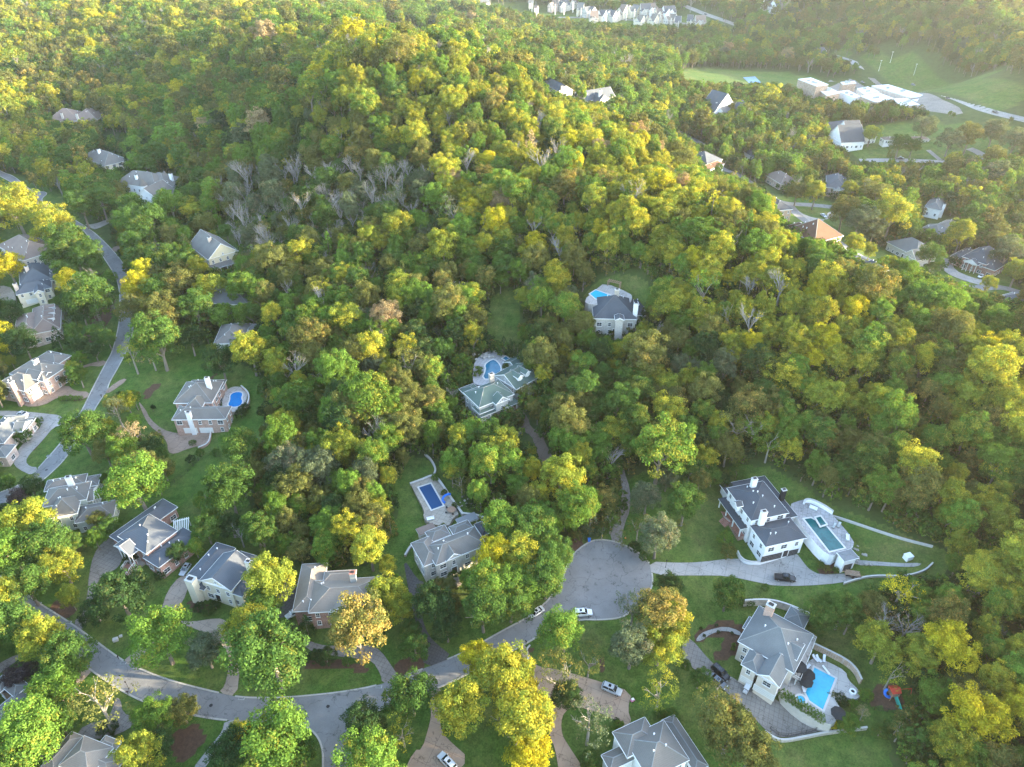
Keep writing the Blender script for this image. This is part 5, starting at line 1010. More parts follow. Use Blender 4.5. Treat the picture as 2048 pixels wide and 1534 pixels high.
house(K16, 'low house with pale grey hip roof half hidden by trunks', ((1690, 890), (1980, 905), 4.8), [([(1670, 780), (1960, 760), (1985, 905), (1690, 890)], 4.8, 'hip', S(pitch=.35))], 'grey_wall', 'r_mid', [])
house(K16, 'house with taupe grey hip roof beside the dark round tree', ((1710, 1215), (1885, 1205), 4.8), [([(1710, 1217), (1890, 1205), (2000, 1052), (1775, 1060)], 4.8, 'hip', S(pitch=.5)), ([(1960, 1110), (2140, 1095), (2130, 1052), (1990, 1055)], 4.4, 'hip', S(pitch=.4))], 'white_wall', 'r_grey', [])
K17 = (0, 0, 4)
tw = house(K17, 'white house with cone topped turrets and three small dormers', ((1030, 1480), (1260, 1510), 7.6),
 [([(1025, 1478), (1250, 1505), (1260, 1415), (1075, 1395)], 7.6, 'hip', S(pitch=.7)), ([(1235, 1510), (1412, 1482), (1405, 1420), (1245, 1412)], 6.6, 'hip', S(pitch=.6, dorm=[('F', [.45, .65, .85], 1.3)])), ([(1210, 1600), (1320, 1590), (1310, 1520), (1220, 1510)], 5, 'gy', S(pitch=.7))],
 'white_wall', 'r_grey', [((1362, 1388), 12.5, 1.6, 'white_wall'), ((1085, 1398), 12.5, 1.4, 'white_wall')])
for q, h0, rr_ in (((1145, 1480), 9.0, 2.0), ((1322, 1410), 10, 1.6)):
    x, y = tw[5](tw[4](q, h0)); t_ = MB().lathe([(rr_, -2), (rr_, h0)], 14).obj('turret', MATS['white_wall'], tw[0], (x, y, 0)); MB().lathe([(rr_ + .35, h0), (.05, h0 + rr_ * 2.1)], 14).obj('turret_roof', MATS['r_grey'], t_)
house(K17, 'cream house with grey hip and white chimney under yellow trees', ((830, 1328), (980, 1290), 6.0), [([(830, 1328), (982, 1292), (890, 1222), (720, 1245)], 6.0, 'hip', S(pitch=.6, win='FR')), ([(700, 1250), (790, 1215), (850, 1240), (760, 1290)], 5.4, 'hip')], 'cream_wall', 'r_grey', [((786, 1192), 12, 1.6, 'white_wall')])
house(K17, 'long brown roofed house almost swallowed by yellow trees', ((410, 975), (640, 965), 5), [([(410, 975), (640, 965), (630, 915), (440, 915)], 5, 'hip'), ([(630, 965), (800, 940), (780, 895), (640, 905)], 4.8, 'hip')], 'tan_brick', 'r_brown', [((490, 905), 10, 1.4, 'conc_wall'), ((610, 910), 10, 1.4, 'conc_wall')])
K18 = (1500, 370, 6.827)
house(K18, 'brown tiled house with sunlit right slopes beside the street', ((500, 600), (800, 745), 5.6), [([(500, 600), (800, 748), (1042, 752), (885, 512)], 5.8, 'hip', S(pitch=.75)), ([(560, 620), (640, 528), (725, 562), (700, 690)], 5.6, 'hip', S(pitch=.7)), ([(860, 760), (960, 820), (1050, 770), (960, 700)], 4.4, 'hip')], 'tan_brick', 'r_tile', [])
house(K18, 'tan brick house with dark steep roof above a white garage', ((340, 352), (505, 335), 6.4), [([(340, 356), (505, 335), (385, 200), (225, 205)], 6.4, 'hip', S(pitch=.6, gar=[('F', .5, 4)]))], 'tan_brick', 'r_dark', [])
house(K18, 'low brick house with black hips behind the sunlit canopy', ((1300, 1010), (1430, 1080), 4.8), [([(1295, 1012), (1420, 970), (1590, 1035), (1430, 1085)], 4.8, 'hip'), ([(1490, 1092), (1645, 1030), (1860, 1172), (1700, 1150)], 4.8, 'hip')], 'tan_brick', 'r_dark', [])
K19 = (1780, 460, 7.64)
house(K19, 'red brick house with white columned portico and dark hip roof', ((1105, 405), (1480, 530), 6.4), [([(1105, 407), (1480, 530), (1590, 420), (1440, 285), (1350, 270)], 6.4, 'hip', S(pitch=.75, port=[('F', .47, 6.4, 2.6, 5.6)])), ([(972, 412), (1062, 322), (1260, 300), (1150, 410)], 4.6, 'hip'), ([(1480, 582), (1612, 618), (1725, 480), (1560, 400)], 4.8, 'hip', S(pitch=.6))], 'red_brick', 'r_dark', [])
house(K19, 'grey stone cottage with long slate roof and arched door', ((75, 250), (390, 410), 4.8), [([(72, 235), (230, 130), (640, 290), (400, 412)], 4.8, 'hip', S(pitch=.6, door=[('F', .6)])), ([(300, 420), (430, 470), (470, 350), (360, 330)], 5, 'gy', S(pitch=.9))], 'stone_wall', 'r_mid', [])
K20 = (1536, 384, 4)
house(K20, 'grey slate house behind the stone cottage', ((1240, 325), (1380, 370), 4.8), [([(1240, 325), (1382, 372), (1435, 300), (1290, 258)], 5, 'hip'), ([(1345, 262), (1450, 300), (1530, 272), (1430, 225)], 4.8, 'hip', S(roof='r_tan'))], 'stone_wall', 'r_mid', [])
house(K20, 'grey gabled house with white gable end beyond the yellow tree', ((1265, 120), (1385, 145), 4.8), [([(1265, 120), (1385, 150), (1410, 95), (1310, 45)], 5, 'hip')], 'white_wall', 'r_mid', [((1415, 95), 8, 1.3, 'white_wall')])
house(K20, 'house with dark blue grey hips at the right picture edge', ((1840, 880), (1985, 950), 5), [([(1835, 870), (1985, 955), (2110, 880), (1960, 800)], 5.2, 'hip')], 'tan_brick', 'r_slate', [])
K21 = (1640, 220, 6.83)
house(K21, 'white house with twin pointed gables and charcoal roofs in sun', ((120, 300), (300, 400), 5.5), [([(115, 300), (170, 185), (400, 168), (440, 250), (290, 385)], 5.6, 'hip', S(pitch=.4)), ([(290, 450), (440, 430), (420, 330), (310, 340)], 5.0, 'gy', S(pitch=1.0)), ([(360, 320), (450, 310), (440, 240), (370, 240)], 7.2, 'gy', S(pitch=1.0))], 'white_wall', 'r_dark', [])
house(K21, 'low brown ranch house behind two round trees', ((880, 410), (1440, 405), 3.2), [([(880, 410), (1450, 405), (1440, 365), (900, 370)], 3.2, 'hip', S(pitch=.35))], 'white_wall', 'r_brown', [])
K22 = (1536, 0, 4)
house(K22, 'brick house with pale gabled porch on the shaded lawn', ((470, 1490), (560, 1500), 5.5), [([(465, 1480), (545, 1412), (625, 1450), (575, 1510)], 5.6, 'hip', S(pitch=.7, port=[('F', .6, 5, 2, 5)]))], 'pink_brick', 'r_slate', [])
house(K22, 'small pink brick house with brown hips under the trees', ((20, 1420), (110, 1475), 5), [([(15, 1420), (60, 1385), (150, 1400), (140, 1470)], 5, 'hip', S(pitch=.6))], 'pink_brick', 'r_brown', [])
K23 = (1024, 0, 4)
house(K23, 'white walled house with dark roof at the head of the street', ((1500, 1290), (1610, 1320), 5.5), [([(1500, 1225), (1560, 1245), (1620, 1300), (1550, 1320)], 6, 'hip'), ([(1550, 1370), (1640, 1330), (1625, 1290), (1560, 1320)], 5, 'hip', S(roof='r_tile'))], 'white_wall', 'r_slate', [])
house(K23, 'small slate roofed white house behind the dark pair of trees', ((1910, 1230), (1980, 1275), 5), [([(1905, 1225), (1950, 1205), (1995, 1265), (1975, 1290)], 5, 'hip')], 'white_wall', 'r_slate', [])
K24 = (1080, 140, 12.8)
house(K24, 'white house with dark roof whose gable end glows in the sun', ((190, 400), (480, 552), 7), [([(190, 405), (480, 552), (645, 480), (330, 255)], 7, 'gx', S(pitch=.6))], 'white_wall', 'r_slate', [((560, 405), 11, 1.6, 'pale_brick')])
house(K24, 'larger white house with dark roofs and stone wing on the ridge', ((1170, 795), (1700, 705), 7), [([(1170, 795), (1760, 700), (1740, 610), (1190, 650)], 7, 'gx', S(pitch=.8)), ([(1460, 880), (1640, 850), (1620, 760), (1500, 760)], 5.5, 'gy', S(pitch=.9)), ([(1030, 830), (1150, 800), (1120, 690), (1060, 700)], 5.5, 'gy', S(pitch=.9))], 'white_wall', 'r_slate', [((1540, 515), 14, 2, 'white_wall')])
house(K24, 'white flat roofed pool pavilion between the two ridge houses', ((900, 600), (1100, 575), 3.6), [([(840, 562), (900, 600), (1105, 575), (1030, 540)], 3.8, 'porch', S(roof='trim', fm='patio3'))], 'white_wall', 'trim', [], cat='pavilion', name='pavilion')
K25 = (1340, 120, 6.83)
house(K25, 'tall white gabled house wrapped by a golden tree', ((600, 720), (700, 700), 7.5), [([(600, 720), (720, 690), (700, 600), (640, 610)], 6.5, 'gy', S(pitch=1.0)), ([(690, 720), (980, 690), (960, 630), (700, 640)], 6, 'gx', S(pitch=.6)), ([(960, 740), (1015, 730), (1010, 670), (960, 670)], 6, 'gy', S(pitch=.9))], 'white_wall', 'r_slate', [((645, 575), 13, 1.6, 'white_wall')])
house((512, 0, 4), 'small brown roof peeking from the wooded crest', ((1890, 715), (2000, 720), 4.5), [([(1890, 718), (2005, 722), (1990, 688), (1910, 690)], 4.5, 'hip')], 'tan_brick', 'r_brown', [])
# the estate of pale houses far down the valley
FAR = [(150, 28, 46, 'pale house under the top picture edge at the far estate end'), (188, 72, 30, 'small white far house below the first one'), (332, 48, 60, 'dark brick far house with grey roofs'), (408, 48, 50, 'grey far house beside the dark brick one'),
 (480, 28, 46, 'low pale far house near the top picture edge'), (540, 78, 55, 'white far house with slate roof, first of the white pair'), (612, 92, 55, 'white far house with slate roof, second of the white pair'), (652, 146, 60, 'low dark roofed far house nearest the woods'), (742, 128, 60, 'white far house with three gables'),
 (822, 132, 55, 'white far house with dark roofs at the row start'), (905, 95, 60, 'tall cream gabled far house'), (968, 88, 60, 'twin gabled cream far house'), (1062, 92, 62, 'broad grey and white far house'), (1120, 78, 52, 'white far house with pointed gable'), (1180, 112, 46, 'small white far house behind the row'),
 (1250, 104, 60, 'wide flat looking white far house'), (1042, 172, 60, 'dark roofed far house in the lower row'), (1150, 166, 60, 'brown roofed far house in the lower row'), (1262, 160, 60, 'slate roofed white far house in the lower row'), (1322, 182, 56, 'white far house with lean chimney in the lower row'),
 (1420, 172, 55, 'white far house next to the last one of the row'), (1500, 182, 62, 'last white far house before the valley road')]
fr_ = random.Random(12)
for i, (x, y, wd, lb) in enumerate(FAR):
    K = (1024, 0, 4); h = 6.5; a = fr_.uniform(-.25, .25) * wd; hw_, d = wd * .44, wd * .24
    wl = 'pink_brick' if i == 2 else fr_.choice(['white_wall', 'stone_wall', 'cream_wall', 'cream_wall']); rf = fr_.choice(['r_slate', 'r_mid', 'r_grey', 'r_brown'])
    ws = [([(x - hw_, y + a * .3), (x + hw_, y - a * .3), (x + hw_ + 3, y - d - a * .3)], h, 'gx', S(pitch=1.0, win='FR')), ([(x - hw_ * .8, y + d * .35), (x - hw_ * .2, y + d * .3), (x - hw_ * .2, y - d * .6)], h, 'gy', S(pitch=1.2, win='F')),
          ([(x + hw_ * .15, y + d * .3), (x + hw_ * .75, y + d * .25), (x + hw_ * .75, y - d * .6)], h - .7, 'gy', S(pitch=1.2, win='F'))]
    house(K, lb, ((x - hw_, y + a * .3), (x + hw_, y - a * .3), h), ws, wl, rf, [((x + hw_ * .5, y - d * 1.2), 13, 1.4, 'conc_wall')], group='pale houses of the far estate')
for u, v, lb in ((958, 6, 'white villa cut by the top picture edge, alone in the woods'), (946, 38, 'small slate roof below the white villa'), (1546, 12, 'pale far house among the hazy trees'), (1563, 14, 'second pale far house among the hazy trees'), (1630, 106, 'tiny white building at the far meadow end')):
    house((u - 10, v - 10, 1), lb, ((2, 12), (18, 11), 5), [([(1, 12), (19, 11), (19, 6)], 5, 'gx', S(pitch=.8, win='F'))], 'white_wall', 'r_slate', [])
# ------------------------------------------------------------------ the school
def school():
    K = (1536, 0, 4); zg = float(gpt(1536 + 900 / 4, 200)[2]); root = None
    def P(q, h): a, b = unproj(K[0] + q[0] / 4, K[1] + q[1] / 4, zg + h); return float(a), float(b)
    c = P((800, 760), 5); root = thing('school', 'long flat roofed school with white roofs and orange brick gym', 'school', (c[0], c[1], zg))
    blocks = [([(240, 637), (342, 625), (482, 680), (386, 692)], 11, 'tan_brick'), ([(386, 712), (480, 700), (575, 745), (472, 768)], 6, 'tan_brick'), ([(560, 735), (640, 725), (740, 775), (690, 790)], 4.5, 'white_wall'),
              ([(712, 712), (800, 697), (890, 738), (765, 757)], 5.5, 'pale_brick'), ([(738, 772), (885, 746), (1010, 792), (862, 822)], 6, 'tan_brick'), ([(830, 690), (962, 680), (1265, 772), (1140, 786)], 5, 'pale_brick'),
              ([(1000, 792), (1110, 790), (1215, 842), (1060, 850)], 5.5, 'tan_brick'), ([(1150, 803), (1268, 784), (1420, 832), (1290, 845)], 5.2, 'pale_brick'), ([(1342, 812), (1425, 802), (1570, 862), (1450, 874)], 4.6, 'white_wall'), ([(580, 660), (690, 652), (705, 668), (600, 680)], 5, 'tan_brick')]
    for px, h, m in blocks:
        p = [(q[0] - c[0], q[1] - c[1]) for q in (P(a, h) for a in px)]; cx, cy_ = sum(q[0] for q in p) / 4, sum(q[1] for q in p) / 4
        MB().prism(p, -2, h).obj('wall', MATS[m], root); rf = MB().prism([(cx + (q[0] - cx) * 1.01, cy_ + (q[1] - cy_) * 1.01) for q in p], h + .004, h + .5).obj('flat_roof', MATS['school_roof'], root)
        for _ in range(3):
            f, g = random.uniform(.25, .75), random.uniform(.25, .75); x = (p[0][0] * (1 - f) + p[1][0] * f) * (1 - g) + (p[3][0] * (1 - f) + p[2][0] * f) * g; y = (p[0][1] * (1 - f) + p[1][1] * f) * (1 - g) + (p[3][1] * (1 - f) + p[2][1] * f) * g
            MB().box(-1.2, 1.2, -.9, .9, 0, 1.3).box(-.8, .8, -.6, .6, 1.304, 1.5).obj('rooftop_unit', MATS['grey_wall'], rf, (x, y, h + .5))
random.seed(8); mat('school_roof', (.60, .60, .60), .6, .08, .3); school()
# ------------------------------------------------------------------ terraces, pools and retaining walls
def plane_pts(px, z): return [(float(a), float(b)) for a, b in (unproj(u, v, z) for u, v in px)]
def KP(K, pts): return [(K[0] + x / K[2], K[1] + y / K[2]) for x, y in pts]
def slab(name, px, m, extra=.06, z=None, depth=4, side=None):
    g = ground([p[0] for p in px], [p[1] for p in px]); z = float(max(g[:, 2])) + extra if z is None else z
    P = chaikin(plane_pts(px, z), 1); mb = MB().prism(P, z - depth, z, 1, 0)
    o = mb.obj(name, [MATS[m], MATS[side or m]]); o['kind'] = 'structure'; return z
pool_mat('water_teal', (.012, .125, .125), (.004, .05, .06)); pool_mat('water_cyan', (.03, .42, .60), (.02, .33, .50)); pool_mat('water_blue', (.01, .20, .50), (.01, .14, .40)); pool_mat('water_lagoon', (.01, .15, .24), (.005, .08, .15))
mat('cover', (.006, .055, .15), .5, .06, 1.5); mat('coping', (.55, .53, .50), .8, .1, 2)
def pool(px, z, m, label, smooth=0, group=None, cop='coping'):
    P = plane_pts(px, z)
    if smooth: P = chaikin(P, smooth)
    cx = sum(p[0] for p in P) / len(P); cy_ = sum(p[1] for p in P) / len(P); Q = [(p[0] - cx, p[1] - cy_) for p in P]
    t = thing('swimming_pool', label, 'pool', (cx, cy_, z)); MB().prism(Q, -1.2, .02).obj('water', MATS[m], t)
    n = len(Q); A = sum(Q[i][0] * Q[(i + 1) % n][1] - Q[(i + 1) % n][0] * Q[i][1] for i in range(n)); Q = Q if A > 0 else Q[::-1]
    def off(d):
        o = []
        for i in range(n):
            a, b, c = Vector(Q[i - 1]), Vector(Q[i]), Vector(Q[(i + 1) % n]); e1 = (b - a).normalized(); e2 = (c - b).normalized(); nn = Vector((e1.y + e2.y, -e1.x - e2.x)); nn = nn.normalized() * d / max(.45, math.sqrt(max(.01, (1 + e1.dot(e2)) / 2))); o.append(b + nn)
        return o
    I, O = off(-.05), off(.42); V = [(p.x, p.y, -.05) for p in I] + [(p.x, p.y, .09) for p in I] + [(p.x, p.y, .09) for p in O] + [(p.x, p.y, -.05) for p in O]; F = []
    for i in range(n): j = (i + 1) % n; F += [(n + i, 2 * n + i, 2 * n + j, n + j), (i, n + i, n + j, j), (2 * n + i, 3 * n + i, 3 * n + j, 2 * n + j)]
    MB().add(V, F).obj('coping', MATS[cop], t); return t
def wall(px, h, th, m, label, name='retaining_wall', cap=None, K=None, base=-2.5, steps=1.2):
    if K: px = KP(K, px)
    g = ground([p[0] for p in px], [p[1] for p in px], h); P = chaikin([(a[0], a[1]) for a in g], 2, False); P = resample(P, steps, False); mid = P[len(P) // 2]; z0 = float(H(mid[0], mid[1])); V = []; W = []
    for i, (x, y) in enumerate(P):
        a = P[max(0, i - 1)]; b = P[min(len(P) - 1, i + 1)]; d = Vector((b[0] - a[0], b[1] - a[1])).normalized(); q = Vector((-d.y, d.x)); z = float(H(x, y)) - z0 + h; X, Y = x - mid[0], y - mid[1]
        for s_, L_, zb, zt in ((th / 2, V, z + base - h, z), (th / 2 + .05, W, z + .002, z + .12)): L_ += [(X - q.x * s_, Y - q.y * s_, zb), (X - q.x * s_, Y - q.y * s_, zt), (X + q.x * s_, Y + q.y * s_, zt), (X + q.x * s_, Y + q.y * s_, zb)]
    F = []
    for i in range(len(P) - 1): a, b = 4 * i, 4 * i + 4; F += [(a + 1, a + 2, b + 2, b + 1), (a, a + 1, b + 1, b), (a + 2, a + 3, b + 3, b + 2)]
    e = 4 * (len(P) - 1); F += [(0, 3, 2, 1), (e, e + 1, e + 2, e + 3)]
    t = thing(name, label, 'wall', (mid[0], mid[1], z0)); MB().add(V, F).obj('wall_body', MATS[m], t); MB().add(W, F).obj('wall_cap', MATS[cap or 'conc_wall'], t); return t
# white house terrace
z1 = slab('pool_terrace', KP(K1, [(1120, 640), (1010, 470), (1140, 420), (1230, 400), (1420, 480), (1600, 600), (1900, 960), (1880, 1060), (1690, 1110), (1600, 1180), (1450, 1090), (1200, 790)]), 'patio2', .8, side='white_wall')
pool(KP(K1, [(1215, 668), (1310, 655), (1372, 690), (1432, 782), (1515, 765), (1765, 1062), (1560, 1110)]), z1, 'water_teal', 'dark teal pool on the raised terrace behind the white house')
pool(KP(K1, [(1372, 650), (1440, 632), (1518, 738), (1440, 765)]), z1 + .35, 'water_teal', 'small raised spa set into the dark teal pool')
z2 = slab('pool_terrace', KP(K2, [(1240, 820), (1500, 920), (1720, 1040), (1740, 1150), (1900, 1300), (1920, 1380), (1830, 1430), (1640, 1360), (1590, 1470), (1640, 1534), (1560, 1780), (1400, 1730), (1080, 1580), (780, 1330), (900, 1060), (1090, 1170)]), 'patio3', .25, side='conc_wall')
pool(KP(K2, [(1285, 985), (1572, 1135), (1404, 1568), (1215, 1440), (1165, 1330)]), z2, 'water_cyan', 'bright turquoise pool beside the beige house')
def disc(c, r0, z, n=20): x, y = c; return [(x + r0 * math.cos(i * 2 * math.pi / n), y + r0 * math.sin(i * 2 * math.pi / n)) for i in range(n)]
def at(K, q, z): a, b = unproj(K[0] + q[0] / K[2], K[1] + q[1] / K[2], z); return float(a), float(b)
c = at(K2, (1105, 1425), z2 + .4); t = thing('hot_tub', 'round stone hot tub at the corner of the turquoise pool', 'hot tub', (c[0], c[1], z2)); MB().lathe([(1.45, 0), (1.45, .55), (.95, .55), (.95, .3)], 24).obj('tub_wall', MATS['coping'], t); MB().prism(disc((0, 0), .97, 0), .2, .38).obj('water', MATS['water_cyan'], t)
c = at(K2, (1805, 1325), z2); t = thing('fire_pit', 'round white fire pit on the terrace point', 'fire pit', (c[0], c[1], z2)); MB().lathe([(.8, 0), (.8, .5), (.45, .5), (.45, .25)], 20).obj('ring', MATS['white_wall'], t); MB().prism(disc((0, 0), .47, 0), .1, .3).obj('coals', MATS['black_metal'], t)
KC = (790, 940, 8.52)
z3 = slab('stone_patio', KP(KC, [(255, 215), (620, 100), (720, 130), (760, 200), (1110, 730), (1000, 800), (900, 980), (560, 900), (480, 800), (500, 680), (330, 370)]), 'patio', .1)
t = pool(KP(KC, [(405, 298), (608, 232), (820, 605), (625, 678)]), z3, 'cover', 'pool under a dark blue cover on a pale patio', cop='coping')
for ch in t.children:
    if ch.name.startswith('water'): ch.name = 'pool_cover'
z4 = slab('pool_terrace', KP(K12, [(235, 300), (280, 220), (370, 165), (440, 150), (500, 190), (600, 215), (620, 290), (520, 370), (470, 460), (380, 500), (250, 500), (225, 440)]), 'patio2', .1)
pool(KP(K12, [(350, 300), (400, 258), (445, 245), (500, 300), (512, 350), (478, 400), (430, 440), (325, 440), (362, 345)]), z4, 'water_lagoon', 'lagoon shaped deep blue pool with boulders by the green roofs', 1)
pool(KP(K12, [(525, 235), (560, 212), (600, 240), (565, 258)]), z4 + .1, 'water_lagoon', 'small square plunge pool beside the lagoon pool')
z5 = slab('pool_terrace', KP(K11, [(590, 370), (640, 230), (680, 190), (740, 172), (810, 180), (880, 240), (850, 350), (800, 410), (720, 445), (670, 440), (655, 385)]), 'patio3', .15)
pool(KP(K11, [(690, 262), (735, 235), (800, 232), (822, 255), (805, 300), (822, 330), (805, 370), (760, 390), (690, 392), (665, 365), (690, 320)]), z5, 'water_blue', 'kidney shaped vivid blue pool beside the salmon brick house', 1)
z6 = slab('pool_terrace', KP(K13, [(130, 405), (330, 230), (470, 120), (880, 290), (915, 360), (860, 460), (250, 480)]), 'patio3', .1)
pool(KP(K13, [(235, 300), (330, 238), (570, 325), (520, 400), (330, 380)]), z6, 'water_cyan', 'turquoise pool behind the dark roofed manor in the clearing')
z7 = slab('stone_patio', [(-25, 575), (18, 570), (32, 590), (30, 610), (-5, 618), (-30, 610)], 'patio', .1)
wall([(1215, 440), (1235, 395), (1330, 400), (1480, 470), (1612, 560)], 2.6, .5, 'white_wall', 'tall white curved wall behind the dark teal pool', K=K1)
wall([(310, 1100), (350, 1190), (450, 1250), (630, 1250)], 1.2, .35, 'white_wall', 'low white curved wall by the garage corner of the white house', K=K1)
wall([(1662, 1030), (1695, 1040), (1760, 1062), (1810, 1078), (1866, 1092)], .6, .35, 'conc_wall', 'long pale stone edging running down the slope above the terraced lawn')
wall([(1688, 1166), (1712, 1158), (1745, 1150), (1810, 1152), (1850, 1141), (1866, 1125)], .6, .3, 'conc_wall', 'curved pale kerb wall below the terraced lawn')
wall([(340, 70), (500, 58), (720, 62), (950, 130), (1225, 250)], 2.4, .35, 'pale_brick', 'stepped pale retaining wall above the beige house', K=K2)
wall([(1290, 660), (1500, 760), (1720, 870), (1860, 990), (1935, 1150)], 2.0, .35, 'tan_brick', 'curved tan block wall round the turquoise pool garden', K=K2)
wall([(1530, 1462), (1551, 1476), (1570, 1480), (1611, 1472), (1656, 1463), (1711, 1457), (1735, 1454)], 1.0, .35, 'grey_stone', 'curved grey block wall holding the paved court', base=-4)
wall([(820, 967), (845, 958), (868, 948), (880, 962), (905, 1000), (926, 1028)], .9, .6, 'grey_stone', 'rough grey stone wall round the covered pool')
wall([(926, 1026), (965, 1031), (1000, 1055), (1014, 1082)], .9, .5, 'grey_stone', 'thin stone wall curving behind the grey stone house')
wall([(482, 771), (497, 784), (498, 800), (489, 816)], 1.3, .4, 'orange_brick', 'low brick wall round the kidney pool')
wall([(422, 861), (418, 886), (396, 895)], .9, .4, 'orange_brick', 'short brick wall beside the brown turning court')
wall([(848, 1090), (824, 1086), (810, 1110)], .8, .5, 'patio', 'stepped stone edging at the side of the grey stone house')
wall([(850, 908), (862, 918), (872, 938), (868, 948)], .6, .5, 'grey_stone', 'low dry stone wall at the top of the dark lawn')
wall([(1060, 1290), (1052, 1300), (1062, 1340), (1078, 1372)], .2, .3, 'conc_wall', 'thin edging beside the first tan drive bend')
for i in range(13):
    f = i / 12; q = at(K2, (850 + 540 * f, 1345 + 345 * f), z2 + 1); g_ = tree_thing(q[0], q[1], z2, .95, 1.15, 'conifer', 'bright', i * 1.7, i, .05, 1.0, 'clipped_conifer', None, 'tree', 'row of clipped conifers along the pool terrace edge')
    g_['label'] = 'clipped green conifer in the straight row edging the turquoise pool terrace'
# rock outcrops
def rocks(c, z, n, spread, label, name='rock_pile', size=.7, m='grey_stone'):
    rg_ = random.Random(int(c[0] * 10)); t = thing(name, label, 'rocks', (c[0], c[1], z))
    for _ in range(n):
        b = MB(); r = size * rg_.uniform(.6, 1.3); V = []
        for k in range(12):
            ph = math.acos(1 - 2 * (k + .5) / 12); a = k * 2.4; q = r * rg_.uniform(.75, 1.2); V.append((q * math.sin(ph) * math.cos(a), q * math.sin(ph) * math.sin(a), q * .75 * math.cos(ph)))
        bm_ = bmesh.new(); [bm_.verts.new(v) for v in V]; bmesh.ops.convex_hull(bm_, input=bm_.verts); me_ = bpy.data.meshes.new('rock'); bm_.to_mesh(me_); bm_.free(); me_.materials.append(MATS[m])
        link('rock', me_, t, (rg_.gauss(0, spread[0]), rg_.gauss(0, spread[1]), r * .3), rg_.uniform(0, 6))
    return t
c = at(K12, (385, 215), z4); rocks(c, z4, 16, (2.6, 1.2), 'brown boulder waterfall at the head of the lagoon pool', size=.75)
g = gpt(932, 1012); rocks(g, g[2], 22, (3.5, 1.3), 'loose pale rocks tumbling beside the covered pool', size=.4)
g = gpt(1722, 1112); rocks(g, g[2], 12, (1.8, 2.5), 'grey boulders at the corner of the white pool house', size=.5)
# pool house, pergolas, arbor
house(K1, 'small white pool house with standing seam metal roof', ((1765, 1250), (1945, 1205), 4.6), [([(1695, 1115), (1765, 1250), (1945, 1205), (1860, 1080)], 4.6, 'hip', S(pitch=.1, gar=[('F', .5, 2.6)], gm='dark_door', roof='metal_roof'))], 'white_wall', 'metal_roof', [], cat='pool house', name='pool_house')
def pergola(K, q, h, wx, wy, rz, label, m='trim', beams=9):
    x, y = at(K, q, float(gpt(K[0] + q[0] / K[2], K[1] + q[1] / K[2], h)[2])); z = float(H(x, y)); t = thing('pergola', label, 'pergola', (x, y, z), rz)
    for a in (-1, 1):
        for b in (-1, 1): MB().box(-.12, .12, -.12, .12, -.5, h).obj('post', MATS[m], t, (a * (wx / 2 - .3), b * (wy / 2 - .3), 0))
        MB().box(-wx / 2, wx / 2, -.08, .08, h, h + .25).obj('beam', MATS[m], t, (0, a * (wy / 2 - .3), 0))
    for i in range(beams): MB().box(-.1, .1, -wy / 2, wy / 2, h + .254, h + .42).obj('rafter', MATS[m], t, (-wx / 2 + wx * (i + .5) / beams, 0, 0))
pergola(K6, (1300, 570), 3.0, 4.5, 5.5, .35, 'white slatted pergola behind the brick house with columns')
pergola(K13, (625, 110), 3.0, 5.5, 2.0, -.5, 'weathered timber arbor beside the manor pool', 'wood_deck', 7)
# ------------------------------------------------------------------ vehicles
def paint_mat(name, col, metal=.3):
    m, n, l, b = newmat(name); b.inputs['Base Color'].default_value = (*col, 1); b.inputs['Metallic'].default_value = metal; b.inputs['Roughness'].default_value = .28; b.inputs['Specular IOR Level'].default_value = .5; b.inputs['Coat Weight'].default_value = .5
for nm, c_ in {'car_white': (.75, .76, .78), 'car_silver': (.50, .53, .56), 'car_black': (.012, .013, .016), 'car_grey': (.10, .11, .125), 'car_red': (.35, .04, .03)}.items(): paint_mat(nm, c_)
glassy('car_glass', (.012, .016, .02), .05, .8); mat('tyre', (.02, .02, .02), .85, .1, 5); mat('rim', (.5, .5, .52), .35, 0, metal=.8); mat('lamp_clear', (.8, .82, .85), .15, 0); mat('lamp_red', (.45, .01, .01), .2, 0)
def loft(secs, cap=True):
    """secs: list of rings of equal length"""
    mb = MB(); n = len(secs[0]); V = [p for s in secs for p in s]; F = [(k * n + i, k * n + (i + 1) % n, (k + 1) * n + (i + 1) % n, (k + 1) * n + i) for k in range(len(secs) - 1) for i in range(n)]
    if cap: F += [tuple(range(n - 1, -1, -1)), tuple((len(secs) - 1) * n + i for i in range(n))]
    return mb.add(V, F)
def ring(x, hw, zb, zs, zt, tw): return [(x, -hw * .92, zb), (x, -hw, zb + .18), (x, -hw, zs), (x, -tw, zt), (x, tw, zt), (x, hw, zs), (x, hw, zb + .18), (x, hw * .92, zb)]
CARM = {}
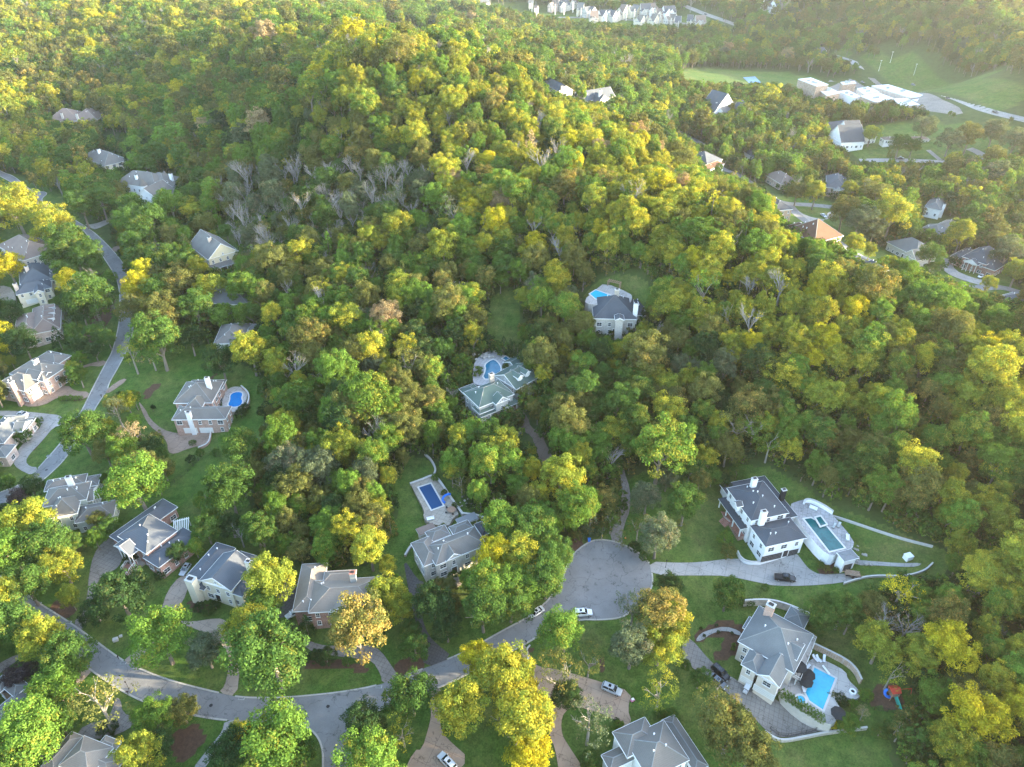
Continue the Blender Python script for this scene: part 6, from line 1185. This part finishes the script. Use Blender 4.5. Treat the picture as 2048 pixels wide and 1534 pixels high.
def car_meshes(kind):
    if kind in CARM: return CARM[kind]
    Lh, hw, hood, roof = {'suv': (2.5, .98, 1.12, 1.78), 'sedan': (2.35, .91, .92, 1.42), 'compact': (2.1, .88, .95, 1.5), 'pickup': (2.8, 1.0, 1.15, 1.85)}[kind]
    zb = .32; f, r = Lh, -Lh
    body = loft([ring(r, hw * .86, zb + .1, hood * .72, hood * .9, hw * .74), ring(r + .12, hw * .97, zb, hood * .78, hood * .97, hw * .86), ring(r + .7, hw, zb - .04, hood * .82, hood, hw * .9), ring(-.2, hw, zb - .06, hood * .82, hood, hw * .9),
                 ring(f - 1.45, hw, zb - .04, hood * .80, hood * .97, hw * .9), ring(f - .5, hw * .97, zb, hood * .72, hood * .84, hw * .82), ring(f - .12, hw * .90, zb + .02, hood * .6, hood * .72, hw * .72), ring(f, hw * .78, zb + .1, hood * .52, hood * .62, hw * .62)])
    if kind == 'sedan': g0, g1, r0, r1 = -1.75, 1.05, -1.0, .35
    elif kind == 'pickup': g0, g1, r0, r1 = -.75, 1.35, -.55, .65
    else: g0, g1, r0, r1 = r + .18, f - 1.35, r + .48, f - 2.15
    def cab(x, w_, z): return [(x, -w_, z), (x, w_, z)]
    def cring(xa, xb, zt, inset=0): return [(xa, -hw * .86 + inset, hood - .02), (xb, -hw * .86 + inset, hood - .02)]
    gv = [(g0, -hw * .88, hood - .03), (g1, -hw * .88, hood - .03), (g1, hw * .88, hood - .03), (g0, hw * .88, hood - .03), (r0, -hw * .72, roof - .05), (r1, -hw * .72, roof - .05), (r1, hw * .72, roof - .05), (r0, hw * .72, roof - .05)]
    glass = MB().add(gv, [(0, 1, 5, 4), (1, 2, 6, 5), (2, 3, 7, 6), (3, 0, 4, 7), (4, 5, 6, 7)])
    rf = MB().prism([(r0 - .06, -hw * .70), (r1 + .02, -hw * .70), (r1 + .12, 0), (r1 + .02, hw * .70), (r0 - .06, hw * .70)], roof - .06, roof)
    for s_ in (-1, 1):   # pillars
        for (xa, xb) in ((g1, r1), (g0, r0), ((g0 + g1) / 2, (r0 + r1) / 2)): rf.bar((xa, s_ * hw * .885, hood - .02), (xb, s_ * hw * .725, roof - .04), .045, 5)
        if kind in ('suv',): rf.bar((r0 + .1, s_ * hw * .6, roof + .05), (r1 - .1, s_ * hw * .6, roof + .05), .03, 5)
    sun_ = MB().box((r0 + r1) / 2 - .1, (r0 + r1) / 2 + .55, -.38, .38, roof + .001, roof + .012)
    wh_ = MB(); n = 18; rr = .37
    prof = [(.0, .20), (.2, .20)]
    for yy, ra, rb in ((0, 0, 0),): pass
    ringf = lambda y, r_: [(r_ * math.cos(i * 2 * math.pi / n), y, r_ * math.sin(i * 2 * math.pi / n)) for i in range(n)]
    wh_ = loft([ringf(-.11, rr * .8), ringf(-.13, rr * .95), ringf(-.09, rr), ringf(.09, rr), ringf(.13, rr * .95), ringf(.11, rr * .8)])
    rim_ = MB(); 
    for s_ in (-1, 1): rim_.add([(0, s_ * .14, 0)] + [(rr * .62 * math.cos(i * 2 * math.pi / 10), s_ * .125, rr * .62 * math.sin(i * 2 * math.pi / 10)) for i in range(10)], [(0, 1 + i, 1 + (i + 1) % 10) if s_ > 0 else (0, 1 + (i + 1) % 10, 1 + i) for i in range(10)])
    hl_ = MB().box(-.06, .06, -.2, .2, -.07, .07); mr_ = MB().box(-.07, .07, -.11, .11, -.08, .08)
    CARM[kind] = dict(body=body, glass=glass, roof=rf, sun=sun_, wheel=wh_.mesh('wheel_mesh', MATS['tyre'], True), rim=rim_.mesh('rim_mesh', MATS['rim']), head=hl_.mesh('lamp_mesh', MATS['lamp_clear']), tail=hl_.mesh('tail_mesh', MATS['lamp_red']), mir=mr_, dim=(Lh, hw, hood, roof)); return CARM[kind]
def car(kind, col, rear, front, label, group=None, z=None):
    M_ = car_meshes(kind); a, b = gpt(*rear), gpt(*front); c = (a + b) / 2; th = math.atan2(b[1] - a[1], b[0] - a[0]); zz = float(H(c[0], c[1])) + .11 if z is None else z
    t = thing('parked_car', label, 'car', (c[0], c[1], zz), th, group); sl = math.atan2(float(H(*b[:2]) - H(*a[:2])), math.dist(a[:2], b[:2]) + 1e-6); t.rotation_euler = (0, -sl, th)
    Lh, hw, hood, roof = M_['dim']; pm = MATS[col]
    bo = M_['body'].obj('body', pm, t); link('window_glass', M_['glass'].mesh('g', MATS['car_glass']), t); r_ = M_['roof'].obj('roof', pm, t); M_['sun'].obj('sunroof', MATS['car_glass'], r_)
    if kind == 'pickup': MB().box(-2.55, -.85, -hw * .8, hw * .8, hood - .02, hood + .012).obj('cargo_bed', MATS['black_metal'], t)
    for sx_ in (-1, 1):
        for sy_ in (-1, 1):
            w_ = link('wheel', M_['wheel'], t, (sx_ * Lh * .62, sy_ * (hw - .1), .37)); link('rim', M_['rim'], w_)
    for sy_ in (-1, 1):
        link('headlight', M_['head'], t, (Lh - .13, sy_ * hw * .66, hood * .66)); link('tail_light', M_['tail'], t, (-Lh + .1, sy_ * hw * .72, hood * .8)); M_['mir'].obj('mirror', pm, t, (Lh - 1.55, sy_ * (hw + .08), hood + .02))
    return t
CARS = [('suv', 'car_silver', (1203, 1373), (1243, 1390), 'long silver SUV parked on the tan court'), ('suv', 'car_white', (907, 1539), (882, 1513), 'white SUV on the tan drive at the lower picture edge'),
        ('sedan', 'car_white', (1086, 1219), (1058, 1237), 'white sedan with dark roof glass parked against the kerb under trees'), ('suv', 'car_white', (1150, 1230), (1181, 1228), 'white SUV parked at the kerb of the turning circle'),
        ('suv', 'car_black', (1427, 1336), (1454, 1361), 'black SUV on the pale drive beside the beige house'), ('sedan', 'car_grey', (1421, 1353), (1450, 1378), 'dark grey car half hidden by branches next to the black SUV'),
        ('pickup', 'car_black', (1551, 1157), (1588, 1161), 'black pickup parked on the white house forecourt'), ('compact', 'car_silver', (379, 1131), (364, 1153), 'silver minivan beside the cream stucco house'),
        ('compact', 'car_white', (594, 1226), (580, 1234), 'small white car by the tan roofed brick house'), ('sedan', 'car_white', (39, 829), (56, 832), 'white car behind the pink house'),
        ('sedan', 'car_silver', (1642, 430), (1651, 436), 'silver car on the drive of the sunlit lawn loop'), ('compact', 'car_white', (1966, 552), (1955, 558), 'white car in front of the columned brick portico'),
        ('suv', 'car_grey', (1436, 328), (1443, 334), 'dark car parked at the head of the right hand street'), ('pickup', 'car_black', (1793, 319), (1807, 319), 'black truck on the sunlit ranch drive'),
        ('sedan', 'car_black', (1795, 496), (1800, 500), 'dark car outside the grey stone cottage'), ('suv', 'car_black', (448, 541), (456, 545), 'black SUV below the yellow gabled house')]
for r_ in CARS: car(*r_)
for u, v, lb, cl in ((1411, 30, 'dark car alone on the upper valley road', 'car_black'), (1826, 171, 'dark car on the valley road above the school', 'car_grey'), (1895, 199, 'dark car behind the last school block', 'car_black'), (1990, 226, 'black truck on the valley road near the picture edge', 'car_black'), (1725, 166, 'dark car in the school forecourt', 'car_black'), (1650, 103, 'pale car at the far meadow', 'car_white'), (1643, 199, 'white car beside the school gym', 'car_white')):
    car('suv', cl, (u - 4, v - 1.5), (u + 4, v + 1.5), lb)
# ------------------------------------------------------------------ street and garden furniture
def small(name, label, cat, u, v, up=0.0, rz=0.0, group=None, z=None):
    g = gpt(u, v) if z is None else (*[float(q) for q in unproj(u, v, z)], z); return thing(name, label, cat, (g[0], g[1], g[2] + up), rz, group)
MBX = [(141, 1240, 'near the grey court drive mouth'), (238, 1318, 'at the first tan drive mouth'), (257, 1389, 'across the street from the first tan drive'), (500, 1443, 'beside the concrete drive fork'), (1052, 1288, 'at the tan drive below the white sedan'), (787, 1369, 'by the grey drive at the street bend'), (204, 795, 'on the left street below the brown drive'), (168, 838, 'at the loop drive mouth')]
for u, v, w_ in MBX:
    t = small('mailbox', f'black mailbox on a post {w_}', 'mailbox', u, v, rz=hr.uniform(0, 6)); MB().box(-.06, .06, -.06, .06, -.3, 1.1).obj('post', MATS['black_metal'], t)
    b = loft([[(-.3, -.13, 1.1), (-.3, .13, 1.1), (-.3, .13, 1.25), (-.3, .08, 1.34), (-.3, -.08, 1.34), (-.3, -.13, 1.25)], [(.3, -.13, 1.1), (.3, .13, 1.1), (.3, .13, 1.25), (.3, .08, 1.34), (.3, -.08, 1.34), (.3, -.13, 1.25)]]).obj('box', MATS['black_metal'], t)
    MB().box(-.02, .02, .131, .15, 1.2, 1.4).obj('flag', MATS['lamp_red'], b)
DR = [(77, 1207, 'at the upper street end under trees'), (137, 1245, 'by the grey court drive'), (247, 1326, 'beside the first tan drive'), (483, 1397, 'below the second tan drive mouth'), (758, 1374, 'by the grey drive in the bend'), (769, 1414, 'opposite the grey drive'), (98, 912, 'on the left street by the long lawn strip'), (126, 918, 'on the left street across from the lawn strip')]
for u, v, w_ in DR:
    t = small('storm_drain', f'dark iron storm drain {w_}', 'storm drain', u, v, .06); MB().box(-.75, .75, -.4, .4, -.05, .07).obj('frame', MATS['grey_wall'], t); m = MB()
    for i in range(7): m.box(-.62 + i * .18, -.54 + i * .18, -.32, .32, .071, .10)
    m.obj('grate', MATS['black_metal'], t)
for u, v, lb in ((656, 1413, 'round manhole cover in the middle of the junction'), (422, 1411, 'round manhole cover on the street before the bend'), (93, 940, 'round manhole cover on the left street')):
    t = small('manhole_cover', lb, 'manhole cover', u, v, .055); MB().lathe([(.42, 0), (.42, .02), (.36, .022), (.01, .02)], 20).obj('cover', MATS['black_metal'], t)
mat('bin_blue', (.02, .15, .55), .5, .05, 2); mat('hydrant', (.75, .52, .03), .5, .05, 2); mat('orange_plastic', (.75, .25, .03), .5, .05, 2); mat('slide_green', (.03, .33, .25), .4, .05, 2); mat('canopy_red', (.45, .05, .03), .6, .05, 2); mat('canvas_black', (.018, .02, .022), .8, .2, 2); mat('cushion', (.72, .73, .75), .8, .05, 2); mat('pink_plastic', (.65, .22, .35), .5, 0)
t = small('trash_bin', 'blue wheeled bin at the top of the turning circle', 'trash bin', 1178, 1083); loft([[(-.3, -.3, .1), (.3, -.3, .1), (.3, .3, .1), (-.3, .3, .1)], [(-.4, -.38, 1.1), (.4, -.38, 1.1), (.4, .38, 1.1), (-.4, .38, 1.1)]]).obj('bin_body', MATS['bin_blue'], t); MB().box(-.42, .46, -.41, .41, 1.102, 1.18).obj('lid', MATS['bin_blue'], t); MB().bar((-.3, -.36, .13), (-.3, .36, .13), .13, 10).obj('wheel', MATS['tyre'], t)
t = small('fire_hydrant', 'yellow fire hydrant behind the turning circle kerb', 'fire hydrant', 1204, 1073); MB().lathe([(.2, 0), (.2, .08), (.14, .1), (.14, .65), (.18, .68), (.13, .8), (.03, .88)], 12).obj('barrel', MATS['hydrant'], t); MB().bar((-.25, 0, .5), (.25, 0, .5), .07, 8).obj('outlet', MATS['hydrant'], t)
t = small('traffic_cone', 'orange cone beside the climbing drive mouth', 'cone', 1251, 1076); MB().box(-.25, .25, -.25, .25, 0, .05).lathe([(.17, .05), (.04, .7)], 12).obj('cone', MATS['orange_plastic'], t); MB().lathe([(.125, .3), (.09, .48)], 12).obj('band', MATS['trim'], t)
for u, v, lb in ((1331, 1135, 'slim black lamp post at the white house drive'), (258, 1378, 'slim black lamp post at the lower street side')):
    t = small('lamp_post', lb, 'lamp post', u, v); MB().lathe([(.14, 0), (.1, .3), (.05, .4), (.045, 2.7)], 10).obj('post', MATS['black_metal'], t); l_ = MB().lathe([(.08, 2.7), (.17, 2.8), (.2, 3.15), (.02, 3.35)], 8).obj('lantern', MATS['black_metal'], t)
for u, v, lb in ((232, 1281, 'larger pale utility box on the shaded lawn'), (242, 1273, 'smaller pale utility box on the shaded lawn')):
    t = small('utility_box', lb, 'utility box', u, v, rz=.4); s_ = 1 if 'larger' in lb else .6; MB().box(-.6 * s_, .6 * s_, -.45 * s_, .45 * s_, -.2, .7 * s_).obj('cabinet', MATS['conc_wall'], t); MB().box(-.63 * s_, .63 * s_, -.48 * s_, .48 * s_, .701 * s_, .78 * s_).obj('lid', MATS['conc_wall'], t)
t = small('storage_crate', 'white crate on the terraced lawn edge', 'crate', 1815, 1117, rz=.3); MB().box(-1.0, 1.0, -.8, .8, -.3, 1.3).obj('crate_body', MATS['trim'], t); MB().box(-1.05, 1.05, -.85, .85, 1.301, 1.4).obj('lid', MATS['trim'], t)
def umbrella(K, q, z, label, r_=1.55):
    x, y = at(K, q, z + 2.5); t = thing('patio_umbrella', label, 'umbrella', (x, y, z), hr.uniform(0, 1), 'black umbrellas by the turquoise pool'); MB().lathe([(.3, 0), (.3, .08), (.03, .1), (.03, 2.65)], 8).obj('pole', MATS['black_metal'], t)
    V = [(0, 0, 2.75)] + [(r_ * math.cos(i * math.pi / 4), r_ * math.sin(i * math.pi / 4), 2.25) for i in range(8)] + [(r_ * 1.0 * math.cos(i * math.pi / 4), r_ * 1.0 * math.sin(i * math.pi / 4), 2.05) for i in range(8)]
    MB().add(V, [(0, 1 + i, 1 + (i + 1) % 8) for i in range(8)] + [(1 + i, 9 + i, 9 + (i + 1) % 8, 1 + (i + 1) % 8) for i in range(8)]).obj('canopy', MATS['canvas_black'], t); m = MB()
    for i in range(8): m.bar((0, 0, 2.72), (r_ * math.cos(i * math.pi / 4), r_ * math.sin(i * math.pi / 4), 2.24), .015, 4)
    m.obj('rib', MATS['black_metal'], t)
for q, lb in (((1090, 965), 'largest black umbrella on the deck of the beige house'), ((1205, 1075), 'black umbrella over the pool edge, farther of the overlapping pair'), ((1175, 1165), 'black umbrella over the pool edge, nearer of the overlapping pair'), ((1622, 1600), 'black umbrella at the far corner of the pool terrace')): umbrella(K2, q, z2 + (2.2 if 'deck' in lb else 0), lb, 1.75)
def lounger(K, q, z, rz, label, m='cushion', group=None):
    x, y = at(K, q, z + .35); t = thing('sun_lounger', label, 'lounger', (x, y, z), rz, group); f = MB().box(-1, 1, -.33, .33, .24, .3)
    for a in (-.85, .85):
        for b in (-.28, .28): f.box(a - .03, a + .03, b - .03, b + .03, 0, .24)
    f.obj('frame', MATS['black_metal'], t); MB().box(-.98, .4, -.31, .31, .301, .4).obj('seat', MATS[m], t); MB().add([(.4, -.31, .3), (.4, .31, .3), (1, .31, .75), (1, -.31, .75), (.38, -.31, .4), (.38, .31, .4), (.95, .31, .85), (.95, -.31, .85)], [(0, 1, 2, 3), (7, 6, 5, 4), (0, 3, 7, 4), (1, 5, 6, 2), (3, 2, 6, 7), (0, 4, 5, 1)]).obj('backrest', MATS[m], t)
GL = 'white loungers on the turquoise pool terrace'
for q, rz, lb in (((1420, 868), 1.2, 'white lounger standing apart at the upper terrace corner'), ((1345, 870), 1.9, 'white lounger beside the terrace corner planting'), ((1300, 865), 2.0, 'white chair lounger nearest the deck steps'), ((1188, 985), .6, 'single white lounger at the pool head'), ((1135, 1215), 1.7, 'white lounger below the paired umbrellas, upper one'), ((1140, 1275), 1.5, 'white lounger below the paired umbrellas, lower one')): lounger(K2, q, z2, rz, lb, group=GL)
t = thing('diving_board', 'white diving board over the turquoise pool', 'diving board', (*at(K2, (1440, 1035), z2), z2), 1.9); MB().box(-1.3, 1.3, -.25, .25, .45, .52).obj('board', MATS['trim'], t); MB().box(.5, 1.1, -.25, .25, 0, .449).obj('stand', MATS['conc_wall'], t)
for q, rz, lb in (((1625, 760), .9, 'slatted grey lounger beside the dark teal pool'), ((1690, 750), .9, 'second slatted grey lounger beside the dark teal pool')): lounger(K1, q, z1, rz, lb, 'grey_wall')
def table_set(K, q, z, label, r_=.9, m='wood_deck', n=5, name='patio_table'):
    x, y = at(K, q, z + .7); t = thing(name, label, 'table', (x, y, z)); MB().lathe([(.01, .74), (r_, .74), (r_, .69), (.01, .69)], 20).obj('tabletop', MATS[m], t); MB().lathe([(.35, 0), (.3, .05), (.05, .08), (.05, .69)], 10).obj('pedestal', MATS['black_metal'], t)
    for i in range(n):
        a = i * 2 * math.pi / n; c_ = thing('patio_chair', None, 'chair', (x + (r_ + .45) * math.cos(a), y + (r_ + .45) * math.sin(a), z), a, 'chairs around ' + label.split(' at ')[0].split(' on ')[0]); c_['label'] = 'dark patio chair around the ' + label
        MB().box(-.24, .24, -.24, .24, .42, .47).obj('seat', MATS['black_metal'], c_); MB().box(.2, .25, -.24, .24, .471, .9).obj('backrest', MATS['black_metal'], c_)
        for sx_ in (-.2, .2):
            for sy_ in (-.2, .2): MB().box(-.02, .02, -.02, .02, 0, .419).obj('leg', MATS['black_metal'], c_, (sx_, sy_, 0))
table_set(KC, (960, 670), z3, 'brown round table near the covered pool', 1.3)
table_set(K2, (995, 1015), z2 + 2.2, 'small black table on the beige house deck', .6, 'black_metal', 4)
# deck of the beige house
dk = plane_pts(KP(K2, [(900, 1060), (1090, 1170), (1305, 605), (1250, 575), (1060, 760), (960, 850)]), z2 + 2.2); t = thing('sun_deck', 'raised beige deck between the beige house and its pool', 'deck', (dk[0][0], dk[0][1], z2)); q_ = [(a - dk[0][0], b - dk[0][1]) for a, b in dk]
MB().prism(q_, 1.9, 2.19).obj('deck_floor', MATS['patio3'], t)
for i in (0, 1, 2): 
    a, b = q_[i], q_[i + 1]; n_ = max(2, int(math.dist(a, b) / 2.2)); m = MB().bar((*a, 3.2), (*b, 3.2), .05, 5).bar((*a, 2.4), (*b, 2.4), .03, 5)
    for k in range(n_ * 6 + 1): x = a[0] + (b[0] - a[0]) * k / (n_ * 6); y = a[1] + (b[1] - a[1]) * k / (n_ * 6); m.bar((x, y, 2.19), (x, y, 3.2), .02, 4)
    m.obj('railing', MATS['trim'], t)
    for k in range(n_): x = a[0] + (b[0] - a[0]) * (k + .5) / n_; y = a[1] + (b[1] - a[1]) * (k + .5) / n_; MB().box(-.12, .12, -.12, .12, 0, 1.899).obj('post', MATS['trim'], t, (x, y, 0))
# sofas and small seats on the covered pool patio
def sofa(K, q, z, rz, label, m='cushion'):
    x, y = at(K, q, z + .4); t = thing('garden_sofa', label, 'sofa', (x, y, z), rz); MB().box(-1.1, 1.1, -.45, .45, .1, .4).obj('base', MATS['grey_wall'], t); MB().box(-1.0, 1.0, -.42, .25, .401, .55).obj('seat', MATS[m], t); MB().box(-1.1, 1.1, .26, .46, .402, .9).obj('backrest', MATS[m], t)
    for s_ in (-1, 1): MB().box(s_ * 1.01 if s_ > 0 else -1.12, 1.12 if s_ > 0 else -1.01, -.43, .255, .403, .7).obj('armrest', MATS[m], t)
sofa(KC, (605, 830), z3, .3, 'pale garden sofa above the stone house roof'); sofa(K1, (1340, 520), z1, -.6, 'white curved garden sofa by the white wall'); sofa(K1, (1810, 920), z1, 1.2, 'pale daybed on the brick end of the teal pool terrace')
t = thing('pool_slide', 'bright blue curled slide beside the covered pool', 'slide', (*at(KC, (880, 500), z3 + .8), z3), .8)
pts_ = [Vector((1.5 * math.cos(a) * (1 - a * .08), 1.2 * math.sin(a), 1.9 - a * .45)) for a in [i * .35 for i in range(11)]]; m = MB()
for a, b in zip(pts_, pts_[1:]): m.bar(a, b, .38, 8)
m.obj('chute', MATS['bin_blue'], t); MB().bar((1.5, 0, 0), (1.5, 0, 1.8), .08, 6).bar((-1.2, .3, 0), (-1.2, .3, 1.0), .08, 6).obj('support', MATS['grey_wall'], t)
# play set
t = small('play_set', 'red and blue play set with green slide on bark mulch', 'play set', 1783, 1392, rz=.1)
for a in (-1, 1):
    for b in (-1, 1): MB().box(-.06, .06, -.06, .06, -.3, 2.6).obj('post', MATS['wood_deck'], t, (a * .9, b * .9, 0))
MB().box(-1, 1, -1, 1, 1.2, 1.3).obj('platform', MATS['wood_deck'], t)
MB().add([(-1.1, -1.1, 2.6), (1.1, -1.1, 2.6), (1.1, 1.1, 2.6), (-1.1, 1.1, 2.6), (-1.1, 0, 3.4), (1.1, 0, 3.4)], [(0, 1, 5, 4), (2, 3, 4, 5), (0, 4, 3), (1, 2, 5)]).obj('canopy', MATS['canopy_red'], t)
MB().add([(-.35, -1, 1.3), (.35, -1, 1.3), (.35, -3.6, .25), (-.35, -3.6, .25), (-.45, -1, 1.55), (.45, -1, 1.55), (.45, -3.6, .5), (-.45, -3.6, .5)], [(0, 1, 2, 3), (0, 3, 7, 4), (1, 5, 6, 2)]).obj('slide', MATS['slide_green'], t)
m = MB()
for i in range(9): a = i * .5; m.bar((-1.3 - .8 * math.sin(a), .6 * math.cos(a), 2.0 - i * .2), (-1.3 - .8 * math.sin(a + .5), .6 * math.cos(a + .5), 1.8 - i * .2), .33, 8)
m.obj('tube_slide', MATS['bin_blue'], t); MB().bar((1, 0, 2.5), (4.2, 0, 2.5), .07, 6).bar((4.2, 0, 2.5), (4.2, -.9, -.2), .06, 6).bar((4.2, 0, 2.5), (4.2, .9, -.2), .06, 6).obj('swing_beam', MATS['canopy_red'], t)
for x in (1.8, 3.0):
    MB().bar((x - .22, 0, 2.45), (x - .22, 0, .55), .015, 4).bar((x + .22, 0, 2.45), (x + .22, 0, .55), .015, 4).box(x - .26, x + .26, -.1, .1, .5, .549).obj('swing', MATS['black_metal'], t)
# golf cart and utility trailer
t = small('golf_cart', 'white topped golf cart beside the garage of the beige house', 'golf cart', 1492, 1382, .12, rz=.9); MB().box(-1.1, 1.1, -.55, .55, .3, .5).box(-1.1, -.3, -.5, .5, .501, .8).box(.6, 1.15, -.5, .5, .501, .85).obj('body', MATS['car_white'], t); MB().box(-.9, .7, -.6, .6, 1.8, 1.86).obj('roof', MATS['car_white'], t); MB().box(-.3, .2, -.5, .5, .502, .9).obj('seat', MATS['black_metal'], t)
for sx_ in (-.8, .8):
    for sy_ in (-.5, .5): MB().bar((sx_, sy_ - .1, .25), (sx_, sy_ + .1, .25), .25, 14).obj('wheel', MATS['tyre'], t); MB().bar((sx_ * .85, sy_, .5), (sx_ * .8, sy_, 1.8), .03, 5).obj('roof_post', MATS['black_metal'], t)
t = small('utility_trailer', 'trailer stacked with logs beside the pool house', 'trailer', 1704, 1152, .12, rz=-.2); MB().box(-2.0, 2.0, -.9, .9, .5, .6).bar((2.0, 0, .5), (3.2, 0, .45), .06, 6).obj('bed', MATS['wood_deck'], t)
for s_ in (-1, 1): MB().bar((-.1, s_ * .95 - .1, .33), (-.1, s_ * .95 + .1, .33), .33, 14).obj('wheel', MATS['tyre'], t); MB().box(-2, 2, s_ * .9 - .03, s_ * .9 + .03, .601, .95).obj('side_rail', MATS['black_metal'], t)
lg = thing('log_stack', 'pale split logs on the trailer by the pool house', 'firewood', (t.location.x, t.location.y, t.location.z + .6), -.2)
for i in range(5):
    for j in range(3 - i % 2): MB().bar((-1.8, -.55 + .3 * i, .14 + .25 * j), (1.7, -.55 + .3 * i, .14 + .25 * j), .13, 8).obj('log', MATS['tan_brick'], lg)
# toys on the lawn, orange triangular rope frame, steps
t = small('toy_car', 'pink toy car on the lawn beside the tan court', 'toy', 1265, 1402, .05, rz=.5); MB().box(-.5, .5, -.3, .3, .15, .45).obj('body', MATS['pink_plastic'], t); MB().box(-.3, .3, -.28, .28, .75, .8).bar((-.28, .25, .45), (-.28, .25, .76), .03, 5).bar((-.28, -.25, .45), (-.28, -.25, .76), .03, 5).bar((.28, .25, .45), (.28, .25, .76), .03, 5).bar((.28, -.25, .45), (.28, -.25, .76), .03, 5).obj('roof', MATS['cushion'], t)
for sx_ in (-.3, .3):
    for sy_ in (-.3, .3): MB().bar((sx_, sy_ - .05, .15), (sx_, sy_ + .05, .15), .15, 12).obj('wheel', MATS['tyre'], t)
t = thing('rope_frame', 'orange triangular rope frame behind the lagoon pool', 'rope frame', tuple(gpt(983, 697))); m = MB(); a_, b_, c_ = [Vector(gpt(*q) - gpt(983, 697)) + Vector((0, 0, h_)) for q, h_ in (((961, 697), .8), ((984, 690), 2.6), ((1004, 697), .8))]
m.bar(a_, b_, .07, 6).bar(b_, c_, .07, 6).bar(a_, c_, .07, 6).obj('rope', MATS['orange_plastic'], t); pm_ = MB()
for q in (a_, b_, c_): pm_.bar(q, (q.x, q.y, -.5), .06, 6)
pm_.obj('post', MATS['wood_deck'], t)
def steps(K, a, b, wd, n, rise, label, m, rails=False):
    g = gpt(K[0] + b[0] / K[2], K[1] + b[1] / K[2]); f = gpt(K[0] + a[0] / K[2], K[1] + a[1] / K[2], rise); th = math.atan2(f[1] - g[1], f[0] - g[0]); L_ = math.dist(f[:2], g[:2]); t = thing('garden_steps', label, 'steps', tuple(g), th)
    for i in range(n): MB().box(L_ * i / n, L_ * (i + 1) / n - .002, -wd / 2, wd / 2, -.8, rise * (i + 1) / n).obj('step', MATS[m], t)
    if rails:
        for s_ in (-1, 1):
            r2 = MB().bar((0, s_ * wd / 2, 1.1), (L_, s_ * wd / 2, rise + 1.0), .07, 5)
            for k in range(9): r2.bar((L_ * k / 8, s_ * wd / 2, 0), (L_ * k / 8, s_ * wd / 2, 1.1 + (rise - .1) * k / 8), .05, 4)
            r2.obj('handrail', MATS['trim'], t)
steps(K6, (500, 1130), (330, 1370), 3.2, 10, 2.6, 'long brick steps with white rails below the columned brick house', 'red_brick', True)
steps(K3, (1000, 1110), (1090, 1300), 2.0, 9, 1.8, 'stone steps leading to the grey stone house door', 'patio')
steps(K1, (190, 640), (90, 740), 2.6, 6, 1.5, 'brick steps up to the white house porch', 'red_brick')
# iron fences
def fence(px, h, label):
    g = ground([p[0] for p in px], [p[1] for p in px]); P = resample([(a[0], a[1]) for a in g], 2.4, False); o = P[0]; z0 = float(H(*o)); t = thing('iron_fence', label, 'fence', (o[0], o[1], z0)); m = MB(); pst = MB()
    for i, (x, y) in enumerate(P):
        z = float(H(x, y)) - z0; pst = MB().box(-.04, .04, -.04, .04, -.3, h + .1).obj('post', MATS['black_metal'], t, (x - o[0], y - o[1], z))
        if i:
            xa, ya = P[i - 1]; za = float(H(xa, ya)) - z0
            for hh in (.2, h): m.bar((xa - o[0], ya - o[1], za + hh), (x - o[0], y - o[1], z + hh), .03, 4)
            for k in range(1, 10): f = k / 10; m.bar((xa - o[0] + (x - xa) * f, ya - o[1] + (y - ya) * f, za + (z - za) * f + .1), (xa - o[0] + (x - xa) * f, ya - o[1] + (y - ya) * f, za + (z - za) * f + h), .016, 3)
    m.obj('fence_panel', MATS['black_metal'], t)
fence([(322, 992), (350, 965), (376, 944), (408, 910), (437, 896)], 1.4, 'black iron fence crossing the shaded back lawn'); fence([(1748, 1420), (1800, 1428), (1850, 1440), (1895, 1448)], 1.4, 'black iron fence below the play set'); fence([(1540, 1458), (1556, 1470), (1575, 1473), (1611, 1466), (1650, 1456)], 1.2, 'black iron railing along the paved court edge')
for i, (u, v) in enumerate([(1670, 133), (1780, 120), (1757, 137), (1827, 145)]):
    t = small('light_pole', ['tall white pole at the school road bend', 'tall white pole on the far meadow', 'green tinted pole on the far meadow edge', 'white pole beside the valley road'][i], 'pole', u, v + 6); MB().lathe([(.3, 0), (.16, .5), (.1, 11)], 8).obj('pole', MATS['trim'], t); MB().box(-.9, .9, -.2, .2, 10.8, 11.1).obj('lamp_head', MATS['trim'], t)
# ------------------------------------------------------------------ haze over the valley
hb = MB().box(-2500, 2500, -400, 3200, -60, 185)
hm = bpy.data.materials.new('haze'); hm.use_nodes = True; hn = hm.node_tree.nodes; hl = hm.node_tree.links; hn.clear()
ho = hn.new('ShaderNodeOutputMaterial'); pv = hn.new('ShaderNodeVolumePrincipled')
pv.inputs['Color'].default_value = (1.0, .965, .89, 1); pv.inputs['Density'].default_value = .00009; pv.inputs['Anisotropy'].default_value = .66
hl.new(pv.outputs[0], ho.inputs['Volume']); hz_ = hb.obj('haze', hm); tag(hz_, None, None, kind='stuff'); hz_['label'] = 'pale evening haze thickening toward the far hills'
print('done')
